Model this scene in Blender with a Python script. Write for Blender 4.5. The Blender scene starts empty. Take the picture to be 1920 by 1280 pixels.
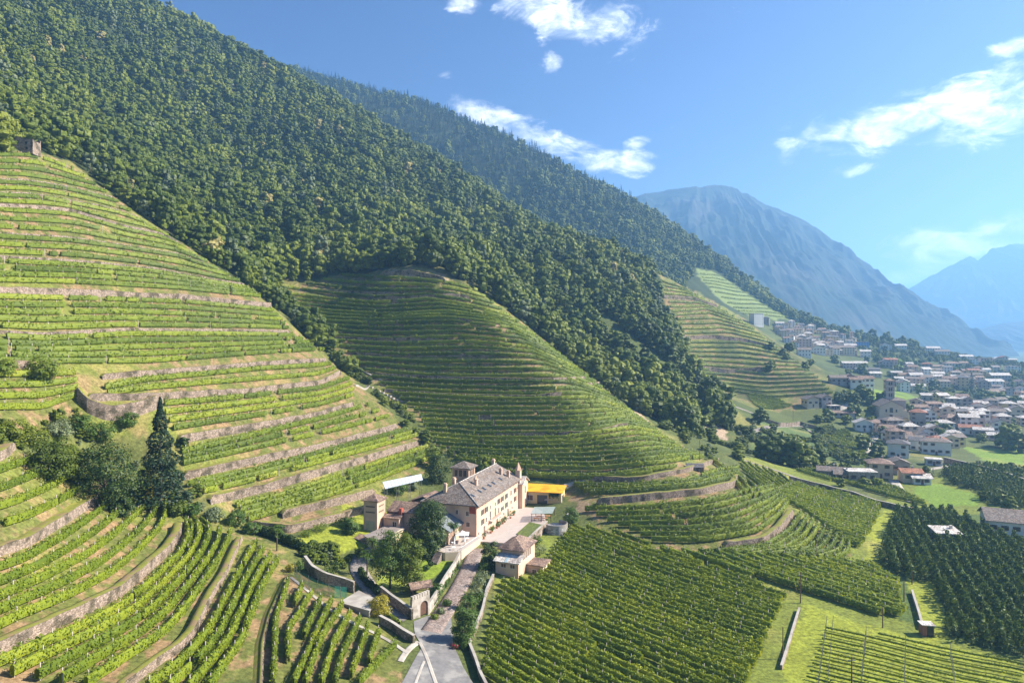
import bpy, math, random
import numpy as np
from mathutils import Vector, Matrix
# ------------------------------------------------------------------ camera, sky, sun, exposure
S = bpy.context.scene
F = 1280.0; HY = 625.0                      # focal length and horizon row in photograph pixels (1920 wide)
cd = bpy.data.cameras.new("camera"); cam = bpy.data.objects.new("camera", cd); S.collection.objects.link(cam)
cam.location = (0, 0, 0); cam.rotation_euler = (math.radians(90), 0, 0)
cd.sensor_width = 36; cd.lens = 24; cd.shift_y = (HY - 640) / 1920
cd.clip_start = 1; cd.clip_end = 60000
S.camera = cam
SUN_AZ = math.radians(84); SUN_EL = math.radians(37)     # azimuth measured from +Y towards +X
sd = Vector((math.sin(SUN_AZ) * math.cos(SUN_EL), math.cos(SUN_AZ) * math.cos(SUN_EL), math.sin(SUN_EL)))
sl = bpy.data.lights.new("sun", 'SUN'); sun = bpy.data.objects.new("sun", sl); S.collection.objects.link(sun)
sun.rotation_euler = sd.to_track_quat('Z', 'Y').to_euler(); sl.energy = 5.0; sl.angle = math.radians(0.5); sl.color = (1, 0.91, 0.76)
sun.location = (0, 0, 3000)
w = bpy.data.worlds.new("World"); S.world = w; w.use_nodes = True
def build_world():
    nt = w.node_tree; nt.nodes.clear(); N = nt.nodes.new; L = nt.links.new
    sky = N('ShaderNodeTexSky'); sky.sky_type = 'NISHITA'; sky.sun_disc = False
    sky.sun_elevation = SUN_EL; sky.sun_rotation = SUN_AZ; sky.air_density = 1.0; sky.dust_density = 0.9; sky.ozone_density = 3.0; sky.altitude = 500
    tc = N('ShaderNodeTexCoord')
    def math_(op, a, b=None, c=None, clamp=False):
        m = N('ShaderNodeMath'); m.operation = op; m.use_clamp = clamp
        for i, v in enumerate((a, b, c)):
            if v is None: continue
            if isinstance(v, (int, float)): m.inputs[i].default_value = v
            else: L(v, m.inputs[i])
        return m.outputs[0]
    sep = N('ShaderNodeSeparateXYZ'); L(tc.outputs['Generated'], sep.inputs[0])
    az = math_('ARCTAN2', sep.outputs[0], sep.outputs[1])            # azimuth from +Y
    hl = math_('SQRT', math_('ADD', math_('MULTIPLY', sep.outputs[0], sep.outputs[0]), math_('MULTIPLY', sep.outputs[1], sep.outputs[1])))
    el = math_('ARCTAN2', sep.outputs[2], hl)
    comb = N('ShaderNodeCombineXYZ'); L(az, comb.inputs[0]); L(el, comb.inputs[1])
    def noise(scale, detail, rough, off=0, sy=2.2, dist=0.0):
        mp = N('ShaderNodeMapping'); mp.inputs['Scale'].default_value = (1, sy, 1); mp.inputs['Location'].default_value = (off, off, off)
        L(comb.outputs[0], mp.inputs[0]); n = N('ShaderNodeTexNoise'); n.inputs['Scale'].default_value = scale; n.inputs['Detail'].default_value = detail
        n.inputs['Roughness'].default_value = rough; n.inputs['Distortion'].default_value = dist; L(mp.outputs[0], n.inputs['Vector']); return n.outputs[0]
    n1 = noise(15, 12, 0.66, 3.1, 1.9, 0.6)
    total = None
    for (px, py, sx, sy_, ang, amp) in CLOUDS:
        r = (px - 960) / F; t = (HY - py) / F
        a0 = math.atan(r); e0 = math.atan(t / math.sqrt(1 + r * r)); ca, sa = math.cos(ang), math.sin(ang)
        da = math_('SUBTRACT', az, a0); de = math_('SUBTRACT', el, e0)
        u = math_('ADD', math_('MULTIPLY', da, ca), math_('MULTIPLY', de, sa)); v = math_('SUBTRACT', math_('MULTIPLY', de, ca), math_('MULTIPLY', da, sa))
        u = math_('MULTIPLY', u, F / sx); v = math_('MULTIPLY', v, F / sy_)
        d = math_('ADD', math_('MULTIPLY', u, u), math_('MULTIPLY', v, v))
        g = math_('MULTIPLY', math_('SUBTRACT', 1, d), amp, clamp=False); g = math_('MAXIMUM', g, -1.2)
        total = g if total is None else math_('MAXIMUM', total, g)
    dens = math_('ADD', math_('MULTIPLY', total, 0.34), math_('MULTIPLY', math_('SUBTRACT', n1, 0.5), 2.1))
    mask = N('ShaderNodeMapRange'); mask.interpolation_type = 'SMOOTHSTEP'; mask.inputs[1].default_value = -0.08; mask.inputs[2].default_value = 0.50; L(dens, mask.inputs[0])
    n2 = noise(18, 6, 0.6, 7.7, 2.0, 0.3)
    sh = N('ShaderNodeMapRange'); sh.inputs[1].default_value = 0.38; sh.inputs[2].default_value = 0.62; L(n2, sh.inputs[0])
    ccol = N('ShaderNodeMix'); ccol.data_type = 'RGBA'; L(sh.outputs[0], ccol.inputs[0])
    ccol.inputs[6].default_value = (4.2, 5.0, 6.6, 1); ccol.inputs[7].default_value = (15, 15, 15, 1)
    hs = N('ShaderNodeHueSaturation'); hs.inputs['Saturation'].default_value = 1.2; hs.inputs['Hue'].default_value = .515; L(sky.outputs[0], hs.inputs['Color'])
    mx = N('ShaderNodeMix'); mx.data_type = 'RGBA'; L(mask.outputs[0], mx.inputs[0]); L(hs.outputs[0], mx.inputs[6]); L(ccol.outputs[2], mx.inputs[7])
    bg = N('ShaderNodeBackground'); bg.inputs[1].default_value = 0.05; L(mx.outputs[2], bg.inputs[0])
    out = N('ShaderNodeOutputWorld'); L(bg.outputs[0], out.inputs[0])
# clouds: image-plane equivalents of a direction (turned into azimuth and elevation), half sizes, tilt, strength
CLOUDS = [(1030, 15, 95, 45, -0.25, 1.0), (1120, 52, 95, 42, -0.15, 1.1), (1036, 120, 22, 18, 0.5, .8), (835, 140, 16, 10, 0.2, .6), (930, 222, 110, 24, -0.25, 1.2), (1040, 262, 90, 26, -0.3, 1.2),
          (1150, 300, 100, 24, -0.15, 1.0), (1190, 268, 30, 12, .3, .7), (1262, 248, 18, 12, 0, .8), (1560, 248, 85, 26, .2, 1.1), (1700, 222, 170, 44, .12, 1.3), (1850, 200, 130, 52, .15, 1.4),
          (1480, 270, 22, 34, .2, .8), (1590, 320, 38, 11, 0, .8), (1800, 455, 140, 40, .15, .95), (1890, 440, 60, 32, .1, 1.0), (1720, 515, 90, 18, .15, .9), (1800, 165, 50, 10, .1, .7), (1895, 90, 30, 12, .1, .7), (870, 12, 30, 14, 0, .7), (1690, 482, 40, 12, 0, .7)]
build_world()
S.view_settings.view_transform = 'Standard'; S.view_settings.look = 'None'; S.view_settings.gamma = 1
S.view_settings.exposure = 1.5
S.render.engine = 'CYCLES'; S.cycles.use_denoising = True
S.cycles.max_bounces = 6; S.cycles.transparent_max_bounces = 8; S.cycles.volume_bounces = 1; S.cycles.diffuse_bounces = 3
random.seed(7); RNG = np.random.default_rng(11)
# ------------------------------------------------------------------ helpers
COL = S.collection
MATS = {}
def tag(o, label=None, cat=None, group=None, kind=None):
    if label: o['label'] = label
    if cat: o['category'] = cat
    if group: o['group'] = group
    if kind: o['kind'] = kind
    return o
def empty(name, loc=(0, 0, 0), rz=0, parent=None):
    o = bpy.data.objects.new(name, None); COL.objects.link(o); o.location = loc; o.rotation_euler = (0, 0, rz); o.empty_display_size = 1
    if parent: o.parent = parent
    return o
def mk(name, V, Fc, mats, parent=None, smooth=False, midx=None, nper=None, link=True, attr=None):
    """mesh from numpy verts and faces (array of equal-size faces, or a list of faces)"""
    me = bpy.data.meshes.new(name); V = np.asarray(V, dtype=np.float32).reshape(-1, 3)
    if isinstance(Fc, np.ndarray):
        n, k = Fc.shape
        me.vertices.add(len(V)); me.vertices.foreach_set('co', V.ravel()); me.loops.add(n * k); me.loops.foreach_set('vertex_index', Fc.astype(np.int32).ravel())
        me.polygons.add(n); me.polygons.foreach_set('loop_start', np.arange(0, n * k, k, dtype=np.int32)); me.update(calc_edges=True)
    else:
        me.from_pydata(V.tolist(), [], Fc); me.update()
    if smooth: me.polygons.foreach_set('use_smooth', np.ones(len(me.polygons), dtype=bool))
    for m in (mats if isinstance(mats, (list, tuple)) else [mats]): me.materials.append(m)
    if midx is not None: me.polygons.foreach_set('material_index', np.asarray(midx, dtype=np.int32))
    if attr is not None:
        ca = me.color_attributes.new('land', 'FLOAT_COLOR', 'POINT'); ca.data.foreach_set('color', attr.astype(np.float32).ravel())
    o = bpy.data.objects.new(name, me)
    if link: COL.objects.link(o)
    if parent: o.parent = parent
    return o
class MB:
    """collects boxes, prisms, tubes; build() links them as one mesh"""
    def __init__(s): s.v = []; s.f = []; s.m = []
    def add(s, vs, fs, mi=0):
        b = len(s.v); s.v += [tuple(v) for v in vs]; s.f += [tuple(i + b for i in f) for f in fs]; s.m += [mi] * len(fs); return s
    def box(s, x0, y0, z0, x1, y1, z1, mi=0, M=None):
        vs = [(x, y, z) for z in (z0, z1) for x, y in ((x0, y0), (x1, y0), (x1, y1), (x0, y1))]
        if M is not None: vs = [tuple(M @ Vector(v)) for v in vs]
        return s.add(vs, [(0, 3, 2, 1), (4, 5, 6, 7), (0, 1, 5, 4), (1, 2, 6, 5), (2, 3, 7, 6), (3, 0, 4, 7)], mi)
    def cyl(s, x, y, z0, z1, r, n=8, mi=0, r2=None):
        r2 = r if r2 is None else r2
        vs = [(x + r * math.cos(i * 2 * math.pi / n), y + r * math.sin(i * 2 * math.pi / n), z0) for i in range(n)] + [(x + r2 * math.cos(i * 2 * math.pi / n), y + r2 * math.sin(i * 2 * math.pi / n), z1) for i in range(n)]
        return s.add(vs, [(i, (i + 1) % n, n + (i + 1) % n, n + i) for i in range(n)] + [tuple(range(n - 1, -1, -1)), tuple(range(n, 2 * n))], mi)
    def tube(s, pts, rad, n=6, mi=0):
        rings = []
        for i, p in enumerate(pts):
            p = Vector(p); a = Vector(pts[max(0, i - 1)]); b = Vector(pts[min(len(pts) - 1, i + 1)]); d = (b - a).normalized()
            u = d.cross(Vector((0, 0, 1)) if abs(d.z) < .95 else Vector((1, 0, 0))).normalized(); v = d.cross(u)
            r = rad[i] if isinstance(rad, (list, tuple)) else rad
            rings.append([p + (u * math.cos(k * 2 * math.pi / n) + v * math.sin(k * 2 * math.pi / n)) * r for k in range(n)])
        vs = [q for r_ in rings for q in r_]; m = len(rings)
        fs = [(i * n + k, i * n + (k + 1) % n, (i + 1) * n + (k + 1) % n, (i + 1) * n + k) for i in range(m - 1) for k in range(n)] + [tuple(range(n)), tuple((m - 1) * n + k for k in range(n - 1, -1, -1))]
        return s.add(vs, fs, mi)
    def prism(s, poly, z0, z1, mi=0):
        n = len(poly); vs = [(x, y, z0) for x, y in poly] + [(x, y, z1) for x, y in poly]
        return s.add(vs, [(i, (i + 1) % n, n + (i + 1) % n, n + i) for i in range(n)] + [tuple(range(n - 1, -1, -1)), tuple(range(n, 2 * n))], mi)
    def build(s, name, mat, parent=None, smooth=False): return mk(name, s.v, s.f, mat, parent, smooth, s.m)
# ------------------------------------------------------------------ materials
def node_mat(name):
    m = bpy.data.materials.new(name); m.use_nodes = True; nt = m.node_tree; b = nt.nodes['Principled BSDF']; b.inputs['Specular IOR Level'].default_value = 0.2; MATS[name] = m
    return m, nt, b
def surf(name, c1, c2, scale=1.0, rough=0.85, bump=0.0, detail=6, c3=None, scale2=None, spec=.2, metal=0, vor=None, stretch=(1, 1, 1)):
    """two-tone noise surface in world metres, optional third tone in patches, optional stone pattern"""
    m, nt, b = node_mat(name); N = nt.nodes.new; L = nt.links.new
    b.inputs['Roughness'].default_value = rough; b.inputs['Specular IOR Level'].default_value = spec; b.inputs['Metallic'].default_value = metal
    g = N('ShaderNodeNewGeometry'); mp = N('ShaderNodeMapping'); mp.inputs['Scale'].default_value = stretch; L(g.outputs['Position'], mp.inputs[0])
    n = N('ShaderNodeTexNoise'); n.inputs['Scale'].default_value = scale; n.inputs['Detail'].default_value = detail; n.inputs['Roughness'].default_value = .65; L(mp.outputs[0], n.inputs['Vector'])
    r = N('ShaderNodeMapRange'); r.inputs[1].default_value = .33; r.inputs[2].default_value = .67; L(n.outputs[0], r.inputs[0])
    mx = N('ShaderNodeMix'); mx.data_type = 'RGBA'; mx.inputs[6].default_value = (*c1, 1); mx.inputs[7].default_value = (*c2, 1); L(r.outputs[0], mx.inputs[0]); col = mx.outputs[2]
    hgt = n.outputs[0]
    if c3:
        n2 = N('ShaderNodeTexNoise'); n2.inputs['Scale'].default_value = scale2 or scale * .2; n2.inputs['Detail'].default_value = 5; L(g.outputs['Position'], n2.inputs['Vector'])
        r2 = N('ShaderNodeMapRange'); r2.inputs[1].default_value = .5; r2.inputs[2].default_value = .62; L(n2.outputs[0], r2.inputs[0])
        m2 = N('ShaderNodeMix'); m2.data_type = 'RGBA'; L(r2.outputs[0], m2.inputs[0]); L(col, m2.inputs[6]); m2.inputs[7].default_value = (*c3, 1); col = m2.outputs[2]
    if vor:
        v = N('ShaderNodeTexVoronoi'); v.feature = 'F1'; v.inputs['Scale'].default_value = vor; mp2 = N('ShaderNodeMapping'); mp2.inputs['Scale'].default_value = (1, 1, 1.9); L(g.outputs['Position'], mp2.inputs[0]); L(mp2.outputs[0], v.inputs['Vector'])
        ve = N('ShaderNodeTexVoronoi'); ve.feature = 'DISTANCE_TO_EDGE'; ve.inputs['Scale'].default_value = vor; L(mp2.outputs[0], ve.inputs['Vector'])
        sp = N('ShaderNodeSeparateColor'); L(v.outputs['Color'], sp.inputs[0]); mr = N('ShaderNodeMapRange'); mr.inputs[3].default_value = .62; mr.inputs[4].default_value = 1.35; L(sp.outputs[0], mr.inputs[0])
        ed = N('ShaderNodeMapRange'); ed.inputs[1].default_value = 0; ed.inputs[2].default_value = .09; ed.inputs[3].default_value = .35; ed.inputs[4].default_value = 1; L(ve.outputs['Distance'], ed.inputs[0])
        mm = N('ShaderNodeMath'); mm.operation = 'MULTIPLY'; L(mr.outputs[0], mm.inputs[0]); L(ed.outputs[0], mm.inputs[1])
        vm = N('ShaderNodeVectorMath'); vm.operation = 'SCALE'; L(col, vm.inputs[0]); L(mm.outputs[0], vm.inputs['Scale']); col = vm.outputs[0]; hgt = ve.outputs['Distance']
    L(col, b.inputs['Base Color'])
    if bump:
        bp = N('ShaderNodeBump'); bp.inputs['Strength'].default_value = bump; bp.inputs['Distance'].default_value = .15; L(hgt, bp.inputs['Height']); L(bp.outputs[0], b.inputs['Normal'])
    return m
def leafy(name, ramp, isl=0.5, trans=.25, nscale=0.15, rnd=0.0):
    """foliage: colour from a ramp, driven by a mix of per-leaf random, per-plant random and world noise"""
    m, nt, b = node_mat(name); N = nt.nodes.new; L = nt.links.new
    g = N('ShaderNodeNewGeometry'); oi = N('ShaderNodeObjectInfo'); n = N('ShaderNodeTexNoise'); n.inputs['Scale'].default_value = nscale; n.inputs['Detail'].default_value = 4; L(g.outputs['Position'], n.inputs['Vector'])
    def mul(a, k):
        q = N('ShaderNodeMath'); q.operation = 'MULTIPLY'; L(a, q.inputs[0]); q.inputs[1].default_value = k; return q.outputs[0]
    def add(a, c):
        q = N('ShaderNodeMath'); q.operation = 'ADD'; L(a, q.inputs[0]); L(c, q.inputs[1]); return q.outputs[0]
    nm = N('ShaderNodeMapRange'); nm.inputs[1].default_value = .3; nm.inputs[2].default_value = .7; L(n.outputs[0], nm.inputs[0])
    k = add(add(mul(g.outputs['Random Per Island'], isl), mul(oi.outputs['Random'], rnd)), mul(nm.outputs[0], max(0, 1 - isl - rnd)))
    cr = N('ShaderNodeValToRGB'); e = cr.color_ramp.elements
    for i, (p, c) in enumerate(ramp):
        if i < 2: e[i].position = p; e[i].color = (*c, 1)
        else: q = e.new(p); q.color = (*c, 1)
    L(k, cr.inputs[0]); L(cr.outputs[0], b.inputs['Base Color']); b.inputs['Roughness'].default_value = .55; b.inputs['Specular IOR Level'].default_value = .25
    tr = N('ShaderNodeBsdfTranslucent'); hs = N('ShaderNodeHueSaturation'); hs.inputs['Hue'].default_value = .48; hs.inputs['Value'].default_value = 1.5; L(cr.outputs[0], hs.inputs['Color']); L(hs.outputs[0], tr.inputs[0])
    ms = N('ShaderNodeMixShader'); ms.inputs[0].default_value = trans; L(b.outputs[0], ms.inputs[1]); L(tr.outputs[0], ms.inputs[2]); L(ms.outputs[0], nt.nodes['Material Output'].inputs[0])
    return m
def plain(name, c, rough=.6, metal=0, spec=.3, var=.15, scale=1.5):
    return surf(name, tuple(v * (1 - var) for v in c), tuple(min(1, v * (1 + var)) for v in c), scale, rough, 0, 4, spec=spec, metal=metal)
# ------------------------------------------------------------------ terrain: control points -> smooth surface
CP = []
def cD(px, py, D): CP.append(((px - 960) / F * D, D, (HY - py) / F * D))
def cZ(px, py, z): D = z / ((HY - py) / F); cD(px, py, D)
def cB(px, py, off=0):
    r = (px - 960) / F; t = (HY - py) / F; bc = -.934 * r + .357; D = (141.6 - off) / (.7 * bc - t); cD(px, py, D)
def cW(x, y, z): CP.append((x, y, z))
# hill B: terraced slope at the left, contours running into the valley
for p in [(50, 285), (300, 430), (450, 530), (540, 600), (640, 700), (720, 765), (790, 832), (0, 350), (150, 380), (0, 440), (250, 460), (100, 540), (380, 560), (0, 625), (250, 625), (480, 640), (150, 700), (350, 740), (550, 760), (300, 800), (500, 850), (650, 820), (380, 900), (560, 900), (680, 870), (0, 700)]: cB(*p)
U = (.357, .934)
def cAB(a, b, z): cW(a * U[0] - b * U[1], a * U[1] + b * U[0], z)
for a, b, z in [(292, 237, 10), (292, 275, 36), (300, 325, 72)]: cAB(a, b, z)
# behind the villa
for p in [(440, 975, 190), (560, 960, 202), (700, 905, 232), (600, 985, 193), (640, 1010, 184), (560, 1030, 172)]: cD(*p)
# foreground spur A
for p in [(0, 1227, 100), (42, 1207, 104), (137, 1165, 115), (225, 1120, 130), (275, 1078, 143), (335, 1020, 163), (0, 1042, 125), (50, 1027, 130), (112, 990, 145), (157, 960, 158), (195, 935, 168), (0, 900, 143), (0, 840, 152), (0, 785, 163), (250, 1280, 101), (337, 1222, 110), (400, 1120, 133), (455, 1012, 172), (492, 1280, 105), (507, 1160, 131), (540, 1085, 152), (0, 1280, 93), (600, 1280, 112), (640, 1180, 131), (740, 1240, 124), (420, 985, 180), (230, 930, 179), (350, 940, 186), (140, 1280, 97), (100, 880, 160)]: cD(*p)
cW(-90, 60, -36); cW(-120, 60, -20); cW(-50, 60, -50); cW(-10, 60, -60); cW(40, 60, -63); cW(110, 60, -64); cW(-160, 100, 5); cW(-260, 180, 100); cW(-420, 300, 200)
# road, court and flat fields
for p in [(830, 1280, -61), (880, 1240, -61), (790, 1165, -60.5), (880, 1090, -59.8), (690, 1110, -60), (640, 1060, -59.5), (760, 1060, -59.2), (930, 1010, -58.3), (1000, 950, -58), (1060, 930, -57.5), (940, 1140, -62), (1000, 1060, -61), (1100, 1280, -63), (1450, 1280, -63.5), (1900, 1280, -64), (1480, 1130, -63.5), (1300, 1060, -62), (1110, 1000, -60), (1640, 1060, -63.5), (1900, 1100, -64.5), (1700, 960, -64.5), (1900, 900, -65), (1540, 930, -63), (1450, 868, -60.5), (1600, 900, -64), (1420, 830, -58), (1672, 792, -62), (1900, 800, -66), (1560, 790, -59), (1480, 800, -58), (1350, 830, -56.5), (1780, 870, -65)]: cZ(*p)
# hill C: spur that points at the camera's right
for p in [(820, 520, 381), (720, 517, 392), (900, 540, 396), (1000, 620, 396), (1100, 700, 374), (1190, 770, 340), (1280, 840, 296), (1400, 905, 252), (1500, 968, 220), (940, 640, 338), (1010, 700, 318), (1080, 760, 294), (1600, 1045, 190), (520, 530, 400), (560, 620, 368), (650, 700, 345), (740, 760, 322), (850, 865, 272), (740, 600, 364), (950, 700, 320), (930, 620, 349), (850, 560, 370), (780, 700, 334), (850, 780, 300), (960, 800, 285), (1000, 880, 252), (1060, 895, 243), (1120, 946, 217), (1320, 925, 226), (1200, 860, 249), (1100, 800, 277), (1250, 985, 205), (1420, 1000, 201), (1160, 985, 207), (1520, 1040, 192), (910, 860, 267)]: cD(*p)
# beyond hill C: ravine and wooded spur E
for p in [(1000, 585, 450), (1100, 660, 425), (1200, 745, 390), (1300, 815, 330), (1380, 850, 300), (960, 480, 540), (1100, 600, 460), (1150, 640, 440), (1200, 700, 410), (1260, 755, 385), (1340, 800, 370), (1050, 440, 650), (1180, 520, 560), (1235, 600, 505), (1262, 660, 470)]: cD(*p)
# spur D vineyards
for p in [(1180, 490, 645), (1270, 530, 640), (1400, 605, 640), (1500, 672, 600), (1575, 730, 510), (1250, 600, 575), (1300, 680, 540), (1350, 735, 505), (1290, 590, 595), (1450, 750, 500), (1400, 680, 560), (1220, 520, 620)]: cD(*p)
# wooded mountain side
for p in [(900, 470, 480), (700, 490, 435), (500, 490, 425), (600, 400, 540), (300, 400, 385), (100, 250, 400), (0, 200, 400), (0, 0, 580), (200, 100, 640), (330, 34, 820), (540, 150, 920), (700, 255, 930), (850, 340, 900), (1000, 424, 820), (1100, 488, 720), (400, 250, 640), (600, 300, 670), (750, 400, 610), (900, 420, 640), (200, 300, 460), (450, 155, 760)]: cD(*p)
# second mountain
for p in [(580, 148, 1700), (660, 162, 1650), (850, 221, 1600), (1000, 289, 1500), (1200, 384, 1350), (1300, 459, 1280), (1400, 530, 1230), (1490, 602, 1180), (850, 290, 1300), (1000, 380, 1180), (1150, 460, 1080), (1250, 510, 1000), (1350, 570, 930), (1440, 606, 980)]: cD(*p)
cW(-250, 1060, 190); cW(-120, 1050, 150); cW(0, 1000, 100); cW(110, 900, 50); cW(-500, 1100, 330)
cW(-900, 2000, 500); cW(-300, 2000, 250); cW(100, 1700, 60); cW(300, 1600, -20); cW(560, 1400, -60); cW(900, 2000, -90); cW(-1300, 1200, 800); cW(-900, 700, 650); cW(-500, 400, 290)
# fan with the village, valley floor
for p in [(1600, 720, 620), (1900, 740, 700), (1500, 680, 720), (1700, 690, 800), (1450, 622, 960), (1600, 640, 1000), (1750, 660, 1000), (1910, 685, 1000), (1900, 770, 580), (1700, 740, 600)]: cD(*p)
cW(1300, 1000, -60); cW(1000, 500, -70); cW(500, 100, -66); cW(1400, 1500, -88); cW(800, 1350, -75); cW(700, 250, -70)
CP = np.array(CP)
SC = 300.0
def solve_rbf(P):
    X = P[:, :2] / SC; d = np.sqrt(((X[:, None] - X[None]) ** 2).sum(-1)); K = d ** 1.6 * -1
    K += np.eye(len(X)) * 0.0006 * (1 + (P[:, 1] / 300) ** 1.5)[:, None]
    n = len(X); A = np.zeros((n + 3, n + 3)); A[:n, :n] = K; A[:n, n] = A[n, :n] = 1; A[:n, n + 1:] = X; A[n + 1:, :n] = X.T
    return np.linalg.solve(A, np.concatenate([P[:, 2], [0, 0, 0]])), X
WT, XC = solve_rbf(CP)
def vnoise(x, y, seed=0):
    """value noise, smooth, -1..1"""
    xi = np.floor(x).astype(np.int64); yi = np.floor(y).astype(np.int64); fx = x - xi; fy = y - yi; fx = fx * fx * (3 - 2 * fx); fy = fy * fy * (3 - 2 * fy)
    def h(a, b):
        n = (a * 374761393 + b * 668265263 + seed * 974711) & 0x7fffffff; n = ((n ^ (n >> 13)) * 1274126177) & 0x7fffffff; n ^= n >> 16
        return (n & 0xffff) / 32767.5 - 1
    return (h(xi, yi) * (1 - fx) + h(xi + 1, yi) * fx) * (1 - fy) + (h(xi, yi + 1) * (1 - fx) + h(xi + 1, yi + 1) * fx) * fy
def fbm(x, y, o=5, seed=0):
    s = 0; a = 1; t = 0
    for i in range(o): s = s + a * vnoise(x * 2 ** i, y * 2 ** i, seed + i); t += a; a *= .5
    return s / t
def sstep(a, b, x): t = np.clip((x - a) / (b - a), 0, 1); return t * t * (3 - 2 * t)
def height_raw(x, y):
    sh = x.shape; x = x.ravel(); y = y.ravel(); out = np.empty(len(x))
    for i in range(0, len(x), 40000):
        q = np.stack([x[i:i + 40000], y[i:i + 40000]], 1) / SC; d2 = ((q[:, None] - XC[None]) ** 2).sum(-1)
        out[i:i + 40000] = -(d2 ** 0.8) @ WT[:-3] + WT[-3] + q @ WT[-2:]
    out = out.reshape(sh); x = x.reshape(sh); y = y.reshape(sh)
    far = sstep(2000, 3000, np.hypot(x, y)); out = out * (1 - far) - 92 * far
    wild = sstep(5, 60, out) * sstep(380, 520, y) * (1 - far)
    out = out + wild * (fbm(x / 160, y / 160, 5, 3) * 14) * (1 - .25 * sstep(900, 1200, y)) - wild * 5 - wild * 16 * sstep(1150, 1500, y) + 0.35 * fbm(x / 14, y / 14, 3, 9)
    return np.clip(out, -93, 800)
# polar grid: fine near the camera, coarser with distance
NR, ND = 760, 860
RR = np.linspace(-1.25, 1.25, NR); DD = 50 * (16000 / 50) ** (np.linspace(0, 1, ND) ** 1.12)
GX = RR[None, :] * DD[:, None]; GY = np.repeat(DD[:, None], NR, 1); GZ = height_raw(GX, GY)
def H(x, y):
    x = np.asarray(x, float); y = np.asarray(y, float); r = np.clip((x / y - RR[0]) / (RR[1] - RR[0]), 0, NR - 1.001); u = np.clip((np.log(np.clip(y, 50.01, 15999) / 50) / math.log(320)), 0, 1) ** (1 / 1.12) * (ND - 1); u = np.clip(u, 0, ND - 1.001)
    i = r.astype(int); j = u.astype(int); fr = r - i; fu = u - j
    return (GZ[j, i] * (1 - fr) + GZ[j, i + 1] * fr) * (1 - fu) + (GZ[j + 1, i] * (1 - fr) + GZ[j + 1, i + 1] * fr) * fu
TT = GZ / GY                                  # tangent of elevation, per column
HOR = np.maximum.accumulate(TT, 0)
def hit(px, py):
    """where the sight line through a photograph point meets the ground"""
    px = np.atleast_1d(np.asarray(px, float)); py = np.atleast_1d(np.asarray(py, float)); r = (px - 960) / F; t = (HY - py) / F
    ri = np.clip((r - RR[0]) / (RR[1] - RR[0]), 0, NR - 1.001); i = ri.astype(int); f = ri - i; out = np.zeros((len(px), 3))
    for k in range(len(px)):
        col = TT[:, i[k]] * (1 - f[k]) + TT[:, i[k] + 1] * f[k]; a = np.nonzero(col >= t[k])[0]; j = a[0] if len(a) else ND - 1
        if j == 0: D = DD[0]
        else: s = (t[k] - col[j - 1]) / (col[j] - col[j - 1] + 1e-12); D = DD[j - 1] + np.clip(s, 0, 1) * (DD[j] - DD[j - 1])
        out[k] = (r[k] * D, D, t[k] * D)
    return out
def hits(pts): p = np.array(pts, float); return hit(p[:, 0], p[:, 1])
def inpoly(x, y, poly):
    c = np.zeros(x.shape, bool); n = len(poly); j = n - 1
    for i in range(n):
        xi, yi = poly[i]; xj, yj = poly[j]
        c ^= ((yi > y) != (yj > y)) & (x < (xj - xi) * (y - yi) / (yj - yi + 1e-12) + xi); j = i
    return c
def gpoly(pts): return [tuple(q[:2]) for q in hits(pts)]
# ------------------------------------------------------------------ land cover on the ground sheet
LAND = np.zeros((ND, NR, 4)); LAND[..., 3] = 1
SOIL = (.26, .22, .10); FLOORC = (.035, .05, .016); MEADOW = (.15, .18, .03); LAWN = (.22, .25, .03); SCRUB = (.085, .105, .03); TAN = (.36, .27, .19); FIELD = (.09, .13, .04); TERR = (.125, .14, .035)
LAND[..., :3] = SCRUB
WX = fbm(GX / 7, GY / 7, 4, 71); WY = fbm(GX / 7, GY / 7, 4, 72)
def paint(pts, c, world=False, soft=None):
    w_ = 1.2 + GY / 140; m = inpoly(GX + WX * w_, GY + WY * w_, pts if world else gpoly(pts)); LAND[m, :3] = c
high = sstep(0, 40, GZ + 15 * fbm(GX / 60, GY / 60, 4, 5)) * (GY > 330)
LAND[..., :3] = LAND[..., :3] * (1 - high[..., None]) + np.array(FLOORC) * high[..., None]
P_FLAT = [(900, 1290), (925, 1090), (1010, 1000), (1240, 1040), (1600, 1045), (1640, 955), (1700, 900), (1925, 870), (1925, 1290)]
paint(P_FLAT, MEADOW)
P_B = [(-40, 300), (50, 282), (130, 300), (300, 430), (450, 530), (540, 600), (640, 690), (720, 765), (800, 830), (830, 860), (700, 940), (560, 1000), (420, 985), (390, 940), (330, 820), (160, 800), (-40, 800)]
P_C = [(530, 530), (640, 512), (870, 535), (900, 545), (1000, 620), (1100, 700), (1190, 770), (1280, 835), (1400, 905), (1500, 965), (1605, 1045), (1250, 1035), (1130, 1000), (1060, 940), (1050, 905), (860, 870), (790, 800), (680, 705), (560, 610)]
P_A = [(-40, 850), (60, 850), (200, 930), (340, 970), (500, 1010), (600, 1080), (740, 1190), (760, 1290), (-40, 1290)]
P_D = [(1225, 510), (1300, 545), (1400, 600), (1500, 668), (1570, 730), (1560, 760), (1420, 765), (1345, 745), (1290, 670), (1265, 620), (1240, 560)]
P_D2 = [(1300, 505), (1340, 510), (1490, 600), (1420, 600), (1360, 570)]
for p in (P_B, P_C, P_D): paint(p, TERR)
paint(P_A, TERR); paint(P_D2, (.16, .2, .06))
paint([(1380, 860), (1450, 850), (1640, 940), (1660, 985), (1610, 1045), (1500, 965)], MEADOW)
paint([(1420, 790), (1540, 800), (1640, 870), (1560, 880), (1400, 850)], FIELD)
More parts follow.
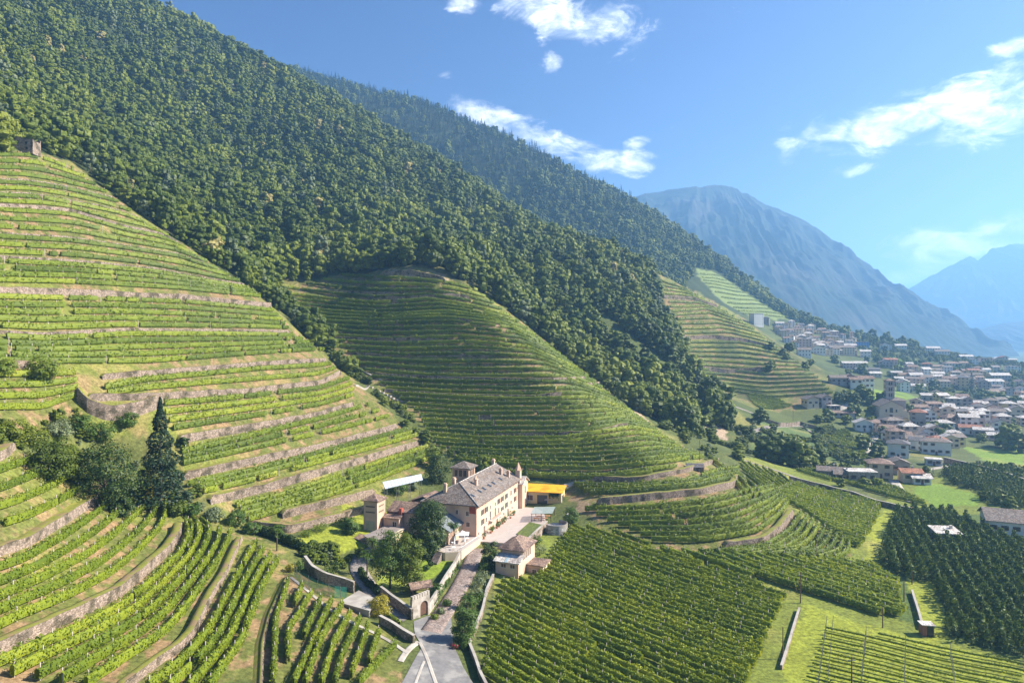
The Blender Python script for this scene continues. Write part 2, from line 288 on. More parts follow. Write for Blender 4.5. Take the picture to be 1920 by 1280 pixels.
paint([(1640, 965), (1930, 960), (1930, 1240), (1680, 1160), (1640, 1060)], (.08, .12, .03))
paint([(1655, 955), (1680, 960), (1645, 1060), (1620, 1050)], LAWN); paint([(1700, 1090), (1755, 1090), (1775, 1190), (1730, 1200)], LAWN)
paint([(1500, 1130), (1560, 1150), (1930, 1245), (1930, 1300), (1460, 1300), (1480, 1200)], LAWN)
for p in [[(1705, 915), (1760, 905), (1840, 930), (1835, 948), (1750, 950)], [(1810, 838), (1925, 845), (1925, 872), (1850, 868)], [(1605, 735), (1680, 728), (1735, 748), (1660, 756)], [(1660, 665), (1740, 680), (1700, 690), (1650, 678)]]: paint(p, (.15, .23, .03))
paint([(560, 1010), (640, 985), (700, 1020), (640, 1040), (590, 1045)], LAWN); paint([(700, 1080), (860, 1020), (850, 1060), (760, 1110), (700, 1110)], (.2, .27, .03))
paint([(640, 950), (745, 960), (700, 1010), (640, 1005)], LAWN)
for p in [[(1010, 705), (1060, 712), (1110, 730), (1050, 728)], [(880, 598), (940, 604), (985, 618), (920, 614)], [(1120, 760), (1160, 768), (1170, 780), (1125, 774)], [(820, 560), (900, 566), (940, 580), (860, 576)], [(660, 700), (720, 706), (760, 716), (690, 716)], [(1080, 905), (1140, 900), (1150, 908), (1090, 912)], [(1060, 930), (1100, 940), (1130, 985), (1080, 960)]]: paint(p, (.22, .16, .10))
for p in [[(1300, 790), (1330, 780), (1360, 800), (1365, 830), (1335, 815)], [(720, 510), (760, 508), (840, 522), (850, 530), (760, 520)], [(1180, 770), (1200, 768), (1215, 790), (1195, 795)]]: paint(p, TAN)
# scattered tone: dry straw, bare soil between the vines
nz = fbm(GX / 2.6, GY / 2.6, 4, 21); nz2 = fbm(GX / 22, GY / 22, 4, 33)
terr = (np.abs(LAND[..., :3] - np.array(TERR)).sum(-1) < .01)
k = (sstep(-.1, .3, nz) * terr)[..., None]; LAND[..., :3] = LAND[..., :3] * (1 - k) + np.array((.24, .16, .085)) * k
k = (sstep(.0, .4, nz2) * terr)[..., None] * .6; LAND[..., :3] = LAND[..., :3] * (1 - k) + np.array((.17, .19, .035)) * k
near = ((GY < 420) & ~terr); k = (sstep(.05, .5, nz2) * near * .45)[..., None]; LAND[..., :3] = LAND[..., :3] * (1 - k) + np.array((.26, .22, .07)) * k
k = (sstep(-.1, .4, fbm(GX / 30, GY / 30, 5, 91)) * (GY > 420) * (GZ < 20) * .7)[..., None]; LAND[..., :3] = LAND[..., :3] * (1 - k) + np.array((.055, .075, .022)) * k
LAND[..., :3] *= (1 + .22 * nz[..., None]) * (1 + .18 * nz2[..., None])
far = sstep(2500, 4000, GY)[..., None]; LAND[..., :3] = LAND[..., :3] * (1 - far) + np.array((.13, .17, .07)) * far
def ground_mat():
    m, nt, b = node_mat("ground"); N = nt.nodes.new; L = nt.links.new
    a = N('ShaderNodeAttribute'); a.attribute_name = 'land'; g = N('ShaderNodeNewGeometry')
    n = N('ShaderNodeTexNoise'); n.inputs['Scale'].default_value = 1.1; n.inputs['Detail'].default_value = 8; n.inputs['Roughness'].default_value = .7; L(g.outputs['Position'], n.inputs['Vector'])
    r = N('ShaderNodeMapRange'); r.inputs[1].default_value = .3; r.inputs[2].default_value = .7; r.inputs[3].default_value = .4; r.inputs[4].default_value = 1.6; L(n.outputs[0], r.inputs[0])
    s = N('ShaderNodeVectorMath'); s.operation = 'SCALE'; L(a.outputs['Color'], s.inputs[0]); L(r.outputs[0], s.inputs['Scale']); L(s.outputs[0], b.inputs['Base Color']); b.inputs['Roughness'].default_value = .95
    bp = N('ShaderNodeBump'); bp.inputs['Strength'].default_value = .6; bp.inputs['Distance'].default_value = .3; L(n.outputs[0], bp.inputs['Height']); L(bp.outputs[0], b.inputs['Normal'])
    return m
idx = np.arange(ND * NR).reshape(ND, NR)
fc = np.stack([idx[:-1, :-1], idx[:-1, 1:], idx[1:, 1:], idx[1:, :-1]], -1).reshape(-1, 4)
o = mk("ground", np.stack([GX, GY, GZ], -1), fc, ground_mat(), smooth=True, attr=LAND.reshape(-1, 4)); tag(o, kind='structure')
# ------------------------------------------------------------------ far mountains
def mountain(name, sky, base, mat, amp, seed, nv=150, back=900, fs=900.):
    n = 320; def_ = lambda P: np.stack([np.interp(np.linspace(0, 1, n), np.linspace(0, 1, len(P)), P[:, k]) for k in range(3)], 1)
    A = def_(np.array([((px - 960) / F * D, D, (HY - py) / F * D) for px, py, D in sky])); B = def_(np.array(base, float))
    v = np.linspace(-.35, 1, nv)[None, :, None]; vv = np.clip(v, 0, 1)
    P = A[:, None] * (1 - vv) + B[:, None] * vv
    P[..., 2] = A[:, None, 2] + (B[:, None, 2] - A[:, None, 2]) * (vv[..., 0] ** .92)
    bk = np.clip(-v[..., 0] / .35, 0, 1) * np.ones((n, 1)); P[..., 1] += bk * back; P[..., 2] -= bk * (A[:, None, 2] + 93)
    x = P[..., 0] / fs; y = P[..., 1] / fs; L_ = np.linspace(0, 1, n)[:, None] * 14
    rid = 1 - np.abs(fbm(L_ + .6 * fbm(x * 2, y * 2, 3, seed + 5), v[..., 0] * 2.2 + 0 * L_, 6, seed)) * 2
    env = np.clip(vv[..., 0] * 6, 0.2, 1) * (1 - vv[..., 0] ** 3)
    P[..., 2] += amp * (rid - .6) * env * .38 + amp * env * (.27 * (1 - 2 * np.abs(fbm(x * 4, y * 4, 6, seed + 9))) + .2 * fbm(x * 14, y * 14, 5, seed + 19))
    P[..., 2] = np.maximum(P[..., 2], -95)
    i = np.arange(n * nv).reshape(n, nv); f = np.stack([i[:-1, :-1], i[:-1, 1:], i[1:, 1:], i[1:, :-1]], -1).reshape(-1, 4)
    return tag(mk(name, P.reshape(-1, 3), f, mat, smooth=True), kind='structure')
M_MT = surf("alpine_slope", (.008, .017, .011), (.018, .032, .018), .006, .95, 0, 12, c3=(.045, .043, .034), scale2=.0025)
def far(sky, k): return [(a, b, d * k) for a, b, d in sky]
mountain("mountain", far([(1120, 400, 5600), (1200, 363, 5300), (1245, 358, 5300), (1290, 351, 5200), (1320, 350, 5200), (1350, 347, 5200), (1372, 348, 5150), (1388, 358, 5100), (1420, 373, 5050), (1450, 388, 5000), (1520, 422, 4900), (1600, 475, 4750), (1660, 522, 4650), (1740, 580, 4500), (1850, 632, 4300)], .68),
         [(200, 2150, -95), (500, 2000, -95), (750, 2000, -95), (1000, 2100, -95), (1250, 2250, -95), (1500, 2400, -95), (1750, 2550, -95), (2050, 2750, -95)], M_MT, 130, 4)
mountain("mountain", far([(1600, 600, 9500), (1700, 545, 9500), (1740, 520, 9500), (1800, 490, 9400), (1818, 481, 9400), (1834, 488, 9300), (1860, 466, 9200), (1890, 458, 9100), (1930, 455, 9000), (2050, 430, 9000), (2200, 470, 8800)], .63),
         [(2700, 5300, -95), (3300, 4900, -95), (3900, 4400, -95), (4700, 4000, -95), (5700, 4000, -95)], M_MT, 150, 14)
mountain("mountain", far([(1780, 640, 6400), (1840, 618, 6400), (1880, 606, 6400), (1940, 600, 6300), (2100, 590, 6300)], .62), [(2400, 3400, -95), (2900, 3200, -95), (4000, 3200, -95)], M_MT, 30, 24)
# air: one closed box of even density
def build_haze():
    mb = MB(); mb.box(-22000, -300, -110, 22000, 17500, 860); m = bpy.data.materials.new("haze"); m.use_nodes = True; nt = m.node_tree; nt.nodes.clear()
    o = nt.nodes.new('ShaderNodeOutputMaterial'); v = nt.nodes.new('ShaderNodeVolumePrincipled'); v.inputs['Color'].default_value = (.28, .57, 1, 1); v.inputs['Density'].default_value = HAZE; v.inputs['Anisotropy'].default_value = .34
    nt.links.new(v.outputs[0], o.inputs['Volume']); tag(mb.build("haze", m), kind='stuff')
HAZE = 2.2e-4
build_haze()
# ------------------------------------------------------------------ vine rows and dry-stone walls
def ordw(n):
    ones = ['', 'first', 'second', 'third', 'fourth', 'fifth', 'sixth', 'seventh', 'eighth', 'ninth', 'tenth', 'eleventh', 'twelfth', 'thirteenth', 'fourteenth', 'fifteenth', 'sixteenth', 'seventeenth', 'eighteenth', 'nineteenth']
    tens = {2: 'twent', 3: 'thirt', 4: 'fort', 5: 'fift', 6: 'sixt', 7: 'sevent', 8: 'eight', 9: 'ninet'}
    if n < 20: return ones[n]
    return tens[n // 10] + 'ieth' if n % 10 == 0 else tens[n // 10] + 'y-' + ones[n % 10]
def resample(P, n):
    P = np.array(P, float); d = np.r_[0, np.cumsum(np.hypot(*(P[1:, :2] - P[:-1, :2]).T))]; t = np.linspace(0, d[-1], n)
    return np.stack([np.interp(t, d, P[:, k]) for k in range(P.shape[1])], 1)
def ground_line(px, step=1.2, cut=5.0):
    """photograph polyline -> pieces of ground polyline, split where the sight line jumps over a crest"""
    q = resample(px, 160); W = hit(q[:, 0], q[:, 1]); d = np.hypot(*(W[1:, :2] - W[:-1, :2]).T); med = np.median(d) + .05; cuts = np.nonzero(d > cut * med + 1.0)[0]
    segs = np.split(W, cuts + 1); out = []
    for s_ in segs:
        if len(s_) < 5: continue
        L_ = np.hypot(*(s_[1:, :2] - s_[:-1, :2]).T).sum()
        if L_ < 5: continue
        s_ = resample(s_, max(4, int(L_ / step)))
        ker = np.array([1, 2, 3, 2, 1]) / 9.; sm = s_.copy()
        for k in (0, 1): sm[2:-2, k] = np.convolve(s_[:, k], ker, 'valid')
        sm[:, 2] = H(sm[:, 0], sm[:, 1]); out.append(sm)
    return out
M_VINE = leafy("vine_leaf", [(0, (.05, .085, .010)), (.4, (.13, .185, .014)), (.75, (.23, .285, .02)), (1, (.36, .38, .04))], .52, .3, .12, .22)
M_VINE_Y = leafy("vine_leaf_yellow", [(0, (.07, .11, .012)), (.4, (.16, .22, .016)), (.75, (.26, .31, .02)), (1, (.36, .39, .04))], .52, .3, .12, .22)  # lighter, yellower green than the other vine leaf ramp
M_POST = plain("vine_post", (.42, .38, .33), .8)
def vine_mesh(name, W, mat, dens, size, h0=.30, h1=2.0, wid=.6, post=5.5, rng=RNG, gap=.0, core=True):
    n = len(W); seg = np.hypot(*(W[1:, :2] - W[:-1, :2]).T); cum = np.r_[0, np.cumsum(seg)]; Ltot = cum[-1]
    nl = int(Ltot * dens); s = rng.random(nl) * Ltot
    if gap > 0: keep = (vnoise(s / 3.3, np.full(nl, W[0, 0] + W[0, 1]), 5) > -1 + gap); s = s[keep]; nl = len(s)
    x = np.interp(s, cum, W[:, 0]); y = np.interp(s, cum, W[:, 1]); z = np.interp(s, cum, W[:, 2])
    tx = np.gradient(W[:, 0]); ty = np.gradient(W[:, 1]); tl = np.hypot(tx, ty) + 1e-9; tx = np.interp(s, cum, tx / tl); ty = np.interp(s, cum, ty / tl)
    bulge = 1 + .5 * vnoise(s / 1.1, np.full(nl, W[0, 1] * 3.1), 8); top = h1 * (1 + .22 * vnoise(s / .8, np.full(nl, W[0, 0] * 2.3), 9) + .1 * vnoise(s / 5, np.full(nl, W[0, 0]), 19))
    a = rng.random(nl) * 2 * math.pi; rad = np.sqrt(rng.random(nl)) * .35 + .65
    cx = np.cos(a) * rad * wid * bulge; cz = (top + h0) / 2 + np.sin(a) * rad * (top - h0) / 2
    C = np.stack([x - ty * cx, y + tx * cx, z + cz], 1)
    nx = np.cos(a); N_ = np.stack([-ty * nx, tx * nx, np.sin(a) * .6 + .35], 1) + rng.normal(0, .55, (nl, 3)); N_ /= np.linalg.norm(N_, axis=1)[:, None] + 1e-9
    R = rng.normal(0, 1, (nl, 3)); A = np.cross(N_, R); A /= np.linalg.norm(A, axis=1)[:, None] + 1e-9; B = np.cross(N_, A)
    sz = size * 1.3 * (.5 + .9 * rng.random(nl))[:, None] * .5
    V = np.stack([C - A * sz, C - B * sz * .9, C + A * sz, C + B * sz * .9], 1).reshape(-1, 3); Fq = np.arange(nl * 4).reshape(-1, 4); mi = np.zeros(nl, int)
    def strip(hw, zb, zt, m):
        px = np.gradient(W[:, 0]); py = np.gradient(W[:, 1]); l = np.hypot(px, py) + 1e-9; px /= l; py /= l
        jw = hw * (1 + .3 * vnoise(cum / .8, cum * 0, 3)); P = []
        for sx, zz in ((-1, zb), (-1, zt * .9), (0, zt), (1, zt * .9), (1, zb)): P.append(np.stack([W[:, 0] - py * jw * sx, W[:, 1] + px * jw * sx, W[:, 2] + zz], 1))
        P = np.stack(P, 1).reshape(-1, 3); i = np.arange(n * 5).reshape(n, 5); f = np.stack([i[:-1, :-1], i[1:, :-1], i[1:, 1:], i[:-1, 1:]], -1).reshape(-1, 4); return P, f
    if core:
        P, f = strip(wid * .5, h0 + .1, h1 * .84, 0)
        if gap > 0: kc = np.repeat(vnoise(cum[:-1] / 3.3, np.full(n - 1, W[0, 0] + W[0, 1]), 5) > -1 + gap, 4); f = f[kc]
        Fq = np.concatenate([Fq, f + len(V)]); V = np.concatenate([V, P]); mi = np.r_[mi, np.zeros(len(f), int)]
    if post:
        sp = np.arange(rng.random() * 2, Ltot, post); k = len(sp)
        if k:
            bx = np.interp(sp, cum, W[:, 0]); by = np.interp(sp, cum, W[:, 1]); bz = np.interp(sp, cum, W[:, 2]); q = .055
            cs = [(-q, -q), (q, -q), (q, q), (-q, q)]; VP_ = np.stack([np.stack([bx + c[0], by + c[1], bz + zz], 1) for zz in (-.2, h1 + .28) for c in cs], 1).reshape(-1, 3)
            fb = np.array([(0, 1, 5, 4), (1, 2, 6, 5), (2, 3, 7, 6), (3, 0, 4, 7), (4, 5, 6, 7)]); f = (np.arange(k)[:, None, None] * 8 + fb[None]).reshape(-1, 4)
            Fq = np.concatenate([Fq, f + len(V)]); V = np.concatenate([V, VP_]); mi = np.r_[mi, np.ones(len(f), int)]
    return mk(name, V, Fq, [mat, M_POST], midx=mi)
NROW = 0
def rows_between(guides, counts, where, group, mat=None, dens=None, cut=5.0, skip0=.35, first=1, up=False, gap=.24):
    """rows between successive guide lines; counts[i] rows between guide i and i+1 (guides listed downhill)"""
    global NROW; k = first
    G = [resample(g, 120) for g in guides]
    for i, c in enumerate(counts):
        for j in range(c):
            f = (j + skip0) / c; pl = G[i] * (1 - f) + G[i + 1] * f; pl[:, 1] += .6 * np.sin(np.arange(120) / 17. + i * 3 + j)
            for W in ground_line(pl, cut=cut):
                D = np.median(W[:, 1]); dn = dens or float(np.clip(70 * (110 / D) ** 1.6, 7, 75)); sz = .24 * (D / 120) ** .55
                tag(vine_mesh("vine_row", W, mat or M_VINE, dn, sz, gap=gap, post=5.5 if D < 330 else 0, h1=2.3), f"{ordw(k)} vine row from the top {where}", "vine row", group); NROW += 1
            k += 1
    return k
def rows_parallel(poly, a, b, spacing, where, group, mat=None, dens=None, h1=1.8, wid=.5, size=None, gap=0, post=6, jit=.15, k0=1, skip=None):
    """straight rows parallel to the ground line a-b inside a photograph polygon"""
    global NROW; PW = gpoly(poly); A, B = hits([a, b])[:, :2]; d = (B - A) / np.linalg.norm(B - A); nrm = np.array([-d[1], d[0]])
    if nrm[1] > 0: nrm = -nrm
    pw = np.array(PW); u = (pw - A) @ d; v = (pw - A) @ nrm; k = k0
    for vv in np.arange(v.min() + spacing * .4, v.max(), spacing):
        t = np.arange(u.min(), u.max(), .6); pts = A + np.outer(t, d) + nrm * vv + np.outer(np.sin(t / 13 + vv), nrm) * jit; ins = inpoly(pts[:, 0], pts[:, 1], PW)
        if ins.sum() < 8: continue
        ii = np.nonzero(ins)[0]; runs = np.split(ii, np.nonzero(np.diff(ii) > 1)[0] + 1)
        for r in runs:
            if len(r) < 8: continue
            q = pts[r[::2]]; W = np.stack([q[:, 0], q[:, 1], H(q[:, 0], q[:, 1])], 1); D = np.median(W[:, 1])
            tag(vine_mesh("vine_row", W, mat or M_VINE, dens or float(np.clip(60 * (130 / D) ** 1.5, 8, 75)), size or .26 * (D / 130) ** .5, h1=h1, wid=wid, gap=gap, post=post), f"{ordw(k)} vine row from the far side {where}", "vine row", group); NROW += 1
        k += 1
M_STONE = surf("dry_stone", (.22, .165, .125), (.42, .33, .27), 1.6, .9, .8, 6, c3=(.12, .10, .07), scale2=.3, vor=2.3)
M_LEDGE = surf("wall_top_grass", (.15, .175, .03), (.25, .235, .05), .9, .95, .3, 6, c3=(.24, .17, .09), scale2=.3)
WALLS = []
def stone_wall(px, h, label, cut=6.0, ledge=1.7, mat=None, name="stone_wall", group="dry-stone terrace walls", thick=.45, W=None, cap=True, cat="stone wall"):
    """retaining wall standing on a ground line, with the grassed strip it holds up as its part"""
    first = None
    for S_ in ([W] if W is not None else ground_line(px, 1.0, cut)):
        n = len(S_); tx = np.gradient(S_[:, 0]); ty = np.gradient(S_[:, 1]); l = np.hypot(tx, ty) + 1e-9; nx, ny = -ty / l, tx / l
        up = H(S_[:, 0] + nx * 2, S_[:, 1] + ny * 2).mean() > H(S_[:, 0] - nx * 2, S_[:, 1] - ny * 2).mean(); sg = 1 if up else -1; nx = nx * sg; ny = ny * sg
        cum = np.r_[0, np.cumsum(np.hypot(np.diff(S_[:, 0]), np.diff(S_[:, 1])))]
        hh = h * (1 + .1 * vnoise(cum / 4, cum * 0 + S_[0, 0], 4)) * np.clip(np.minimum(cum, cum[-1] - cum) / 1.5 + .55, 0, 1); jit = .07 * vnoise(cum / .8, cum * 0, 7)
        zb = S_[:, 2]; prof = [(-.12, -.6), (-.02, 0), (.06, 1), (thick, 1.0), (thick, -.6)]; P = []
        for o_, q in prof: P.append(np.stack([S_[:, 0] + nx * (o_ + jit), S_[:, 1] + ny * (o_ + jit), zb + (hh * q + (.05 * RNG.random(n) if q == 1 else 0) if q > 0 else (-.8 if q < 0 else 0.05))], 1))
        P = np.stack(P, 1).reshape(-1, 3); i = np.arange(n * 5).reshape(n, 5); f = np.stack([i[:-1, :-1], i[1:, :-1], i[1:, 1:], i[:-1, 1:]], -1).reshape(-1, 4)
        fl = [tuple(q) for q in f] + [tuple(i[0]), tuple(i[-1][::-1])]
        o = mk(name, P, fl, mat or M_STONE); tag(o, label, cat, group); first = first or o
        if ledge:
            R = []
            for q, dz in ((.0, .06), (.5, .12), (ledge * .6, .08), (ledge, 0.0), (ledge + .8, -.5)):
                X = S_[:, 0] + nx * (thick * .4 + q); Y = S_[:, 1] + ny * (thick * .4 + q); zt = zb + hh + dz; R.append(np.stack([X, Y, np.maximum(zt, H(X, Y) - .1 if q < ledge else zt * 0 - 999) if q <= ledge else H(X, Y) - .2], 1))
            R = np.stack(R, 1).reshape(-1, 3); mk("grass_strip", R, f if 0 else np.stack([i[:-1, :-1], i[1:, :-1], i[1:, 1:], i[:-1, 1:]], -1).reshape(-1, 4), M_LEDGE, parent=o, smooth=True)
    return first
# --- hill B: terraces at the left
GB = "vines on the tall left slope"
B = {
 'w0': [(-30, 300), (60, 305), (120, 318), (160, 335)],
 'w1': [(-30, 337), (50, 340), (117, 350), (213, 372)],
 'w1b': [(-30, 362), (60, 365), (135, 378), (200, 390), (260, 408)],
 'w2': [(-30, 386), (83, 392), (133, 397), (233, 427), (300, 440), (343, 462)],
 'w3': [(-30, 438), (133, 447), (267, 467), (330, 476), (400, 500)],
 'w4': [(-30, 484), (150, 493), (293, 507), (400, 527), (462, 537)],
 'w5': [(-30, 552), (150, 555), (347, 563), (513, 578)],
 'w6': [(-30, 624), (83, 630), (233, 621), (493, 622), (545, 624)],
 'w7': [(60, 712), (192, 712), (275, 704), (480, 686), (620, 677)],
 'w8': [(165, 752), (275, 750), (475, 738), (600, 722), (645, 700)],
 'w9': [(335, 832), (480, 806), (600, 782), (664, 762)],
 'w10': [(345, 900), (480, 870), (620, 838), (745, 804)],
 'w11': [(395, 946), (500, 922), (620, 886), (785, 836)]}
top = [(-30, 288), (50, 290), (90, 300), (130, 315)]
def offs(p, d): return [(x, y + d) for x, y in p]
rows_between([top, B['w1']], [4], "on the crown under the ruined hut", GB, dens=10)
rows_between([offs(B['w1'], 3), B['w1b']], [2], "between the left slope's two highest walls", GB, dens=10)
rows_between([offs(B['w1b'], 3), B['w2']], [2], "above the left slope's third stone wall", GB, dens=10)
rows_between([offs(B['w2'], 4), B['w3']], [3], "in the fourth terrace down the left slope", GB, dens=11)
rows_between([offs(B['w3'], 3), B['w4']], [3], "below the left slope's thin high wall", GB, dens=12)
rows_between([offs(B['w4'], 4), offs(B['w5'], -14)], [4], "above the left slope's tallest wall", GB, dens=14)
rows_between([offs(B['w5'], 4), B['w6']], [5], "below the left slope's tallest wall", GB, dens=14)
w7t = [(-30, 690), (60, 690), (150, 690), (275, 690), (480, 672), (625, 662)]
rows_between([offs(B['w6'], 6), w7t], [5], "in the wide terrace above the notched wall", GB, dens=16)
rows_between([[(195, 728), (275, 710), (480, 690), (625, 682)], [(205, 748), (275, 742), (475, 728), (600, 714), (640, 695)]], [2], "in the narrow terrace below the notched wall", GB, dens=20)
rows_between([[(-30, 700), (60, 700), (140, 700)], [(-30, 785), (80, 782), (150, 752)]], [4], "on the left-edge bench beside the round shrub", GB, dens=22)
rows_between([[(300, 757), (475, 742), (600, 728), (655, 708)], [(330, 818), (480, 792), (600, 768), (668, 750)]], [4], "in the terrace right of the dark conifer", GB, dens=20)
rows_between([[(340, 848), (480, 815), (600, 785), (685, 758)], [(345, 880), (480, 852), (620, 820), (740, 790)]], [3], "behind the spindly cypress terrace", GB, dens=22)
rows_between([[(345, 912), (480, 882), (620, 846), (760, 806)], [(392, 930), (500, 905), (620, 870), (788, 822)]], [3], "in the second terrace above the solar roof", GB, dens=22)
rows_between([[(440, 950), (520, 932), (620, 900), (800, 838)], [(470, 985), (560, 958), (690, 915), (820, 862)]], [4], "directly above the glass solar roof", GB, dens=24)
heights = {'w1': .9, 'w1b': .8, 'w2': 1.3, 'w3': .8, 'w4': 1.2, 'w5': 2.4, 'w6': 1.1, 'w7': 1.6, 'w8': 2.1, 'w9': 2.3, 'w10': 2.2, 'w11': 2.4}
desc = {'w1': "pale dry-stone wall, the highest on the left slope below the hut", 'w1b': "short stepped wall second from the top of the left slope", 'w2': "rubble wall widening to the right, third from the slope top", 'w3': "thin dark stone band halfway up the left slope",
 'w4': "long low stone wall above the tallest one on the left slope", 'w5': "tallest long stone wall across the upper left slope", 'w6': "straight low stone wall in the middle of the left slope", 'w7': "stone wall with a shadowed notch beside the round shrub",
 'w8': "rough stone wall behind the top of the dark conifer", 'w9': "stone wall starting right of the conifer trunk", 'w10': "stone wall with a squared corner beside the yellow cypress", 'w11': "lowest stone wall of the left slope above the solar roof"}
for k_, h_ in heights.items(): stone_wall(B[k_] if k_ not in ('w7',) else B[k_][1:], h_, desc[k_])
stone_wall([(-20, 690), (50, 690), (110, 688)], 2.0, "pink stone wall at the left edge behind the round shrub")
stone_wall([(140, 745), (160, 775), (205, 790), (260, 780), (300, 765)], 4.0, "high crumbling stone face behind the big dark trees", ledge=1)
stone_wall([(-20, 870), (10, 862), (30, 842)], 2.0, "short stone wall at the left edge below the thicket")
stone_wall([(530, 972), (600, 955), (655, 942), (704, 928)], 2.4, "pale stone wall just above the garden meadow")
stone_wall([(470, 990), (540, 1000), (600, 985), (650, 972), (704, 955)], 2.0, "brown stone wall bordering the garden meadow left of the small tower")
# --- foreground spur A
GA = "vines on the near spur"
a1 = [(-30, 1060), (0, 1042), (50, 1027), (112, 990), (157, 960), (195, 935)]
a2 = [(-30, 1240), (0, 1227), (42, 1207), (137, 1165), (225, 1120), (275, 1078), (320, 1036), (340, 1006), (342, 990)]
a3 = [(230, 1300), (305, 1242), (337, 1222), (367, 1192), (400, 1120), (425, 1080), (455, 1012)]
rows_between([[(-30, 885), (20, 870), (60, 860)], [(-30, 1022), (50, 1000), (110, 970), (160, 940), (190, 915)]], [4], "in the topmost terrace of the near spur", GA, gap=.15)
rows_between([[(-30, 1080), (50, 1050), (120, 1010), (170, 975), (205, 945), (240, 935)], [(-30, 1222), (42, 1185), (137, 1145), (225, 1098), (275, 1056), (315, 1015), (328, 985), (325, 960)]], [5], "between the two long walls of the near spur", GA, gap=.12, skip0=.1)
rows_between([[(-30, 1262), (42, 1228), (137, 1188), (225, 1145), (285, 1095), (335, 1045), (352, 1010), (345, 985)], [(200, 1300), (300, 1225), (335, 1200), (372, 1150), (410, 1085), (440, 1030), (450, 1005)]], [5], "below the lower long wall of the near spur", GA, gap=.1, skip0=.15)
rows_between([[(270, 1300), (340, 1245), (385, 1195), (425, 1120), (450, 1070), (478, 1020)], [(420, 1300), (470, 1215), (500, 1120), (530, 1068)]], [4], "on the rounded nose of the near spur", GA, skip0=.2)
near = [[(540, 1097), (517, 1165), (512, 1290)], [(567, 1105), (552, 1140)], [(585, 1118), (540, 1190), (540, 1245)], [(602, 1127), (570, 1200)], [(622, 1132), (587, 1210), (550, 1290)], [(642, 1140), (600, 1210), (572, 1290)], [(657, 1157), (627, 1210), (602, 1290)], [(675, 1167), (640, 1240), (628, 1290)], [(690, 1182), (658, 1275)], [(710, 1192), (692, 1250)], [(742, 1215), (705, 1255), (672, 1290)],
        [(352, 1038), (362, 990), (348, 980)], [(372, 1015), (378, 995), (362, 978)], [(392, 1010), (395, 992), (375, 978)]]
for i, pl in enumerate(near):
    for W in ground_line(pl): tag(vine_mesh("vine_row", W, M_VINE, 80, .24, wid=.45), f"{ordw(i + 1)} upright vine row from the left beside the road fork" if i < 11 else f"{ordw(i - 10)} short vine row in the saddle behind the near spur", "vine row", GA)
stone_wall(a1, 1.9, "upper of the two long walls on the near spur"); stone_wall(a2, 2.0, "lower long wall curving round the near spur"); stone_wall(a3, 1.3, "low curved wall on the nose of the near spur", ledge=1.2)
stone_wall([(492, 1300), (495, 1210), (507, 1160), (530, 1105), (541, 1085)], .7, "ankle-high wall left of the upright vine rows", ledge=.8)
# --- hill C
GC = "vines on the middle spur"
C = [[(650, 515), (760, 520), (850, 532), (890, 542)], [(520, 547), (620, 562), (700, 568), (800, 560), (880, 572), (950, 590)], [(545, 575), (600, 582), (720, 590), (840, 585), (900, 594), (1000, 627)], [(585, 600), (700, 607), (840, 602), (950, 612), (1035, 656)],
     [(612, 627), (720, 634), (860, 630), (980, 642), (1070, 682)], [(642, 657), (760, 664), (900, 662), (1000, 667), (1098, 704)], [(680, 692), (800, 702), (920, 704), (1040, 704), (1138, 737)], [(705, 717), (800, 724), (950, 729), (1080, 727), (1165, 759)],
     [(745, 747), (850, 754), (1000, 758), (1110, 754), (1186, 777)], [(785, 778), (900, 785), (1050, 785), (1150, 776), (1210, 792)], [(800, 815), (900, 822), (1050, 822), (1180, 802), (1235, 812)], [(830, 848), (950, 857), (1100, 854), (1230, 840), (1285, 848)],
     [(870, 872), (1000, 884), (1130, 888), (1260, 875), (1325, 862)]]
k_ = rows_between(C, [4, 3, 3, 3, 3, 3, 2, 3, 3, 4, 4, 4], "on the middle spur behind the villa", GC)
k_ = rows_between([[(860, 868), (905, 882), (1000, 892), (1130, 896), (1290, 872)], [(985, 896), (1030, 900), (1070, 902), (1130, 903), (1200, 895)]], [2], "just behind the yellow-roofed annex", GC, skip0=.5)
k_ = rows_between([[(1075, 912), (1160, 915), (1280, 908), (1350, 885), (1385, 880)], [(1115, 936), (1200, 930), (1320, 917), (1385, 902)]], [4], "in the belt above the curved middle wall", GC, skip0=.1)
k_ = rows_between([[(1095, 958), (1200, 955), (1320, 945), (1400, 925), (1450, 915)], [(1240, 1025), (1340, 1026), (1431, 1010), (1470, 975), (1482, 950)]], [7], "between the curved middle wall and the short nose wall", GC, skip0=.1)
k_ = rows_between([[(1310, 1042), (1431, 1030), (1480, 998), (1500, 965)], [(1590, 1052), (1606, 1042), (1600, 1030)]], [9], "on the tip of the middle spur", GC, skip0=.2)
k_ = rows_between([[(1395, 900), (1420, 920), (1440, 945)], [(1310, 850), (1350, 880), (1385, 925)]], [3], "crossing the crest of the middle spur", GC)
def cwall(px, h, l, **k): stone_wall(px, h * 1.3, l, **k)
cwall([(1110, 902), (1200, 903), (1290, 885), (1350, 865)], 1.2, "low wall on the middle spur running from the white path")
cwall([(1120, 948), (1200, 940), (1320, 927), (1378, 914), (1384, 900)], 1.7, "curved middle wall of the middle spur above seven rows")
cwall([(1360, 1032), (1431, 1023), (1465, 1000), (1488, 968)], 1.8, "short pale wall near the nose of the middle spur")
cwall([(720, 518), (770, 515), (835, 530)], 2.2, "pinkish wall along the top edge of the middle spur")
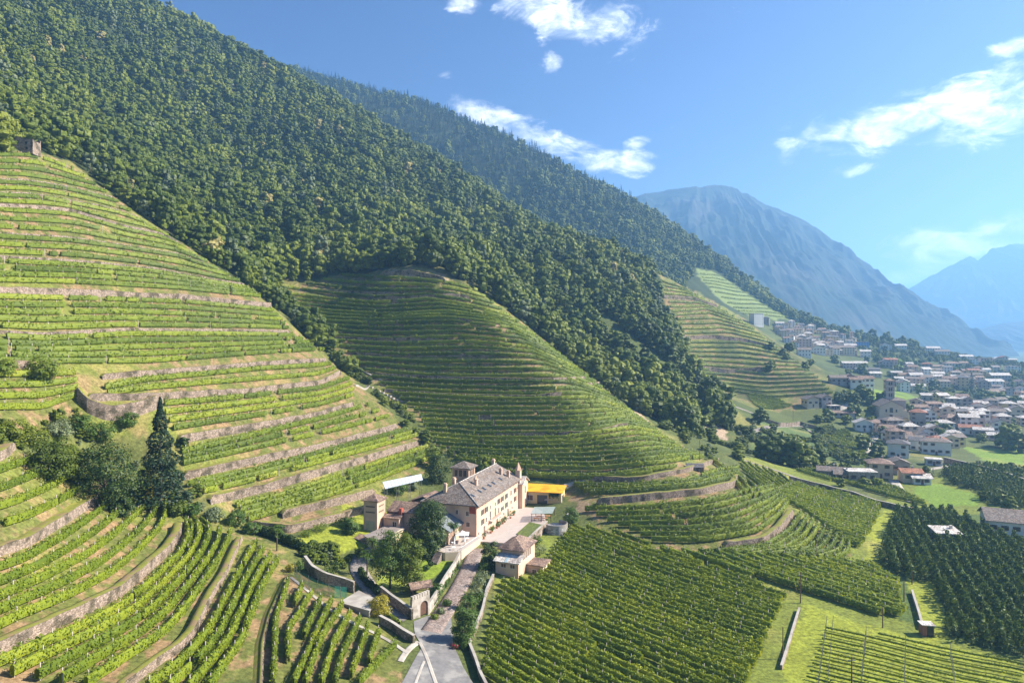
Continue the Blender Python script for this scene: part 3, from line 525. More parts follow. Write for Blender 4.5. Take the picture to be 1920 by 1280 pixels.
for q, hq, lq in [([(690, 560), (760, 562), (850, 556), (880, 560)], 1.4, "sunlit wall patch near the top of the middle spur"), ([(740, 600), (830, 597), (885, 605)], 1.2, "dark wall with a pale end on the middle spur"), ([(625, 637), (740, 640), (820, 636), (835, 632)], 1.4, "shaded wall ending at the pale buttress"),
                 ([(660, 665), (780, 668), (1000, 668)], 1.0, "long thin wall across the middle spur below the buttress"), ([(700, 705), (850, 713), (1000, 716), (1100, 712)], 1.3, "shaded wall beside the concrete steps"), ([(720, 735), (850, 745), (1000, 748), (1080, 738)], 1.3, "thin wall above the footpath on the middle spur"),
                 ([(850, 812), (960, 820), (1110, 815), (1185, 797)], 1.2, "wall along the long path of the middle spur"), ([(1100, 725), (1155, 717), (1160, 722)], 1.3, "pink rock wall at the crest beside the ravine wood"), ([(560, 545), (700, 552), (760, 553)], 1.1, "shaded wall under the top rows beside the gully")]: cwall(q, hq, lq, ledge=1.0)
# --- spur D and the far terraces
GD = "vines on the far terraces"
rows_between([[(1240, 525), (1290, 545)], [(1262, 590), (1330, 585), (1400, 608)], [(1272, 640), (1380, 640), (1465, 657)], [(1300, 690), (1440, 700), (1525, 700)], [(1345, 735), (1450, 753), (1565, 742)]], [8, 6, 6, 6], "on the distant spur above the village", GD, dens=8, gap=.05)
for q, lq in [([(1245, 560), (1300, 563), (1345, 578)], "upper grey terrace wall on the distant spur"), ([(1270, 637), (1340, 635), (1400, 642), (1450, 655)], "long grey terrace wall with a path on the distant spur"), ([(1300, 690), (1360, 700), (1430, 695)], "lower terrace wall on the distant spur")]: cwall(q, 2.5, lq, ledge=1)
rows_between([[(1312, 512), (1345, 515)], [(1325, 535), (1400, 548)], [(1372, 575), (1450, 578)], [(1400, 592), (1480, 600)]], [4, 4, 3], "on the hazy terraces under the second mountain", GD, dens=5, gap=.05)
# --- flat blocks
a_, b_ = (1090, 988), (1475, 1125)
P_G = [(1075, 985), (1150, 1000), (1240, 1035), (1380, 1082), (1478, 1120), (1465, 1145), (1400, 1300), (900, 1300), (918, 1170), (942, 1092), (1000, 1088), (1030, 1045), (1055, 1008)]
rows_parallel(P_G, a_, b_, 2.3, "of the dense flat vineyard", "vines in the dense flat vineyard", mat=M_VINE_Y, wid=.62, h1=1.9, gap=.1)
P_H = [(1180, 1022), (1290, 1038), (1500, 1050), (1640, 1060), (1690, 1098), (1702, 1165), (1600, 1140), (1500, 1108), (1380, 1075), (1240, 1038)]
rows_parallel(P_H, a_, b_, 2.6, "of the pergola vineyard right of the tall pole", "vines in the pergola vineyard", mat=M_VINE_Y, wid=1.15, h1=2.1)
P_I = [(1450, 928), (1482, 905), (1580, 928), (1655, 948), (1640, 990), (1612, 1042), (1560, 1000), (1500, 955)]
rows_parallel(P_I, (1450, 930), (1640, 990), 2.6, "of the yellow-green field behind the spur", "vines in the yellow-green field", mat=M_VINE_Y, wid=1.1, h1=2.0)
P_J = [(1485, 882), (1600, 912), (1700, 942), (1740, 948), (1690, 918), (1540, 880)]
rows_parallel(P_J, (1490, 885), (1700, 943), 2.6, "of the strip below the farm buildings", "vines in the strip below the farm", wid=.7)
P_K = [(1545, 1175), (1700, 1200), (1930, 1250), (1930, 1300), (1500, 1300)]
rows_parallel(P_K, (1560, 1182), (1925, 1262), 3.1, "in the newly planted plot with tall poles", "young vines in the new plot", mat=M_VINE_Y, wid=.16, h1=.9, dens=14, size=.2, post=0)
P_L = [(1590, 805), (1625, 850), (1640, 880), (1560, 850), (1520, 810)]
rows_parallel(P_L, (1560, 830), (1640, 860), 3.0, "of the small plot below the village bend", "vines below the village bend", dens=9)
P_M = [(1385, 865), (1450, 885), (1490, 905), (1440, 925), (1400, 895)]
rows_parallel(P_M, (1390, 870), (1450, 915), 2.6, "of the little plot behind the spur crest", "vines behind the spur crest", dens=12)
P_N = [(1400, 740), (1450, 745), (1490, 762), (1420, 765)]
rows_parallel(P_N, (1400, 745), (1480, 760), 3, "of the bright plot below the distant spur", "vines at the foot of the distant spur", mat=M_VINE_Y, dens=8)
print("rows", NROW)
# ------------------------------------------------------------------ trees
M_BARK = plain("bark", (.10, .075, .05), .9)
M_CANOPY = leafy("canopy_leaf", [(0, (.028, .045, .006)), (.35, (.072, .108, .010)), (.6, (.135, .175, .014)), (.85, (.22, .25, .025)), (1, (.29, .30, .04))], .2, .22, .014, .38)
M_BLOOM = leafy("chestnut_blossom", [(0, (.16, .17, .04)), (.5, (.34, .30, .10)), (1, (.50, .42, .18))], .5, .25, .2, .3)
M_SILVER = leafy("silvery_leaf", [(0, (.07, .10, .05)), (.5, (.15, .19, .09)), (1, (.27, .30, .16))], .5, .25, .2, .3)
M_NEEDLE = leafy("needle_leaf", [(0, (.010, .024, .012)), (.5, (.022, .048, .022)), (1, (.05, .085, .03))], .5, .1, .05, .4)
M_GLOSSY = leafy("glossy_dark_leaf", [(0, (.012, .03, .008)), (.5, (.032, .065, .012)), (.85, (.08, .12, .02)), (1, (.22, .24, .06))], .8, .12, .4)
M_LIME = leafy("lime_leaf", [(0, (.06, .10, .012)), (.5, (.15, .21, .02)), (1, (.30, .34, .04))], .6, .3, .4)
M_GOLD = leafy("golden_leaf", [(0, (.16, .15, .015)), (.5, (.30, .27, .02)), (1, (.45, .38, .04))], .6, .25, .4)
M_GARDEN = leafy("garden_leaf", [(0, (.03, .065, .012)), (.5, (.07, .13, .02)), (1, (.16, .23, .035))], .6, .3, .3)
def leaf_quads(C, N_, size, rng, asp=.9):
    n = len(C); N_ = N_ / (np.linalg.norm(N_, axis=1)[:, None] + 1e-9); R = rng.normal(0, 1, (n, 3)); A = np.cross(N_, R); A /= np.linalg.norm(A, axis=1)[:, None] + 1e-9; B = np.cross(N_, A)
    sz = (size * (.6 + .8 * rng.random(n)) * .5)[:, None]
    return np.stack([C - A * sz, C - B * sz * asp, C + A * sz, C + B * sz * asp], 1).reshape(-1, 3)
def blobs(cs, r, h, g):
    """leafy masses inside the clumps, as quads of lumpy boxes"""
    out = []
    cube = [[(-1, -1), (0, -1), (0, 0), (-1, 0)], [(0, -1), (1, -1), (1, 0), (0, 0)], [(0, 0), (1, 0), (1, 1), (0, 1)], [(-1, 0), (0, 0), (0, 1), (-1, 1)]]
    for c in cs:
        rc = r * (.30 + .10 * g.random()); ph = g.random(3) * 6
        for ax in range(3):
            for sg in (-1, 1):
                for q in cube:
                    v = []
                    for a, b in (q if sg > 0 else q[::-1]):
                        p = np.zeros(3); p[ax] = sg; p[(ax + 1) % 3] = a; p[(ax + 2) % 3] = b; p /= np.linalg.norm(p); p = p * rc * (1 + .18 * math.sin(4 * p[0] + ph[0]) * math.sin(4 * p[1] + ph[1]) + .1 * math.sin(5 * p[2] + ph[2])) * np.array([1, 1, .8]); v.append(p + np.array(c))
                    out += v
    return np.array(out)
def broadleaf(seed, h=9., r=4., base=.25, clumps=16, per=24, leaf=.85, spread=1.0, top=1.0, core=True):
    """leaf clumps round limb ends: returns leaf vertices for a tree whose foot is at the origin"""
    g = np.random.default_rng(seed); cs = []
    for i in range(clumps):
        f = (i + .5) / clumps; zz = base + (1 - base) * f; pr = math.sin(math.pi * min(1, (zz - base * .6) / (1.12 - base * .6)) ** .85) ** .6; a = i * 2.4 + g.random() * 1.2; q = (.35 + .6 * g.random()) * pr * spread
        cs.append((math.cos(a) * r * q, math.sin(a) * r * q, h * (zz * top - .06 + .05 * g.normal())))
    cs.append((0, 0, h * .86)); P = []; Nn = []
    for c in cs:
        rc = r * (.30 + .20 * g.random()); d = g.normal(0, 1, (per, 3)); d /= np.linalg.norm(d, axis=1)[:, None]; d[:, 2] = np.where(d[:, 2] < -.35, -d[:, 2], d[:, 2])
        rr = rc * (.55 + .5 * g.random((per, 1))); P.append(np.array(c) + d * rr * np.array([1, 1, .78])); Nn.append(d + np.array(c) / np.array([r, r, h]) * .5 + g.normal(0, .22, (per, 3)))
    return np.concatenate([leaf_quads(np.concatenate(P), np.concatenate(Nn), leaf, g)] + ([blobs(cs, r, h, g)] if core else [])), cs
def conifer(seed, h=12., r=2.6, per=520, leaf=.7, base=.06):
    g = np.random.default_rng(seed); n = per; t = g.random(n) ** .7; zz = h * (base + (1 - base) * (1 - t)) ; tier = 1 + .22 * np.sin(t * 34); rad = r * t * tier * (.55 + .5 * np.sqrt(g.random(n))); a = g.random(n) * 6.283
    C = np.stack([np.cos(a) * rad, np.sin(a) * rad, zz - .12 * rad], 1); N_ = np.stack([np.cos(a) * .5, np.sin(a) * .5, np.ones(n) * .8], 1) + g.normal(0, .4, (n, 3))
    return leaf_quads(C, N_, leaf, g, .55), None
def bare(LV, mat, trunk=None, h=9.):
    """one mesh with leaves and a tapered trunk"""
    mb = MB(); r0 = .028 * h; mb.tube([(0, 0, -.6), (.05 * h * .2, 0, h * .25), (0, .03 * h * .3, h * .55)], [r0, r0 * .7, r0 * .35], 6)
    n = len(LV); F4 = [(i, i + 1, i + 2, i + 3) for i in range(0, n, 4)]; V = np.concatenate([LV, np.array(mb.v)]); F_ = F4 + [tuple(i + n for i in f) for f in mb.f]
    return V, F_, [0] * len(F4) + [1] * len(mb.f)
LIB = []      # canopy tree kinds used for single trees and for the woods beyond them
def lib(name, LV, mat, h):
    V, F_, mi = bare(LV, mat, h=h); o = mk(name, V, F_, [mat, M_BARK], midx=mi, link=False); LIB.append(o.data); return len(LIB) - 1
for s in range(5): lib("broadleaf_tree", broadleaf(s, 9 + s * .5, 3.9 + .25 * (s % 3), .18 + .03 * (s % 3), 17 + s, 30, .75)[0], M_CANOPY, 9)
lib("blossoming_tree", broadleaf(21, 9, 4.2, .2, 16, 24, .9)[0], M_BLOOM, 9); lib("silvery_tree", broadleaf(22, 10.5, 3.0, .1, 17, 24, .8)[0], M_SILVER, 10)
for s in range(2): lib("conifer_tree", conifer(40 + s, 13 + s * 2, 2.5)[0], M_NEEDLE, 13)
WOODCOL = bpy.data.collections.new("tree_kinds")
for k, me in enumerate(LIB): WOODCOL.objects.link(bpy.data.objects.new(f"kind_{k:02d}", me))
def inst_group(coll):
    ng = bpy.data.node_groups.new("scatter", 'GeometryNodeTree'); ng.interface.new_socket("Geometry", in_out='INPUT', socket_type='NodeSocketGeometry'); ng.interface.new_socket("Geometry", in_out='OUTPUT', socket_type='NodeSocketGeometry')
    N = ng.nodes.new; L = ng.links.new; gi = N('NodeGroupInput'); go = N('NodeGroupOutput'); ci = N('GeometryNodeCollectionInfo'); ci.inputs[0].default_value = coll; ci.inputs['Separate Children'].default_value = True; ci.inputs['Reset Children'].default_value = True
    ip = N('GeometryNodeInstanceOnPoints'); ip.inputs['Pick Instance'].default_value = True
    def at(nm, ty):
        a = N('GeometryNodeInputNamedAttribute'); a.data_type = ty; a.inputs[0].default_value = nm; return a.outputs[0]
    L(gi.outputs[0], ip.inputs['Points']); L(ci.outputs[0], ip.inputs['Instance']); L(at('idx', 'INT'), ip.inputs['Instance Index']); L(at('rot', 'FLOAT_VECTOR'), ip.inputs['Rotation']); L(at('scl', 'FLOAT_VECTOR'), ip.inputs['Scale']); L(ip.outputs[0], go.inputs[0]); return ng
def scatter(name, P, idx, rot, scl, ng):
    me = bpy.data.meshes.new(name); n = len(P); me.vertices.add(n); me.vertices.foreach_set('co', P.astype(np.float32).ravel())
    a = me.attributes.new('idx', 'INT', 'POINT'); a.data.foreach_set('value', idx.astype(np.int32)); a = me.attributes.new('rot', 'FLOAT_VECTOR', 'POINT'); a.data.foreach_set('vector', rot.astype(np.float32).ravel()); a = me.attributes.new('scl', 'FLOAT_VECTOR', 'POINT'); a.data.foreach_set('vector', scl.astype(np.float32).ravel())
    o = bpy.data.objects.new(name, me); COL.objects.link(o); m = o.modifiers.new("scatter", 'NODES'); m.node_group = ng; return tag(o, kind='stuff')
def visible(P, hgt=9, mr=.06, tol=.012):
    r = P[:, 0] / P[:, 1]; i = np.clip((r - RR[0]) / (RR[1] - RR[0]), 0, NR - 1).astype(int); j = np.clip((np.clip((np.log(np.clip(P[:, 1], 51, 15999) / 50) / math.log(320)), 0, 1) ** (1 / 1.12) * (ND - 1)).astype(int) - 2, 0, ND - 1)
    t = (P[:, 2] + hgt) / P[:, 1]; return (np.abs(r) < .75 + mr) & (t > HOR[j, i] - tol) & (P[:, 2] / P[:, 1] < .55) & (P[:, 1] > 60)
def jgrid(x0, x1, y0, y1, sp, rng):
    gx, gy = np.meshgrid(np.arange(x0, x1, sp), np.arange(y0, y1, sp)); x = gx.ravel() + rng.uniform(-.42, .42, gx.size) * sp; y = gy.ravel() + rng.uniform(-.42, .42, gx.size) * sp; return x, y
OPEN = gpoly([(1395, 862), (1385, 802), (1345, 748), (1290, 690), (1268, 640), (1240, 560), (1224, 512)]) + [tuple(hit(q[0], q[1])[0][:2]) for q in [(1300, 503), (1345, 508), (1420, 560), (1495, 606), (1700, 655), (1919, 690)]] + [(3000, 2000), (3000, 0), (300, 0)]
WB, WC, WA, WF = gpoly(P_B), gpoly([(520, 532)] + P_C[1:]), gpoly(P_A), gpoly([(560, 1000), (700, 935), (860, 868), (1050, 905), (1400, 905), (1400, 1290), (600, 1290)])
W_SLOT = gpoly([(1125, 596), (1160, 612), (1215, 655), (1265, 690), (1330, 745), (1322, 752), (1250, 700), (1185, 665), (1130, 620)])
HUT = hit(50, 284)[0]
def in_any(x, y, polys):
    m = np.zeros(x.shape, bool)
    for p in polys: m |= inpoly(x, y, p)
    return m
def forest_pts(sp, y0, y1, x0, x1, rng):
    x, y = jgrid(x0, x1, y0, y1, sp, rng); z = H(x, y); ok = (z > -52) & (z < 790)
    for pl in (OPEN, WB, WC, WA, WF, W_SLOT): ok &= ~inpoly(x, y, pl)
    ok &= ~((y < 335) & (x > -140)); ok &= np.hypot(x - HUT[0], y - HUT[1]) > 9
    P = np.stack([x, y, z - .4], 1)[ok]; return P[visible(P)]
R2 = np.random.default_rng(5)
FP = np.concatenate([forest_pts(6.2, 200, 620, -620, 330, R2), forest_pts(7.0, 620, 1000, -900, 330, R2), forest_pts(8.0, 1000, 1800, -1500, 600, R2)])
n = len(FP); hi = FP[:, 2]; Dd = FP[:, 1]
patch = fbm(FP[:, 0] / 40, FP[:, 1] / 40, 3, 50); idx = R2.integers(0, 5, n); u = R2.random(n)
idx[(u < .035 + .10 * (patch > .3)) & (Dd < 990)] = 6; idx[(u > .985) & (Dd < 950) & (hi > 30)] = 5
cold = sstep(150, 380, hi + 60 * patch) * (Dd > 980) * .8 + .10 * (patch < -.25); idx = np.where(R2.random(n) < cold, 7 + R2.integers(0, 2, n), idx)
sc = (.55 + 1.0 * R2.random(n) ** 1.6) * np.where(Dd > 1000, 1.05, .98); scl = np.stack([sc * (.85 + .35 * R2.random(n)), sc * (.85 + .35 * R2.random(n)), sc * (.75 + .5 * R2.random(n))], 1); rot = np.zeros((n, 3)); rot[:, 2] = R2.random(n) * 6.283; rot[:, 0] = R2.normal(0, .06, n)
vis = visible(FP, 5, 0, 0.0); size = np.where(vis, sc / Dd, 0); big = np.argsort(-size)[:170]
rest = np.ones(n, bool); rest[big] = False
NG = inst_group(WOODCOL); scatter("forest", FP[rest], idx[rest], rot[rest], scl[rest], NG)
KN = ["broadleaf_tree"] * 5 + ["blossoming_tree", "silvery_tree", "conifer_tree", "conifer_tree"]
def where_wood(p):
    px = 960 + F * p[0] / p[1]; py = HY - F * p[2] / p[1]
    if px < 200: return "behind the ruined hut on the left slope", 'hut'
    if px < 520: return "along the skyline edge of the left vine slope", 'edge'
    if px < 900: return "just above the top wall of the middle spur", 'top'
    if px < 1130: return "on the wooded rib right of the middle spur", 'rib'
    if px < 1280: return "in the ravine wood beside the middle spur nose", 'ravine'
    return "at the foot of the ravine towards the village", 'foot'
tone = ["dark green broadleaf tree", "green broadleaf tree with wide crown", "round-crowned green broadleaf tree", "dense green broadleaf tree", "tall green broadleaf tree", "cream-blossomed chestnut tree", "silvery grey-green tree", "dark conifer", "tall dark conifer"]
for k in big:
    wh, g_ = where_wood(FP[k]); o = bpy.data.objects.new(KN[idx[k]], LIB[idx[k]]); COL.objects.link(o); o.location = FP[k]; o.rotation_euler = rot[k]; o.scale = scl[k]; tag(o, f"{tone[idx[k]]} {wh}", "tree", "nearest trees of the hillside wood")
# --- rough undergrowth nobody could count
ROUGH = [gpoly(p) for p in ([(1225, 765), (1330, 742), (1400, 785), (1560, 800), (1645, 872), (1560, 888), (1400, 850), (1290, 838)], [(-20, 790), (150, 760), (200, 800), (300, 800), (340, 850), (385, 945), (420, 985), (330, 960), (200, 925), (60, 858), (-20, 850)], [(540, 560), (640, 690), (790, 830), (860, 868), (780, 790), (680, 705), (560, 605)], [(560, 1050), (640, 1070), (668, 1050), (700, 1030), (640, 1040), (560, 1020)], [(1600, 640), (1925, 680), (1925, 760), (1700, 735)])]
def rough(sp, y0, y1, x0, x1, s0, s1, keep):
    x, y = jgrid(x0, x1, y0, y1, sp, R2); k = in_any(x, y, ROUGH) & (fbm(x / 12, y / 12, 3, 88) > keep + .3 * inpoly(x, y, ROUGH[0])); P = np.stack([x, y, H(x, y) - .15], 1)[k]; P = P[visible(P, 3)]; s = R2.uniform(s0, s1, len(P)); return P, s
Pa, sa = rough(2.0, 110, 480, -200, 320, .10, .30, -.05); Pb, sb = rough(6, 480, 1100, 200, 900, .25, .6, .0)
Pu = np.concatenate([Pa, Pb]); su = np.concatenate([sa, sb]); nu = len(Pu); ru = np.zeros((nu, 3)); ru[:, 2] = R2.random(nu) * 6.28
scatter("undergrowth", Pu, R2.choice([0, 1, 2, 3, 4, 6], nu), ru, np.stack([su * 1.3, su * 1.3, su], 1), NG)
# --- orchard at the right
def small_tree(seed, h=3.4, r=1.0, n=150, leaf=.42):
    g = np.random.default_rng(seed); t = g.random(n); zz = .35 + (h - .35) * t; rad = r * (1 - .75 * t ** 1.5) * (.5 + .6 * np.sqrt(g.random(n))) * (1 + .25 * np.sin(t * 14)); a = g.random(n) * 6.283
    C = np.stack([np.cos(a) * rad, np.sin(a) * rad, zz], 1); return leaf_quads(C, np.stack([np.cos(a), np.sin(a), .5 + 0 * a], 1) + g.normal(0, .5, (n, 3)), leaf, g)
M_APPLE = leafy("orchard_leaf", [(0, (.045, .08, .018)), (.5, (.09, .145, .026)), (1, (.15, .21, .035))], .5, .2, .1, .2)
OL = []
for s in range(4):
    V, F_, mi = bare(small_tree(60 + s, 3.3 + .2 * s), M_APPLE, h=3); OL.append(mk("orchard_tree", V, F_, [M_APPLE, M_BARK], midx=mi, link=False).data)
OC = bpy.data.collections.new("orchard_kinds")
for k, me in enumerate(OL): OC.objects.link(bpy.data.objects.new(f"orch_{k:02d}", me))
def orchard(poly, a, b, sx, sy, single, where):
    PW = gpoly(poly); A, B = hits([a, b])[:, :2]; d = (B - A) / np.linalg.norm(B - A); nn = np.array([-d[1], d[0]]); pw = np.array(PW); u = (pw - A) @ d; v = (pw - A) @ nn; gu, gv = np.meshgrid(np.arange(u.min(), u.max(), sx), np.arange(v.min(), v.max(), sy))
    q = A + gu.ravel()[:, None] * d + gv.ravel()[:, None] * nn + R2.normal(0, .16, (gu.size, 2)); q = q[inpoly(q[:, 0], q[:, 1], PW)]; q = q[R2.random(len(q)) > .03]; n = len(q); P = np.stack([q[:, 0], q[:, 1], H(q[:, 0], q[:, 1]) - .05], 1); ix = R2.integers(0, 4, n); s_ = .9 + .4 * R2.random(n); sc = np.stack([s_, s_, s_ * (.9 + .2 * R2.random(n))], 1); ro = np.zeros((n, 3)); ro[:, 2] = R2.random(n) * 6.283
    inv = np.abs(q[:, 0] / q[:, 1]) < .745; big = np.argsort(np.where(inv, q[:, 1], 1e9))[:single]; rest = np.ones(n, bool); rest[big] = False
    for k in big: o = bpy.data.objects.new("orchard_tree", OL[ix[k]]); COL.objects.link(o); o.location = P[k]; o.rotation_euler = ro[k]; o.scale = sc[k]; tag(o, where, "fruit tree", "nearest trees of the dark orchard")
    scatter("orchard", P[rest], ix[rest], ro[rest], sc[rest], NO)
NO = inst_group(OC)
P_ORCH = [(1682, 960), (1780, 965), (1850, 1000), (1930, 1030), (1930, 1240), (1860, 1215), (1785, 1195), (1760, 1130), (1742, 1092), (1700, 1085), (1650, 1058)]
orchard(P_ORCH, (1860, 1215), (1700, 962), 1.5, 2.9, 290, "dark small fruit tree at the near edge of the dense orchard")
orchard([(1765, 885), (1850, 878), (1930, 890), (1930, 958), (1850, 945), (1842, 925), (1780, 905)], (1780, 890), (1925, 940), 1.7, 3.2, 0, "")
# ------------------------------------------------------------------ buildings
M_PLAS = {'cream': plain("plaster_cream", (.60, .50, .36), .9, var=.08, scale=.6), 'white': plain("plaster_white", (.70, .69, .66), .9, var=.06, scale=.5), 'pink': plain("plaster_pink", (.60, .44, .36), .9, var=.1, scale=.5), 'ochre': plain("plaster_ochre", (.60, .47, .24), .9, var=.08, scale=.5),
          'grey': plain("plaster_grey", (.36, .33, .31), .9, var=.15, scale=.6), 'stone': surf("rubble_plaster", (.36, .31, .26), (.50, .44, .38), 1.2, .9, .3, 6, vor=2.0), 'blue': plain("plaster_blue", (.10, .22, .48), .8, var=.1)}
M_VILLA = surf("villa_plaster", (.60, .40, .29), (.69, .50, .38), .35, .92, .1, 5, c3=(.50, .35, .26), scale2=.12)
def slate(name, a, b, c): return surf(name, a, b, 1.6, .75, .5, 8, c3=c, scale2=.5, spec=.35, vor=1.9)
M_ROOF = {'grey': slate("slate_grey", (.16, .135, .12), (.26, .215, .19), (.20, .15, .12)), 'brown': slate("roof_brown", (.20, .135, .10), (.34, .23, .175), (.15, .10, .085)), 'pale': slate("roof_pale", (.50, .47, .44), (.66, .62, .58), (.42, .36, .33)), 'dark': slate("roof_dark", (.09, .09, .10), (.16, .155, .165), (.12, .10, .09)), 'red': slate("roof_red", (.30, .12, .07), (.42, .19, .11), (.22, .10, .07))}
M_GLASS = node_mat("window_glass")[0]; M_GLASS.node_tree.nodes['Principled BSDF'].inputs['Base Color'].default_value = (.03, .035, .04, 1); M_GLASS.node_tree.nodes['Principled BSDF'].inputs['Roughness'].default_value = .15; M_GLASS.node_tree.nodes['Principled BSDF'].inputs['Specular IOR Level'].default_value = .5
M_SHUT = plain("shutter_brown", (.13, .07, .045), .6); M_TRIM = plain("stone_trim", (.62, .58, .52), .8); M_WHITE = plain("white_paint", (.80, .79, .77), .6, var=.04); M_RED = plain("painted_red", (.36, .09, .06), .8, var=.3, scale=2); M_METAL = plain("steel", (.35, .36, .37), .4, .7); M_WOOD = plain("weathered_wood", (.17, .10, .06), .8, var=.3)
def gable(mb, x0, x1, y0, y1, z, rise, ov=.6, axis='x', th=.22):
    """two pitched slabs, ridge along axis"""
    x0 -= ov; x1 += ov; y0 -= ov; y1 += ov
    if axis == 'x':
        ym = (y0 + y1) / 2; P = [(x0, y0, z), (x1, y0, z), (x1, ym, z + rise), (x0, ym, z + rise), (x0, y1, z), (x1, y1, z)]; f = [(0, 1, 2, 3), (3, 2, 5, 4)]
    else:
        xm = (x0 + x1) / 2; P = [(x0, y0, z), (x0, y1, z), (xm, y1, z + rise), (xm, y0, z + rise), (x1, y0, z), (x1, y1, z)]; f = [(0, 3, 2, 1), (3, 4, 5, 2)]
    n = len(P); Q = P + [(a, b, c - th) for a, b, c in P]; fs = f + [tuple(i + n for i in q[::-1]) for q in f]
    edges = [(0, 1), (4, 5), (0, 3), (3, 4), (1, 2), (2, 5)]; fs += [(a, b, b + n, a + n) for a, b in edges]; mb.add(Q, fs)
def hip(mb, x0, x1, y0, y1, z, rise, ov=.7, th=.2):
    x0 -= ov; x1 += ov; y0 -= ov; y1 += ov; w_, d_ = x1 - x0, y1 - y0
    if w_ >= d_: a, b = (x0 + d_ / 2, (y0 + y1) / 2, z + rise), (x1 - d_ / 2, (y0 + y1) / 2, z + rise)
    else: a, b = ((x0 + x1) / 2, y0 + w_ / 2, z + rise), ((x0 + x1) / 2, y1 - w_ / 2, z + rise)
    P = [(x0, y0, z), (x1, y0, z), (x1, y1, z), (x0, y1, z), a, b] + [(x0, y0, z - th), (x1, y0, z - th), (x1, y1, z - th), (x0, y1, z - th)]
    f = [(0, 1, 5, 4), (1, 2, 5), (2, 3, 4, 5), (3, 0, 4)] if w_ >= d_ else [(0, 1, 4), (1, 2, 5, 4), (2, 3, 5), (3, 0, 4, 5)]
    mb.add(P, f + [(1, 0, 6, 7), (2, 1, 7, 8), (3, 2, 8, 9), (0, 3, 9, 6), (6, 9, 8, 7)])
def pent(mb, x0, x1, y0, y1, z, rise, axis):
    if axis == 'x': ym = (y0 + y1) / 2; mb.add([(x0, y0, z), (x0, y1, z), (x0, ym, z + rise), (x1, y0, z), (x1, y1, z), (x1, ym, z + rise)], [(0, 2, 1), (3, 4, 5)])
    else: xm = (x0 + x1) / 2; mb.add([(x0, y0, z), (x1, y0, z), (xm, y0, z + rise), (x0, y1, z), (x1, y1, z), (xm, y1, z + rise)], [(0, 1, 2), (3, 5, 4)])
HC = {}
def house(px, py, w_, d_, h_, wall, roof, rz, kind='g', name="village_house", near=True, axis='x', W=None):
    """plastered house with overhanging roof; origin at its base centre"""
    P = W if W is not None else hit(px, py)[0]; root = empty(name, (P[0], P[1], P[2]), math.radians(rz)); x, y = w_ / 2, d_ / 2
    zmin = -2.5
    mb = MB(); mb.box(-x, -y, zmin, x, y, h_)
    rise = (d_ if axis == 'x' else w_) * .24
    if kind == 'g': pent(mb, -x, x, -y, y, h_, rise * .93, axis)
    mb.build("wall", M_PLAS[wall], root); rb = MB()
    if kind == 'g': gable(rb, -x, x, -y, y, h_ + .02 - .12, rise + .1, .8, axis)
    elif kind == 'h': hip(rb, -x, x, -y, y, h_ + .02, rise * .95, .8)
    else: rb.box(-x - .3, -y - .3, h_, x + .3, y + .3, h_ + .3)
    rf = rb.build("roof", M_ROOF[roof], root)
    if kind != 'f' and near:
        c = MB(); c.box(-.35, -.35, 0, .35, .35, 1.3); c.box(-.45, -.45, 1.3, .45, .45, 1.5); co = c.build("chimney", M_PLAS['grey'], rf); co.location = (x * .35, y * .3, h_ + rise * .55)
    fl = max(1, int(h_ / 2.9)); k = 0
    if ('w', near) not in HC:
        m = MB(); m.box(-.5, -.12, -.7, .5, .03, .7, 0); m.box(-.62, -.15, -.84, .62, .04, -.74, 1); m.box(-1.0, -.14, -.7, -.52, -.03, .7, 2); m.box(.52, -.14, -.7, 1.0, -.03, .7, 2); o = m.build("window", [M_GLASS, M_TRIM, M_SHUT]); HC[('w', near)] = o.data; bpy.data.objects.remove(o)
    faces = [(0, -1, w_, y), (-1, 0, d_, x), (1, 0, d_, x)]
    if near:
        for (nx, ny, wd, off) in faces:
            n = max(1, int((wd - 1) / 2.9)); ang = math.atan2(nx, -ny)
            for f_ in range(fl):
                for i in range(n):
                    if RNG.random() < .12: continue
                    t = (i + .5) / n * wd - wd / 2; o = bpy.data.objects.new("window", HC[('w', near)]); COL.objects.link(o); o.parent = root; o.location = (nx * off + (t if nx == 0 else 0), ny * off + (t if ny == 0 else 0), f_ * h_ / fl + h_ / fl * .58); o.rotation_euler = (0, 0, math.atan2(nx, -ny))
        m = MB(); m.box(-.5, -y - .06, 0, .5, -y + .1, 2.1); m.build("door", M_SHUT, root)
    else:
        m = MB()
        for (nx, ny, wd, off) in faces[:2]:
            n = max(2, int((wd - 1) / 3.0))
            for f_ in range(fl):
                for i in range(n):
                    t = (i + .5) / n * wd - wd / 2; z0 = f_ * h_ / fl + h_ / fl * .35
                    if nx == 0: m.box(t - .55, -y - .06, z0, t + .55, -y + .1, z0 + 1.4)
                    else: m.box(-x - .06, t - .55, z0, -x + .1, t + .55, z0 + 1.4)
        root_w = m.build("window", M_GLASS, root); root_w['kind'] = 'stuff'
    return root
hw = {'cream': "cream", 'white': "white", 'pink': "pinkish", 'ochre': "yellow", 'grey': "grey", 'stone': "rough stone", 'blue': "bright blue"}
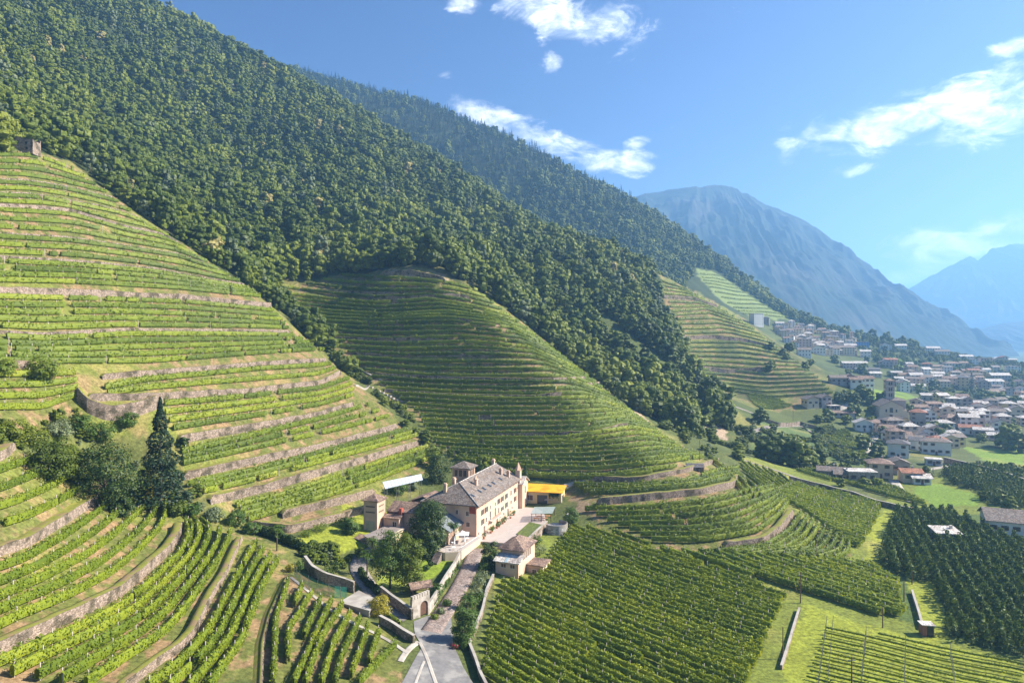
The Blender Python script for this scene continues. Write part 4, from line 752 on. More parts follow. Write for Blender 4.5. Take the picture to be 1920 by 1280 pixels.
HL = [ # px, py(base), width m, depth m, wall height, wall, roof, rotation, kind, axis, label
 (1519, 762, 10, 9, 6.5, 'cream', 'grey', 8, 'g', 'y', "cream farmhouse with grey gable at the foot of the distant spur"), (1544, 760, 9, 9, 7, 'grey', 'grey', 10, 'g', 'y', "grey-walled house joined to the right of the cream farmhouse"), (1562, 767, 9, 6, 3, 'grey', 'pale', 8, 'f', 'x', "low flat-roofed annex right of the farmhouse pair"),
 (1580, 781, 16, 6, 3.5, 'grey', 'brown', -6, 'g', 'x', "long low grey shed with brown roof left of the church"), (1618, 807, 12, 9, 6.2, 'white', 'pale', -14, 'g', 'y', "white house with pale gable roof and blue balcony below the church"), (1658, 801, 12, 8, 4.5, 'stone', 'brown', -12, 'g', 'x', "old house with mottled brown roof right in front of the church"),
 (1664, 817, 11, 8, 6.5, 'cream', 'brown', -10, 'g', 'x', "cream house with long brown roof second in front of the church"), (1695, 806, 10, 8, 4, 'white', 'pale', -8, 'g', 'x', "low white house with bright pale roof right of the church front"), (1684, 856, 11, 10, 8.6, 'white', 'dark', -30, 'h', 'x', "tall white three-storey house with dark hip roof by the road bend"),
 (1648, 893, 11, 9, 7.5, 'cream', 'brown', -16, 'h', 'x', "cream house with balconies behind the big stone barn"), (1684, 886, 9, 9, 6, 'grey', 'grey', -16, 'g', 'y', "small grey gabled house right of the balcony house"), (1556, 893, 11, 7, 3.6, 'grey', 'grey', -22, 'g', 'x', "low barn with wavy grey roof beside the dark grove"), (1582, 900, 8, 6, 3.6, 'pink', 'grey', -22, 'g', 'x', "pink shed with white lean-to left of the big barn"),
 (1612, 903, 13, 9, 5.6, 'stone', 'pale', -8, 'f', 'x', "big windowless stone barn with metal roof at the village edge"), (1706, 902, 9, 7, 5, 'cream', 'red', -10, 'g', 'x', "cream house with reddish roof at the end of the lane"), (1724, 905, 8, 7, 3.2, 'white', 'pale', -10, 'g', 'x', "white cottage at the head of the bright meadow"),
 (1750, 871, 8, 6, 3.4, 'white', 'pale', -24, 'f', 'x', "white garage box below the long three-storey house"), (1754, 851, 16, 8, 8.5, 'white', 'grey', -24, 'h', 'x', "long white three-storey house left of the bright meadow"), (1786, 826, 9, 8, 6.5, 'white', 'pale', -20, 'h', 'x', "small square white house with hip roof above the meadow trees"),
 (1818, 812, 14, 8, 5, 'white', 'red', -24, 'g', 'x', "white house with long red roof above the meadow"), (1842, 818, 12, 7, 5.5, 'grey', 'pale', -24, 'g', 'x', "grey house with pale roof right of the red-roofed one"), (1864, 824, 9, 7, 4, 'pink', 'pale', -22, 'g', 'x', "pink house with white roof at the meadow corner"), (1872, 808, 11, 10, 7, 'white', 'dark', -20, 'g', 'y', "white gabled house left of the big dark tree clump"),
 (1830, 797, 9, 9, 9.5, 'pink', 'pale', -14, 'g', 'x', "tall narrow pinkish house in the middle of the lower village"), (1806, 781, 13, 8, 6.5, 'grey', 'pale', -18, 'g', 'x', "grey-fronted house with wide pale roof above the tall narrow one"), (1872, 782, 14, 9, 6, 'grey', 'pale', -12, 'g', 'x', "house with the brightest broad pale roof at the right"), (1906, 783, 12, 9, 8, 'cream', 'grey', -20, 'g', 'y', "large cream house at the right edge"),
 (1772, 772, 12, 9, 5.5, 'grey', 'pale', -18, 'g', 'x', "grey house with bright roof above the green garden"), (1750, 776, 9, 7, 4.5, 'pink', 'grey', -10, 'g', 'y', "small gabled house left of the bright-roofed one"), (1722, 773, 12, 8, 5, 'grey', 'brown', -8, 'g', 'x', "low grey house with brown roof right behind the church"), (1768, 808, 13, 9, 7, 'white', 'pale', -14, 'h', 'x', "white house with pale hip roof over the village gardens"),
 (1728, 820, 13, 9, 5, 'cream', 'pale', -12, 'h', 'x', "cream house with pale hip roof right of the old quarter"), (1714, 834, 11, 8, 5, 'white', 'grey', -14, 'g', 'x', "white row house above the long three-storey one"), (1690, 826, 11, 8, 5, 'pink', 'brown', -14, 'g', 'x', "pink row house with brown roof above the tall white house"), (1702, 818, 10, 8, 4.5, 'stone', 'brown', -20, 'g', 'x', "stone house under a sagging brown roof"),
 (1755, 753, 9, 9, 9, 'white', 'grey', -28, 'g', 'y', "tall white house with a blank sunlit side wall"), (1737, 752, 10, 8, 6, 'grey', 'pale', -16, 'g', 'x', "grey house left of the one with the blank sunlit wall"), (1800, 730, 15, 11, 13, 'ochre', 'dark', -26, 'h', 'x', "big yellow apartment block with dark roof and balconies"), (1779, 728, 12, 9, 11, 'pink', 'brown', -20, 'g', 'x', "pinkish block touching the yellow apartments"), (1736, 724, 11, 9, 10, 'white', 'grey', -14, 'g', 'x', "tall white house two left of the yellow apartments"),
 (1716, 720, 12, 10, 10, 'white', 'pale', -12, 'g', 'x', "large white house with pale roof right of the bell tower top"), (1757, 715, 12, 9, 9, 'white', 'pale', -16, 'g', 'x', "white house behind the pinkish block"), (1694, 716, 10, 9, 8, 'cream', 'brown', -10, 'g', 'x', "cream house just right of the bell tower top"), (1570, 720, 13, 9, 6, 'grey', 'grey', -8, 'g', 'x', "grey house with lean-to at the left end of the bell tower meadow"), (1592, 723, 11, 9, 8, 'stone', 'brown', -14, 'g', 'y', "stone house with brown gable beside the spur vines"),
 (1619, 727, 15, 9, 9, 'white', 'brown', -8, 'g', 'x', "long white house with many small windows left of the bell tower"), (1604, 730, 10, 8, 9, 'white', 'brown', -12, 'g', 'x', "bluish white house attached to the long one"), (1590, 690, 14, 8, 6, 'pink', 'pale', -4, 'g', 'x', "pink house with flat-looking pale roof above the dark hedge"), (1612, 688, 14, 8, 5, 'cream', 'pale', -4, 'g', 'x', "cream house with the white straight roof in mid village"), (1625, 700, 26, 7, 5, 'grey', 'dark', -3, 'g', 'x', "very long dark shed across the middle village"),
 (1639, 706, 12, 8, 4, 'cream', 'pale', -4, 'g', 'x', "low house with pale roof below the long dark shed"), (1660, 688, 14, 9, 6, 'grey', 'grey', -20, 'g', 'y', "grey gabled house right of the long dark shed"), (1668, 683, 15, 8, 6, 'pink', 'red', -6, 'g', 'x', "salmon house with red-brown roof in mid village"), (1614, 650, 19, 9, 7, 'blue', 'brown', -4, 'f', 'x', "bright blue hall high in the village"), (1577, 664, 30, 11, 9, 'cream', 'grey', -6, 'g', 'x', "long cream palazzo with two rows of windows"), (1533, 663, 17, 10, 7, 'white', 'grey', -18, 'g', 'y', "wide white gabled house below the peach block"),
 (1508, 655, 15, 12, 13, 'pink', 'pale', -10, 'f', 'x', "sunlit peach block, the brightest at the village top"), (1507, 668, 14, 9, 8, 'white', 'grey', -8, 'g', 'x', "white house with dark base below the peach block"), (1594, 661, 14, 9, 10, 'cream', 'pale', -20, 'g', 'x', "cream end block right of the palazzo"), (1622, 670, 12, 9, 8, 'white', 'pale', -20, 'g', 'x', "white house with lit side wall below the blue hall"), (1597, 643, 5, 5, 16, 'pink', 'brown', -8, 'h', 'x', "slim pink tower left of the blue hall"), (1560, 643, 15, 9, 9, 'ochre', 'dark', -6, 'g', 'x', "yellow house with arches in the upper village"),
 (1418, 610, 15, 11, 16, 'white', 'pale', 18, 'f', 'x', "white apartment block alone on the hillside left of the village"), (1660, 655, 14, 9, 6, 'white', 'grey', -20, 'g', 'y', "white gabled house on the skyline terrace"), (1688, 658, 14, 10, 8, 'white', 'pale', -14, 'g', 'x', "white villa with bright roof by the dark hedge"), (1706, 652, 14, 9, 6, 'white', 'grey', -8, 'g', 'x', "white house behind the hedge villa"), (1748, 664, 17, 10, 9, 'white', 'pale', -12, 'g', 'x', "pair of white blocks on the skyline, left one"), (1765, 669, 18, 10, 8, 'white', 'grey', -12, 'g', 'x', "pair of white blocks on the skyline, right one"),
 (1768, 653, 22, 10, 5, 'cream', 'red', -6, 'g', 'x', "brown-roofed farm on the skyline behind the white pair"), (1810, 676, 16, 10, 6, 'white', 'pale', -10, 'g', 'x', "white bungalow with bright roof right of the white pair"), (1847, 680, 15, 9, 6, 'pink', 'grey', -10, 'f', 'x', "pinkish flat block in the far right village"), (1870, 682, 14, 9, 6, 'cream', 'pale', -25, 'g', 'y', "cream chalet with sunlit arch opening"), (1888, 680, 16, 9, 7, 'cream', 'pale', -14, 'g', 'x', "cream house with bright roof behind the chalet"), (1898, 700, 15, 10, 9, 'white', 'grey', -12, 'f', 'x', "white apartment block at the far right"),
 (1784, 690, 18, 11, 6, 'white', 'brown', -8, 'h', 'x', "hip-roofed school-like house above the yellow apartments"), (1753, 694, 18, 8, 5, 'grey', 'brown', -4, 'g', 'x', "long brown-roofed building left of the hip-roofed one"), (1872, 716, 20, 11, 8, 'grey', 'pale', -6, 'g', 'x', "grey building with broad cream roof right of the tall fir"), (1862, 726, 16, 10, 7, 'white', 'pale', -8, 'g', 'x', "white three-part house right of the tall fir"), (1896, 734, 16, 8, 4, 'pink', 'grey', -6, 'f', 'x', "long pink terrace house near the right edge"),
 (1800, 764, 15, 9, 5, 'pink', 'red', -6, 'h', 'x', "pink house with salmon roof below the garden trees"), (1838, 764, 14, 9, 5.5, 'pink', 'grey', -10, 'g', 'x', "pink house with two balconies below the tree clump"), (1846, 700, 10, 8, 5, 'white', 'pale', -10, 'g', 'x', "tiny house with dazzling white roof left of the far blocks"), (1812, 702, 11, 8, 5, 'pink', 'brown', -10, 'g', 'x', "small brown house left of the tall fir")]
for (px, py, a, b, c, wl, rf_, rz, kd, ax, lb) in HL:
    P = hit(px, py)[0]; k = 1.0 if P[1] < 620 else 1.12; r_ = house(px, py + 2, a * k * .88, b * k * .88, c * k * .88, wl, rf_, rz + 0, kd, near=P[1] < 560, axis=ax, W=P); tag(r_, lb, "house", "houses of the village")
HP = np.array([hit(h[0], h[1])[0][:2] for h in HL])
# more houses between them, each described by its look and its nearest landmark
LM = [((1668, 770), "church"), ((1800, 720), "yellow apartment block"), ((1822, 728), "tall fir"), ((1614, 646), "blue hall"), ((1508, 650), "peach block"), ((1577, 660), "long cream palazzo"), ((1757, 660), "white skyline pair"), ((1872, 715), "broad cream roof"), ((1754, 845), "long white house"), ((1684, 850), "tall house at the bend"), ((1625, 698), "long dark shed"), ((1418, 606), "white hillside block"), ((1900, 690), "far right apartment block")]
RH = np.random.default_rng(31); placed = [tuple(p) for p in HP]; used = {}; nh = 0
DENSE = [([(1455, 615), (1500, 622), (1560, 630), (1610, 645), (1600, 668), (1510, 664), (1470, 640)], 60, 11), ([(1430, 604), (1480, 612), (1540, 622), (1560, 628), (1500, 622), (1440, 612)], 14, 12), ([(1610, 650), (1720, 655), (1715, 668), (1620, 664)], 16, 12), ([(1680, 705), (1840, 700), (1840, 725), (1690, 735)], 26, 10.5), ([(1700, 690), (1740, 693), (1790, 705), (1700, 706)], 6, 12), ([(1800, 672), (1925, 680), (1925, 712), (1850, 700), (1800, 690)], 18, 12), ([(1735, 757), (1925, 762), (1925, 800), (1800, 812), (1740, 800), (1690, 790)], 30, 10), ([(1640, 805), (1700, 800), (1740, 830), (1735, 845), (1680, 835)], 16, 9), ([(1840, 730), (1925, 722), (1925, 760), (1850, 755)], 12, 11), ([(1690, 820), (1750, 815), (1800, 835), (1720, 850)], 4, 11)]
for poly, cnt, gap_ in DENSE:
    pw = gpoly(poly); pa = np.array(pw); got = 0; cnt = int(cnt * 1.15)
    for _ in range(cnt * 60):
        if got >= cnt: break
        x, y = RH.uniform(pa[:, 0].min(), pa[:, 0].max()), RH.uniform(pa[:, 1].min(), pa[:, 1].max())
        if not inpoly(np.array([x]), np.array([y]), pw)[0] or any((x - q[0]) ** 2 + (y - q[1]) ** 2 < gap_ ** 2 for q in placed): continue
        placed.append((x, y)); z = float(H(x, y)); wl = RH.choice(['white', 'cream', 'grey', 'pink', 'stone', 'ochre'], p=[.32, .26, .16, .14, .07, .05]); rf_ = RH.choice(['grey', 'brown', 'pale', 'dark', 'red'], p=[.32, .26, .27, .07, .08]); st = int(RH.integers(2, 4)); kd = RH.choice(['g', 'g', 'h'])
        px_, py_ = 960 + F * x / y, HY - F * z / y; dd = [math.hypot(px_ - q[0][0], py_ - q[0][1]) for q in LM]; li = int(np.argmin(dd)); lx, ly = LM[li][0]; side = ("right" if px_ > lx else "left") if abs(px_ - lx) > abs(py_ - ly) * 1.3 else ("behind" if py_ < ly else "in front")
        wd = RH.uniform(7, 11.5); r_ = house(0, 0, wd, RH.uniform(6.5, 8.5), st * 2.9, wl, rf_, RH.uniform(-32, 6), kd, near=y < 560, axis=RH.choice(['x', 'y']), W=(x, y, z))
        base = f"{'two' if st == 2 else 'three'}-storey {hw[wl]} house, {rf_} {'hip' if kd == 'h' else 'gable'} roof, " + (f"{side} of the {LM[li][1]}" if side in ("left", "right", "in front") else f"behind the {LM[li][1]}")
        used[base] = used.get(base, 0) + 1; lab = base if used[base] == 1 else base + f", {ordw(used[base])} one"
        tag(r_, lab, "house", "houses of the village"); got += 1; nh += 1
# church and bell tower
def church():
    P = hit(1665, 784)[0]; r = empty("church", P, math.radians(-14)); tag(r, "cream church with gabled front and rose niche in the village centre", "church")
    mb = MB(); mb.box(-7.5, -8, -2, 7.5, 14, 9); pent(mb, -7.5, 7.5, -8, 14, 9, 4, 'y'); mb.build("nave_wall", M_PLAS['cream'], r)
    rb = MB(); gable(rb, -7.5, 7.5, -8, 14, 9.0, 4.1, .6, 'y'); rb.build("roof", M_ROOF['grey'], r)
    s = MB(); s.box(7.4, -6, -2, 11.5, 12, 5.5); s.box(7.4, -7, -2, 10, -4, 7); s.build("aisle_wall", M_PLAS['cream'], r); s = MB(); s.add([(7.45, -6.4, 8), (12, -6.4, 5.6), (12, 12.4, 5.6), (7.45, 12.4, 8), (7.45, -6.4, 5.4), (12, -6.4, 5.35), (12, 12.4, 5.35), (7.45, 12.4, 5.4)], [(0, 1, 2, 3), (0, 4, 5, 1), (1, 5, 6, 2), (2, 6, 7, 3)]); s.build("aisle_roof", M_ROOF['brown'], r)
    t = MB(); t.box(6, 12.5, -2, 15, 21, 11.5); t.build("choir_wall", M_PLAS['grey'], r); t = MB(); hip(t, 6, 15, 12.5, 21, 11.55, 2.2, .5); t.build("choir_roof", M_ROOF['grey'], r)
    d = MB(); d.box(-1.2, -8.12, 0, 1.2, -7.9, 3.6); d.build("door", M_SHUT, r)
    d = MB(); d.box(-1.9, -8.5, 3.9, 1.9, -7.95, 4.2); d.build("door_canopy", M_TRIM, r)
    d = MB(); d.box(-1, -8.1, 5, 1, -7.9, 8.2); d.build("window", M_GLASS, r)
    for sx in (-1, 1): d = MB(); d.box(sx * 3.2 - .5, -8.1, 5.3, sx * 3.2 + .5, -7.9, 7.2); d.build("window", M_GLASS, r)
church()
def bell_tower():
    P = hit(1667, 765)[0]; D = P[1]; r = empty("bell_tower", P, math.radians(-10)); tag(r, "square stone bell tower with openings on each storey behind the church", "bell tower")
    s = 15 / F * D / 2 * .95; top = (765 - 713) / F * D; mb = MB(); mb.box(-s, -s, -2, s, s, top); mb.build("shaft", M_PLAS['stone'], r)
    for k in range(5):
        z = top - 3.2 - k * 4.2
        for (ax, ay) in ((0, -1), (-1, 0), (1, 0)):
            w_ = MB()
            for q in (-.75, .75):
                if ax == 0: w_.box(q - .5, -s - .08, z, q + .5, -s + .2, z + 2.2)
                else: w_.box(ax * s - .08 if ax < 0 else s - .1, q - .5, z, ax * s + .1 if ax < 0 else s + .08, q + .5, z + 2.2)
            w_.build("opening", M_GLASS, r)
        b = MB(); b.box(-s - .15, -s - .15, z - .9, s + .15, s + .15, z - .6); b.build("string_course", M_TRIM, r)
    rb = MB(); hip(rb, -s, s, -s, s, top + .02, 1.6, .5); rb.build("roof", M_ROOF['brown'], r)
bell_tower()
def fblock(px, py, w_, d_, h_, rz, wall, roof, name, label, cat, kind='g', axis='x'):
    r = house(px, py, w_, d_, h_, wall, roof, rz, kind, name=name, near=True, axis=axis); return tag(r, label, cat)
# ruined hut, far-right warehouse, hut in the orchard, shed in the grass
def ruin():
    P = hit(50, 287)[0]; r = empty("stone_hut", P, math.radians(6)); tag(r, "roofless two-storey stone hut on the crown of the left slope", "hut"); w_, d_ = 4.4, 3.2
    mb = MB(); t = .5
    mb.box(-w_, -d_, -1, w_, -d_ + t, 5.6); mb.box(-w_, d_ - t, -1, w_, d_, 6.4); mb.box(-w_, -d_ + t, -1, -w_ + t, d_ - t, 6.0); mb.box(w_ - t, -d_ + t, -1, w_, d_ - t, 5.2)
    mb.add([(-w_, -d_, 5.6), (w_ * .2, -d_, 5.6), (-w_ * .5, -d_, 6.8), (-w_, -d_ + t, 5.6), (w_ * .2, -d_ + t, 5.6), (-w_ * .5, -d_ + t, 6.8)], [(0, 1, 2), (3, 5, 4), (1, 4, 5, 2), (0, 2, 5, 3)]); mb.build("wall", M_STONE, r)
    for x_, z_ in ((-2, 3.6), (1.6, 3.4), (1.8, .9)): q = MB(); q.box(x_ - .45, -d_ - .05, z_, x_ + .45, -d_ + .2, z_ + 1.1); q.build("window", M_GLASS, r)
    q = MB(); q.box(-w_ - .2, d_ - 1.6, 6.42, w_ * .1, d_ + .3, 6.6); q.build("roof_remnant", M_ROOF['brown'], r)
ruin()
fblock(1962, 1006, 34, 12, 5.2, -24, 'white', 'grey', "warehouse", "long white warehouse with grey roof at the right edge beyond the orchard", "warehouse", axis='x')
def small_hut():
    P = hit(1772, 1018)[0]; r = empty("stone_hut", (P[0], P[1], P[2]), math.radians(-6)); tag(r, "low stone hut with pale slab roof standing in the dark orchard", "hut"); m = MB(); m.box(-3.3, -2.4, -.5, 3.3, 2.4, 3.6); m.build("wall", M_PLAS['grey'], r)
    m = MB(); m.add([(-3.8, -2.9, 3.55), (3.8, -2.9, 3.55), (3.8, 2.9, 4.5), (-3.8, 2.9, 4.5), (-3.8, -2.9, 3.75), (3.8, -2.9, 3.75), (3.8, 2.9, 4.7), (-3.8, 2.9, 4.7)], [(0, 3, 2, 1), (4, 5, 6, 7), (0, 1, 5, 4), (1, 2, 6, 5), (2, 3, 7, 6), (3, 0, 4, 7)]); rf = m.build("roof", M_ROOF['pale'], r)
    m = MB(); m.box(1.8, .6, 4, 2.5, 1.3, 5.3); m.build("chimney", M_TRIM, rf); m = MB(); m.box(-.4, -2.46, 1.5, .4, -2.3, 2.4); m.build("window", M_GLASS, r)
small_hut()
def field_shed():
    P = hit(1737, 1189)[0]; r = empty("field_shed", P, math.radians(-8)); tag(r, "tiny brick shed with open dark front in the bright grass", "shed"); m = MB(); t = .15; m.box(-1.1, -1, -.2, -1.1 + t, 1, 2.3); m.box(1.1 - t, -1, -.2, 1.1, 1, 2.3); m.box(-1.1 + t, 1 - t, -.2, 1.1 - t, 1, 2.3); m.box(-1.1 + t, -1, -.2, -.3, -1 + t, 2.3); m.build("wall", plain("brick", (.30, .14, .10), .9, var=.25, scale=4), r); m = MB(); m.box(-1.35, -1.25, 2.32, 1.35, 1.25, 2.46); m.build("roof", M_ROOF['pale'], r); m = MB(); m.box(-.28, -.9, -.1, .95, -.8, 2.2); m.build("doorway", M_GLASS, r)
field_shed()
# ------------------------------------------------------------------ the villa and its grounds
ZC = -58.0
def ZG(px, py, z):                       # a point of a level surface at height z
    D = z / ((HY - py) / F); return ((px - 960) / F * D, D, z)
K0 = Vector((-9.95, 191.7, ZC)); RZ = math.atan2(.945, .326)
MV = Matrix.Translation(K0) @ Matrix.Rotation(RZ, 4, 'Z')
def V2(a, w_, z=0): return MV @ Vector((a, w_, z))
def opening(parent, name, x, y, z, w_, h_, face, mat=None, frame=M_TRIM, shutter=True, arch=False):
    """window or door set in a wall: glass, stone frame and shutters; face = outward direction in degrees"""
    m = MB(); m.box(-w_ / 2, -.04, 0, w_ / 2, .05, h_)
    o = m.build(name, mat or M_GLASS, parent); o.location = (x, y, z); o.rotation_euler = (0, 0, math.radians(face + 90)); f = MB(); f.box(-w_ / 2 - .12, -.1, -.14, w_ / 2 + .12, .06, 0); f.box(-w_ / 2 - .1, -.07, h_, w_ / 2 + .1, .06, h_ + .12); f.box(-w_ / 2 - .1, -.07, 0, -w_ / 2, .06, h_); f.box(w_ / 2, -.07, 0, w_ / 2 + .1, .06, h_); f.box(-.03, -.06, 0, .03, .04, h_); f.build("frame", frame, o)
    if shutter:
        for s in (-1, 1): q = MB(); c = s * (w_ / 2 + .12 + w_ * .24); q.box(c - w_ * .24, -.16, 0, c + w_ * .24, -.1, h_); q.build("shutter", M_SHUT, o)
    return o
def villa():
    r = empty("villa", K0, RZ); tag(r, "long beige three-storey villa with grey slate roof and red painted eaves", "villa")
    L_, W_, E = 37., 16., 9.9
    m = MB(); m.box(0, 0, -4, L_, W_, E); m.build("wall", M_VILLA, r)
    m = MB(); pent(m, L_ - .4, L_, 0, W_, E, 4.0, 'x'); m.build("gable_wall", M_VILLA, r)
    x0, x1, y0, y1, z, R_ = -1.0, L_ + .6, -1.0, W_ + 1.0, E - .1, 4.5; xr = 6.2; ym = W_ / 2; t = .28
    P = [(x0, y0, z), (x1, y0, z), (x1, y1, z), (x0, y1, z), (xr, ym, z + R_), (x1, ym, z + R_)]; n = 6; Q = P + [(a, b, c - t) for a, b, c in P]
    f = [(0, 1, 5, 4), (4, 5, 2, 3), (3, 0, 4)]; fs = f + [tuple(i + n for i in q[::-1]) for q in f] + [(1, 0, 6, 7), (3, 2, 8, 9), (0, 3, 9, 6), (5, 1, 7, 11), (2, 5, 11, 8)]
    m = MB(); m.add(P, []); m.v = []; m.add(Q, fs); rf = m.build("roof", M_ROOF['grey'], r)
    rc = MB(); rc.tube([(x0, y0, z + .06), (xr, ym, z + R_ + .06), (x1, ym, z + R_ + .06)], .13, 5); rc.tube([(x0, y1, z + .06), (xr, ym, z + R_ + .06)], .13, 5); rc.build("ridge_tiles", M_ROOF['pale'], rf)
    zf = lambda w_: z + R_ * (w_ - y0) / (ym - y0)                      # front slope height
    for i, a in enumerate([2.7, 8.3, 11.8, 16.3, 19.8, 26.2]):
        s = MB(); zz = zf(2.6); k = R_ / (ym - y0); s.add([(a, 2.0, zz - .6 * k + .1), (a + 1.1, 2.0, zz - .6 * k + .1), (a + 1.1, 3.2, zz + .6 * k + .1), (a, 3.2, zz + .6 * k + .1), (a, 2.0, zz - .6 * k), (a + 1.1, 2.0, zz - .6 * k), (a + 1.1, 3.2, zz + .6 * k), (a, 3.2, zz + .6 * k)], [(0, 1, 2, 3), (0, 4, 5, 1), (1, 5, 6, 2), (2, 6, 7, 3), (3, 7, 4, 0)]); s.build("skylight", M_GLASS, rf)
    def chimney(a, w_, h_=1.9, spire=False, mat=M_VILLA):
        zz = zf(w_ if w_ < ym else 2 * ym - w_) - .5; zz = min(zz, z + R_ * (a - x0) / (xr - x0) - .4) if a < xr else zz
        c = MB(); c.box(a - .45, w_ - .45, zz, a + .45, w_ + .45, zz + h_); c.box(a - .6, w_ - .6, zz + h_, a + .6, w_ + .6, zz + h_ + .18)
        if spire: c.cyl(a, w_, zz + h_ + .18, zz + h_ + 1.5, .62, 4, r2=.05)
        else: c.box(a - .35, w_ - .35, zz + h_ + .2, a + .35, w_ + .35, zz + h_ + .55)
        c.build("chimney", mat, rf)
    chimney(11.8, 5, 2.0, True); chimney(30.8, 4, 2.0); chimney(32.5, 2, 2.0); chimney(3, 11, 2.2); chimney(7, 10, 2.2); chimney(36, 8.5, 2.0)
    # frieze of small painted panels and openings under the eaves
    fz = MB(); fz.box(.0, -.05, E - 1.25, L_ - 1, 0.02, E - .35); fr = fz.build("frieze", surf("red_frieze", (.44, .16, .12), (.66, .46, .36), 2.2, .9, 0, 5), r)
    for i in range(13): q = MB(); a = 1.6 + i * 2.75; q.box(a - .32, -.1, E - 1.2, a + .32, -.04, E - .45); q.build("frieze_window", M_SHUT, fr)
    q = MB(); q.box(-.05, .3, E - 2.6, .02, 2.2, E - .3); q.build("painted_panel", M_RED, r)
    cols = [4.6, 7.6, 10.9, 15.1, 18.0, 21.2, 25.0, 29.5, 33.5]
    for i, a in enumerate(cols):
        opening(r, "window", a, 0, 6.0, .95 if i not in (2, 3) else .6, 1.55 if i not in (2, 3) else 1.2, -90, shutter=i not in (2, 3, 7))
        if i in (2, 3): opening(r, "french_window", a, 0, 3.0, 1.0, 2.5, -90, mat=M_GLASS, shutter=False)
        else: opening(r, "window", a, 0, 3.2, .95, 1.6 if i % 2 == 0 else 1.2, -90, shutter=i % 3 != 1)
    for a, w_, h_, zz in ((1.6, .8, 1.0, .9), (11.5, .9, .8, 1.4), (22.5, .9, .8, 1.4), (19.2, .9, .8, 1.4), (30.5, .9, .8, 1.4)): opening(r, "window", a, 0, zz, w_, h_, -90, shutter=False)
    for a in (6.0, 16.6, 26.5): opening(r, "door", a, 0, 0, 1.2, 2.5, -90, mat=M_SHUT, shutter=False)
    b = MB(); b.box(9.6, -1.2, 2.75, 17, 0, 2.95); bl = b.build("balcony", M_TRIM, r); q = MB(); q.box(9.6, -1.2, 3.85, 17, -1.12, 3.92)
    for i in range(22): q.box(9.6 + i * .35, -1.18, 2.95, 9.64 + i * .35, -1.14, 3.85)
    q.build("railing", M_RED, bl)
    # left end: windows
    for w_, zz, s in ((2.8, 6.6, .8), (6, 6.8, .7), (12.6, 7.0, 1.0), (2.6, 3.6, 1.0)): opening(r, "window", 0, w_, zz, s, 1.2, 180, shutter=False, mat=M_SHUT)
    # belvedere
    x, y, s = 20.6, 11.0, 5.2; bb = MB(); bb.box(x, y, 8, x + s, y + s + .4, 15.6); bv = bb.build("belvedere", M_VILLA, r); q = MB(); hip(q, x, x + s, y, y + s + .4, 15.62, 1.7, .8); q.build("belvedere_roof", M_ROOF['grey'], bv)
    for k in range(3): opening(bv, "arched_window", x, y + 1.3 + k * 1.5, 12.9, .95, 2.0, 180, shutter=False, frame=M_VILLA)
    for k in range(3): opening(bv, "arched_window", x + 1.2 + k * 1.4, y, 12.9, .9, 2.0, -90, shutter=False, frame=M_VILLA)
    # chapel at the far end with its turret
    c = MB(); c.box(L_, -1.4, -2, L_ + 6, 6, 8.2); c.add([(L_, -1.4, 8.2), (L_ + 6, -1.4, 8.2), (L_ + 3, -1.4, 10), (L_, 6, 8.2), (L_ + 6, 6, 8.2), (L_ + 3, 6, 10)], [(0, 1, 2), (3, 5, 4)]); ch = c.build("chapel", M_VILLA, r)
    q = MB(); gable(q, L_, L_ + 6, -1.4, 6, 8.2, 2.0, .5, 'y'); q.build("chapel_roof", M_ROOF['pale'], ch)
    opening(ch, "window", L_ + 3, -1.4, 4.6, .9, 2.4, -90, shutter=False); opening(ch, "door", L_ + 3, -1.4, 0, 1.3, 2.8, -90, mat=M_SHUT, shutter=False)
    q = MB(); q.box(L_ - .2, -.6, 8, L_ + 1.4, 1.0, 12.6); q.cyl(L_ + .6, .2, 12.6, 15.2, 1.2, 4, r2=.05); q.build("turret", M_VILLA, ch)
    # low blue-grey roofed wing at the near end
    c = MB(); c.box(-9, 4.5, -3, 0, 12, 4.6); pent(c, -9, 0, 4.5, 12, 4.6, 2.0, 'x'); wg = c.build("near_wing", M_VILLA, r); q = MB(); gable(q, -9, -.7, 4.5, 12, 4.62, 2.3, .7, 'x'); q.build("wing_roof", plain("roof_blue_grey", (.17, .19, .20), .6, var=.12), wg)
    opening(wg, "arched_door", -9, 6.2, -.6, 1.4, 3.2, 180, shutter=False, mat=M_SHUT); opening(wg, "window", -5, 4.5, 1.0, 1.0, 1.6, -90, shutter=False); opening(wg, "window", -9, 10, .6, 1.0, 1.5, 180, shutter=False)
    # long low wing behind towards the small tower
    c = MB(); c.box(-2, 16, -2, 6, 26.5, 6.6); c.box(-4.5, 22, -2, -2, 27, 5.2); lw = c.build("service_wing", M_VILLA, r); q = MB(); gable(q, -2, 6, 15.2, 26.5, 6.6, 2.0, .6, 'y'); q.add([(-5, 21.6, 5.3), (-1.9, 21.6, 6.2), (-1.9, 27, 6.2), (-5, 27, 5.3), (-5, 21.6, 5.1), (-1.9, 21.6, 6.0), (-1.9, 27, 6.0), (-5, 27, 5.1)], [(0, 3, 2, 1), (0, 1, 5, 4), (0, 4, 7, 3), (4, 5, 6, 7)]); q.build("service_roof", M_ROOF['brown'], lw)
    opening(lw, "arched_door", -4.5, 23.4, 1.4, 1.2, 2.8, 180, shutter=False, mat=M_GLASS); opening(lw, "window", -2, 19.5, 3.4, 1.0, 1.6, 180, shutter=False); q = MB(); q.box(-3.0, 22.0, 5.6, -1.9, 22.9, 7.7); q.build("brick_chimney", M_RED, lw)
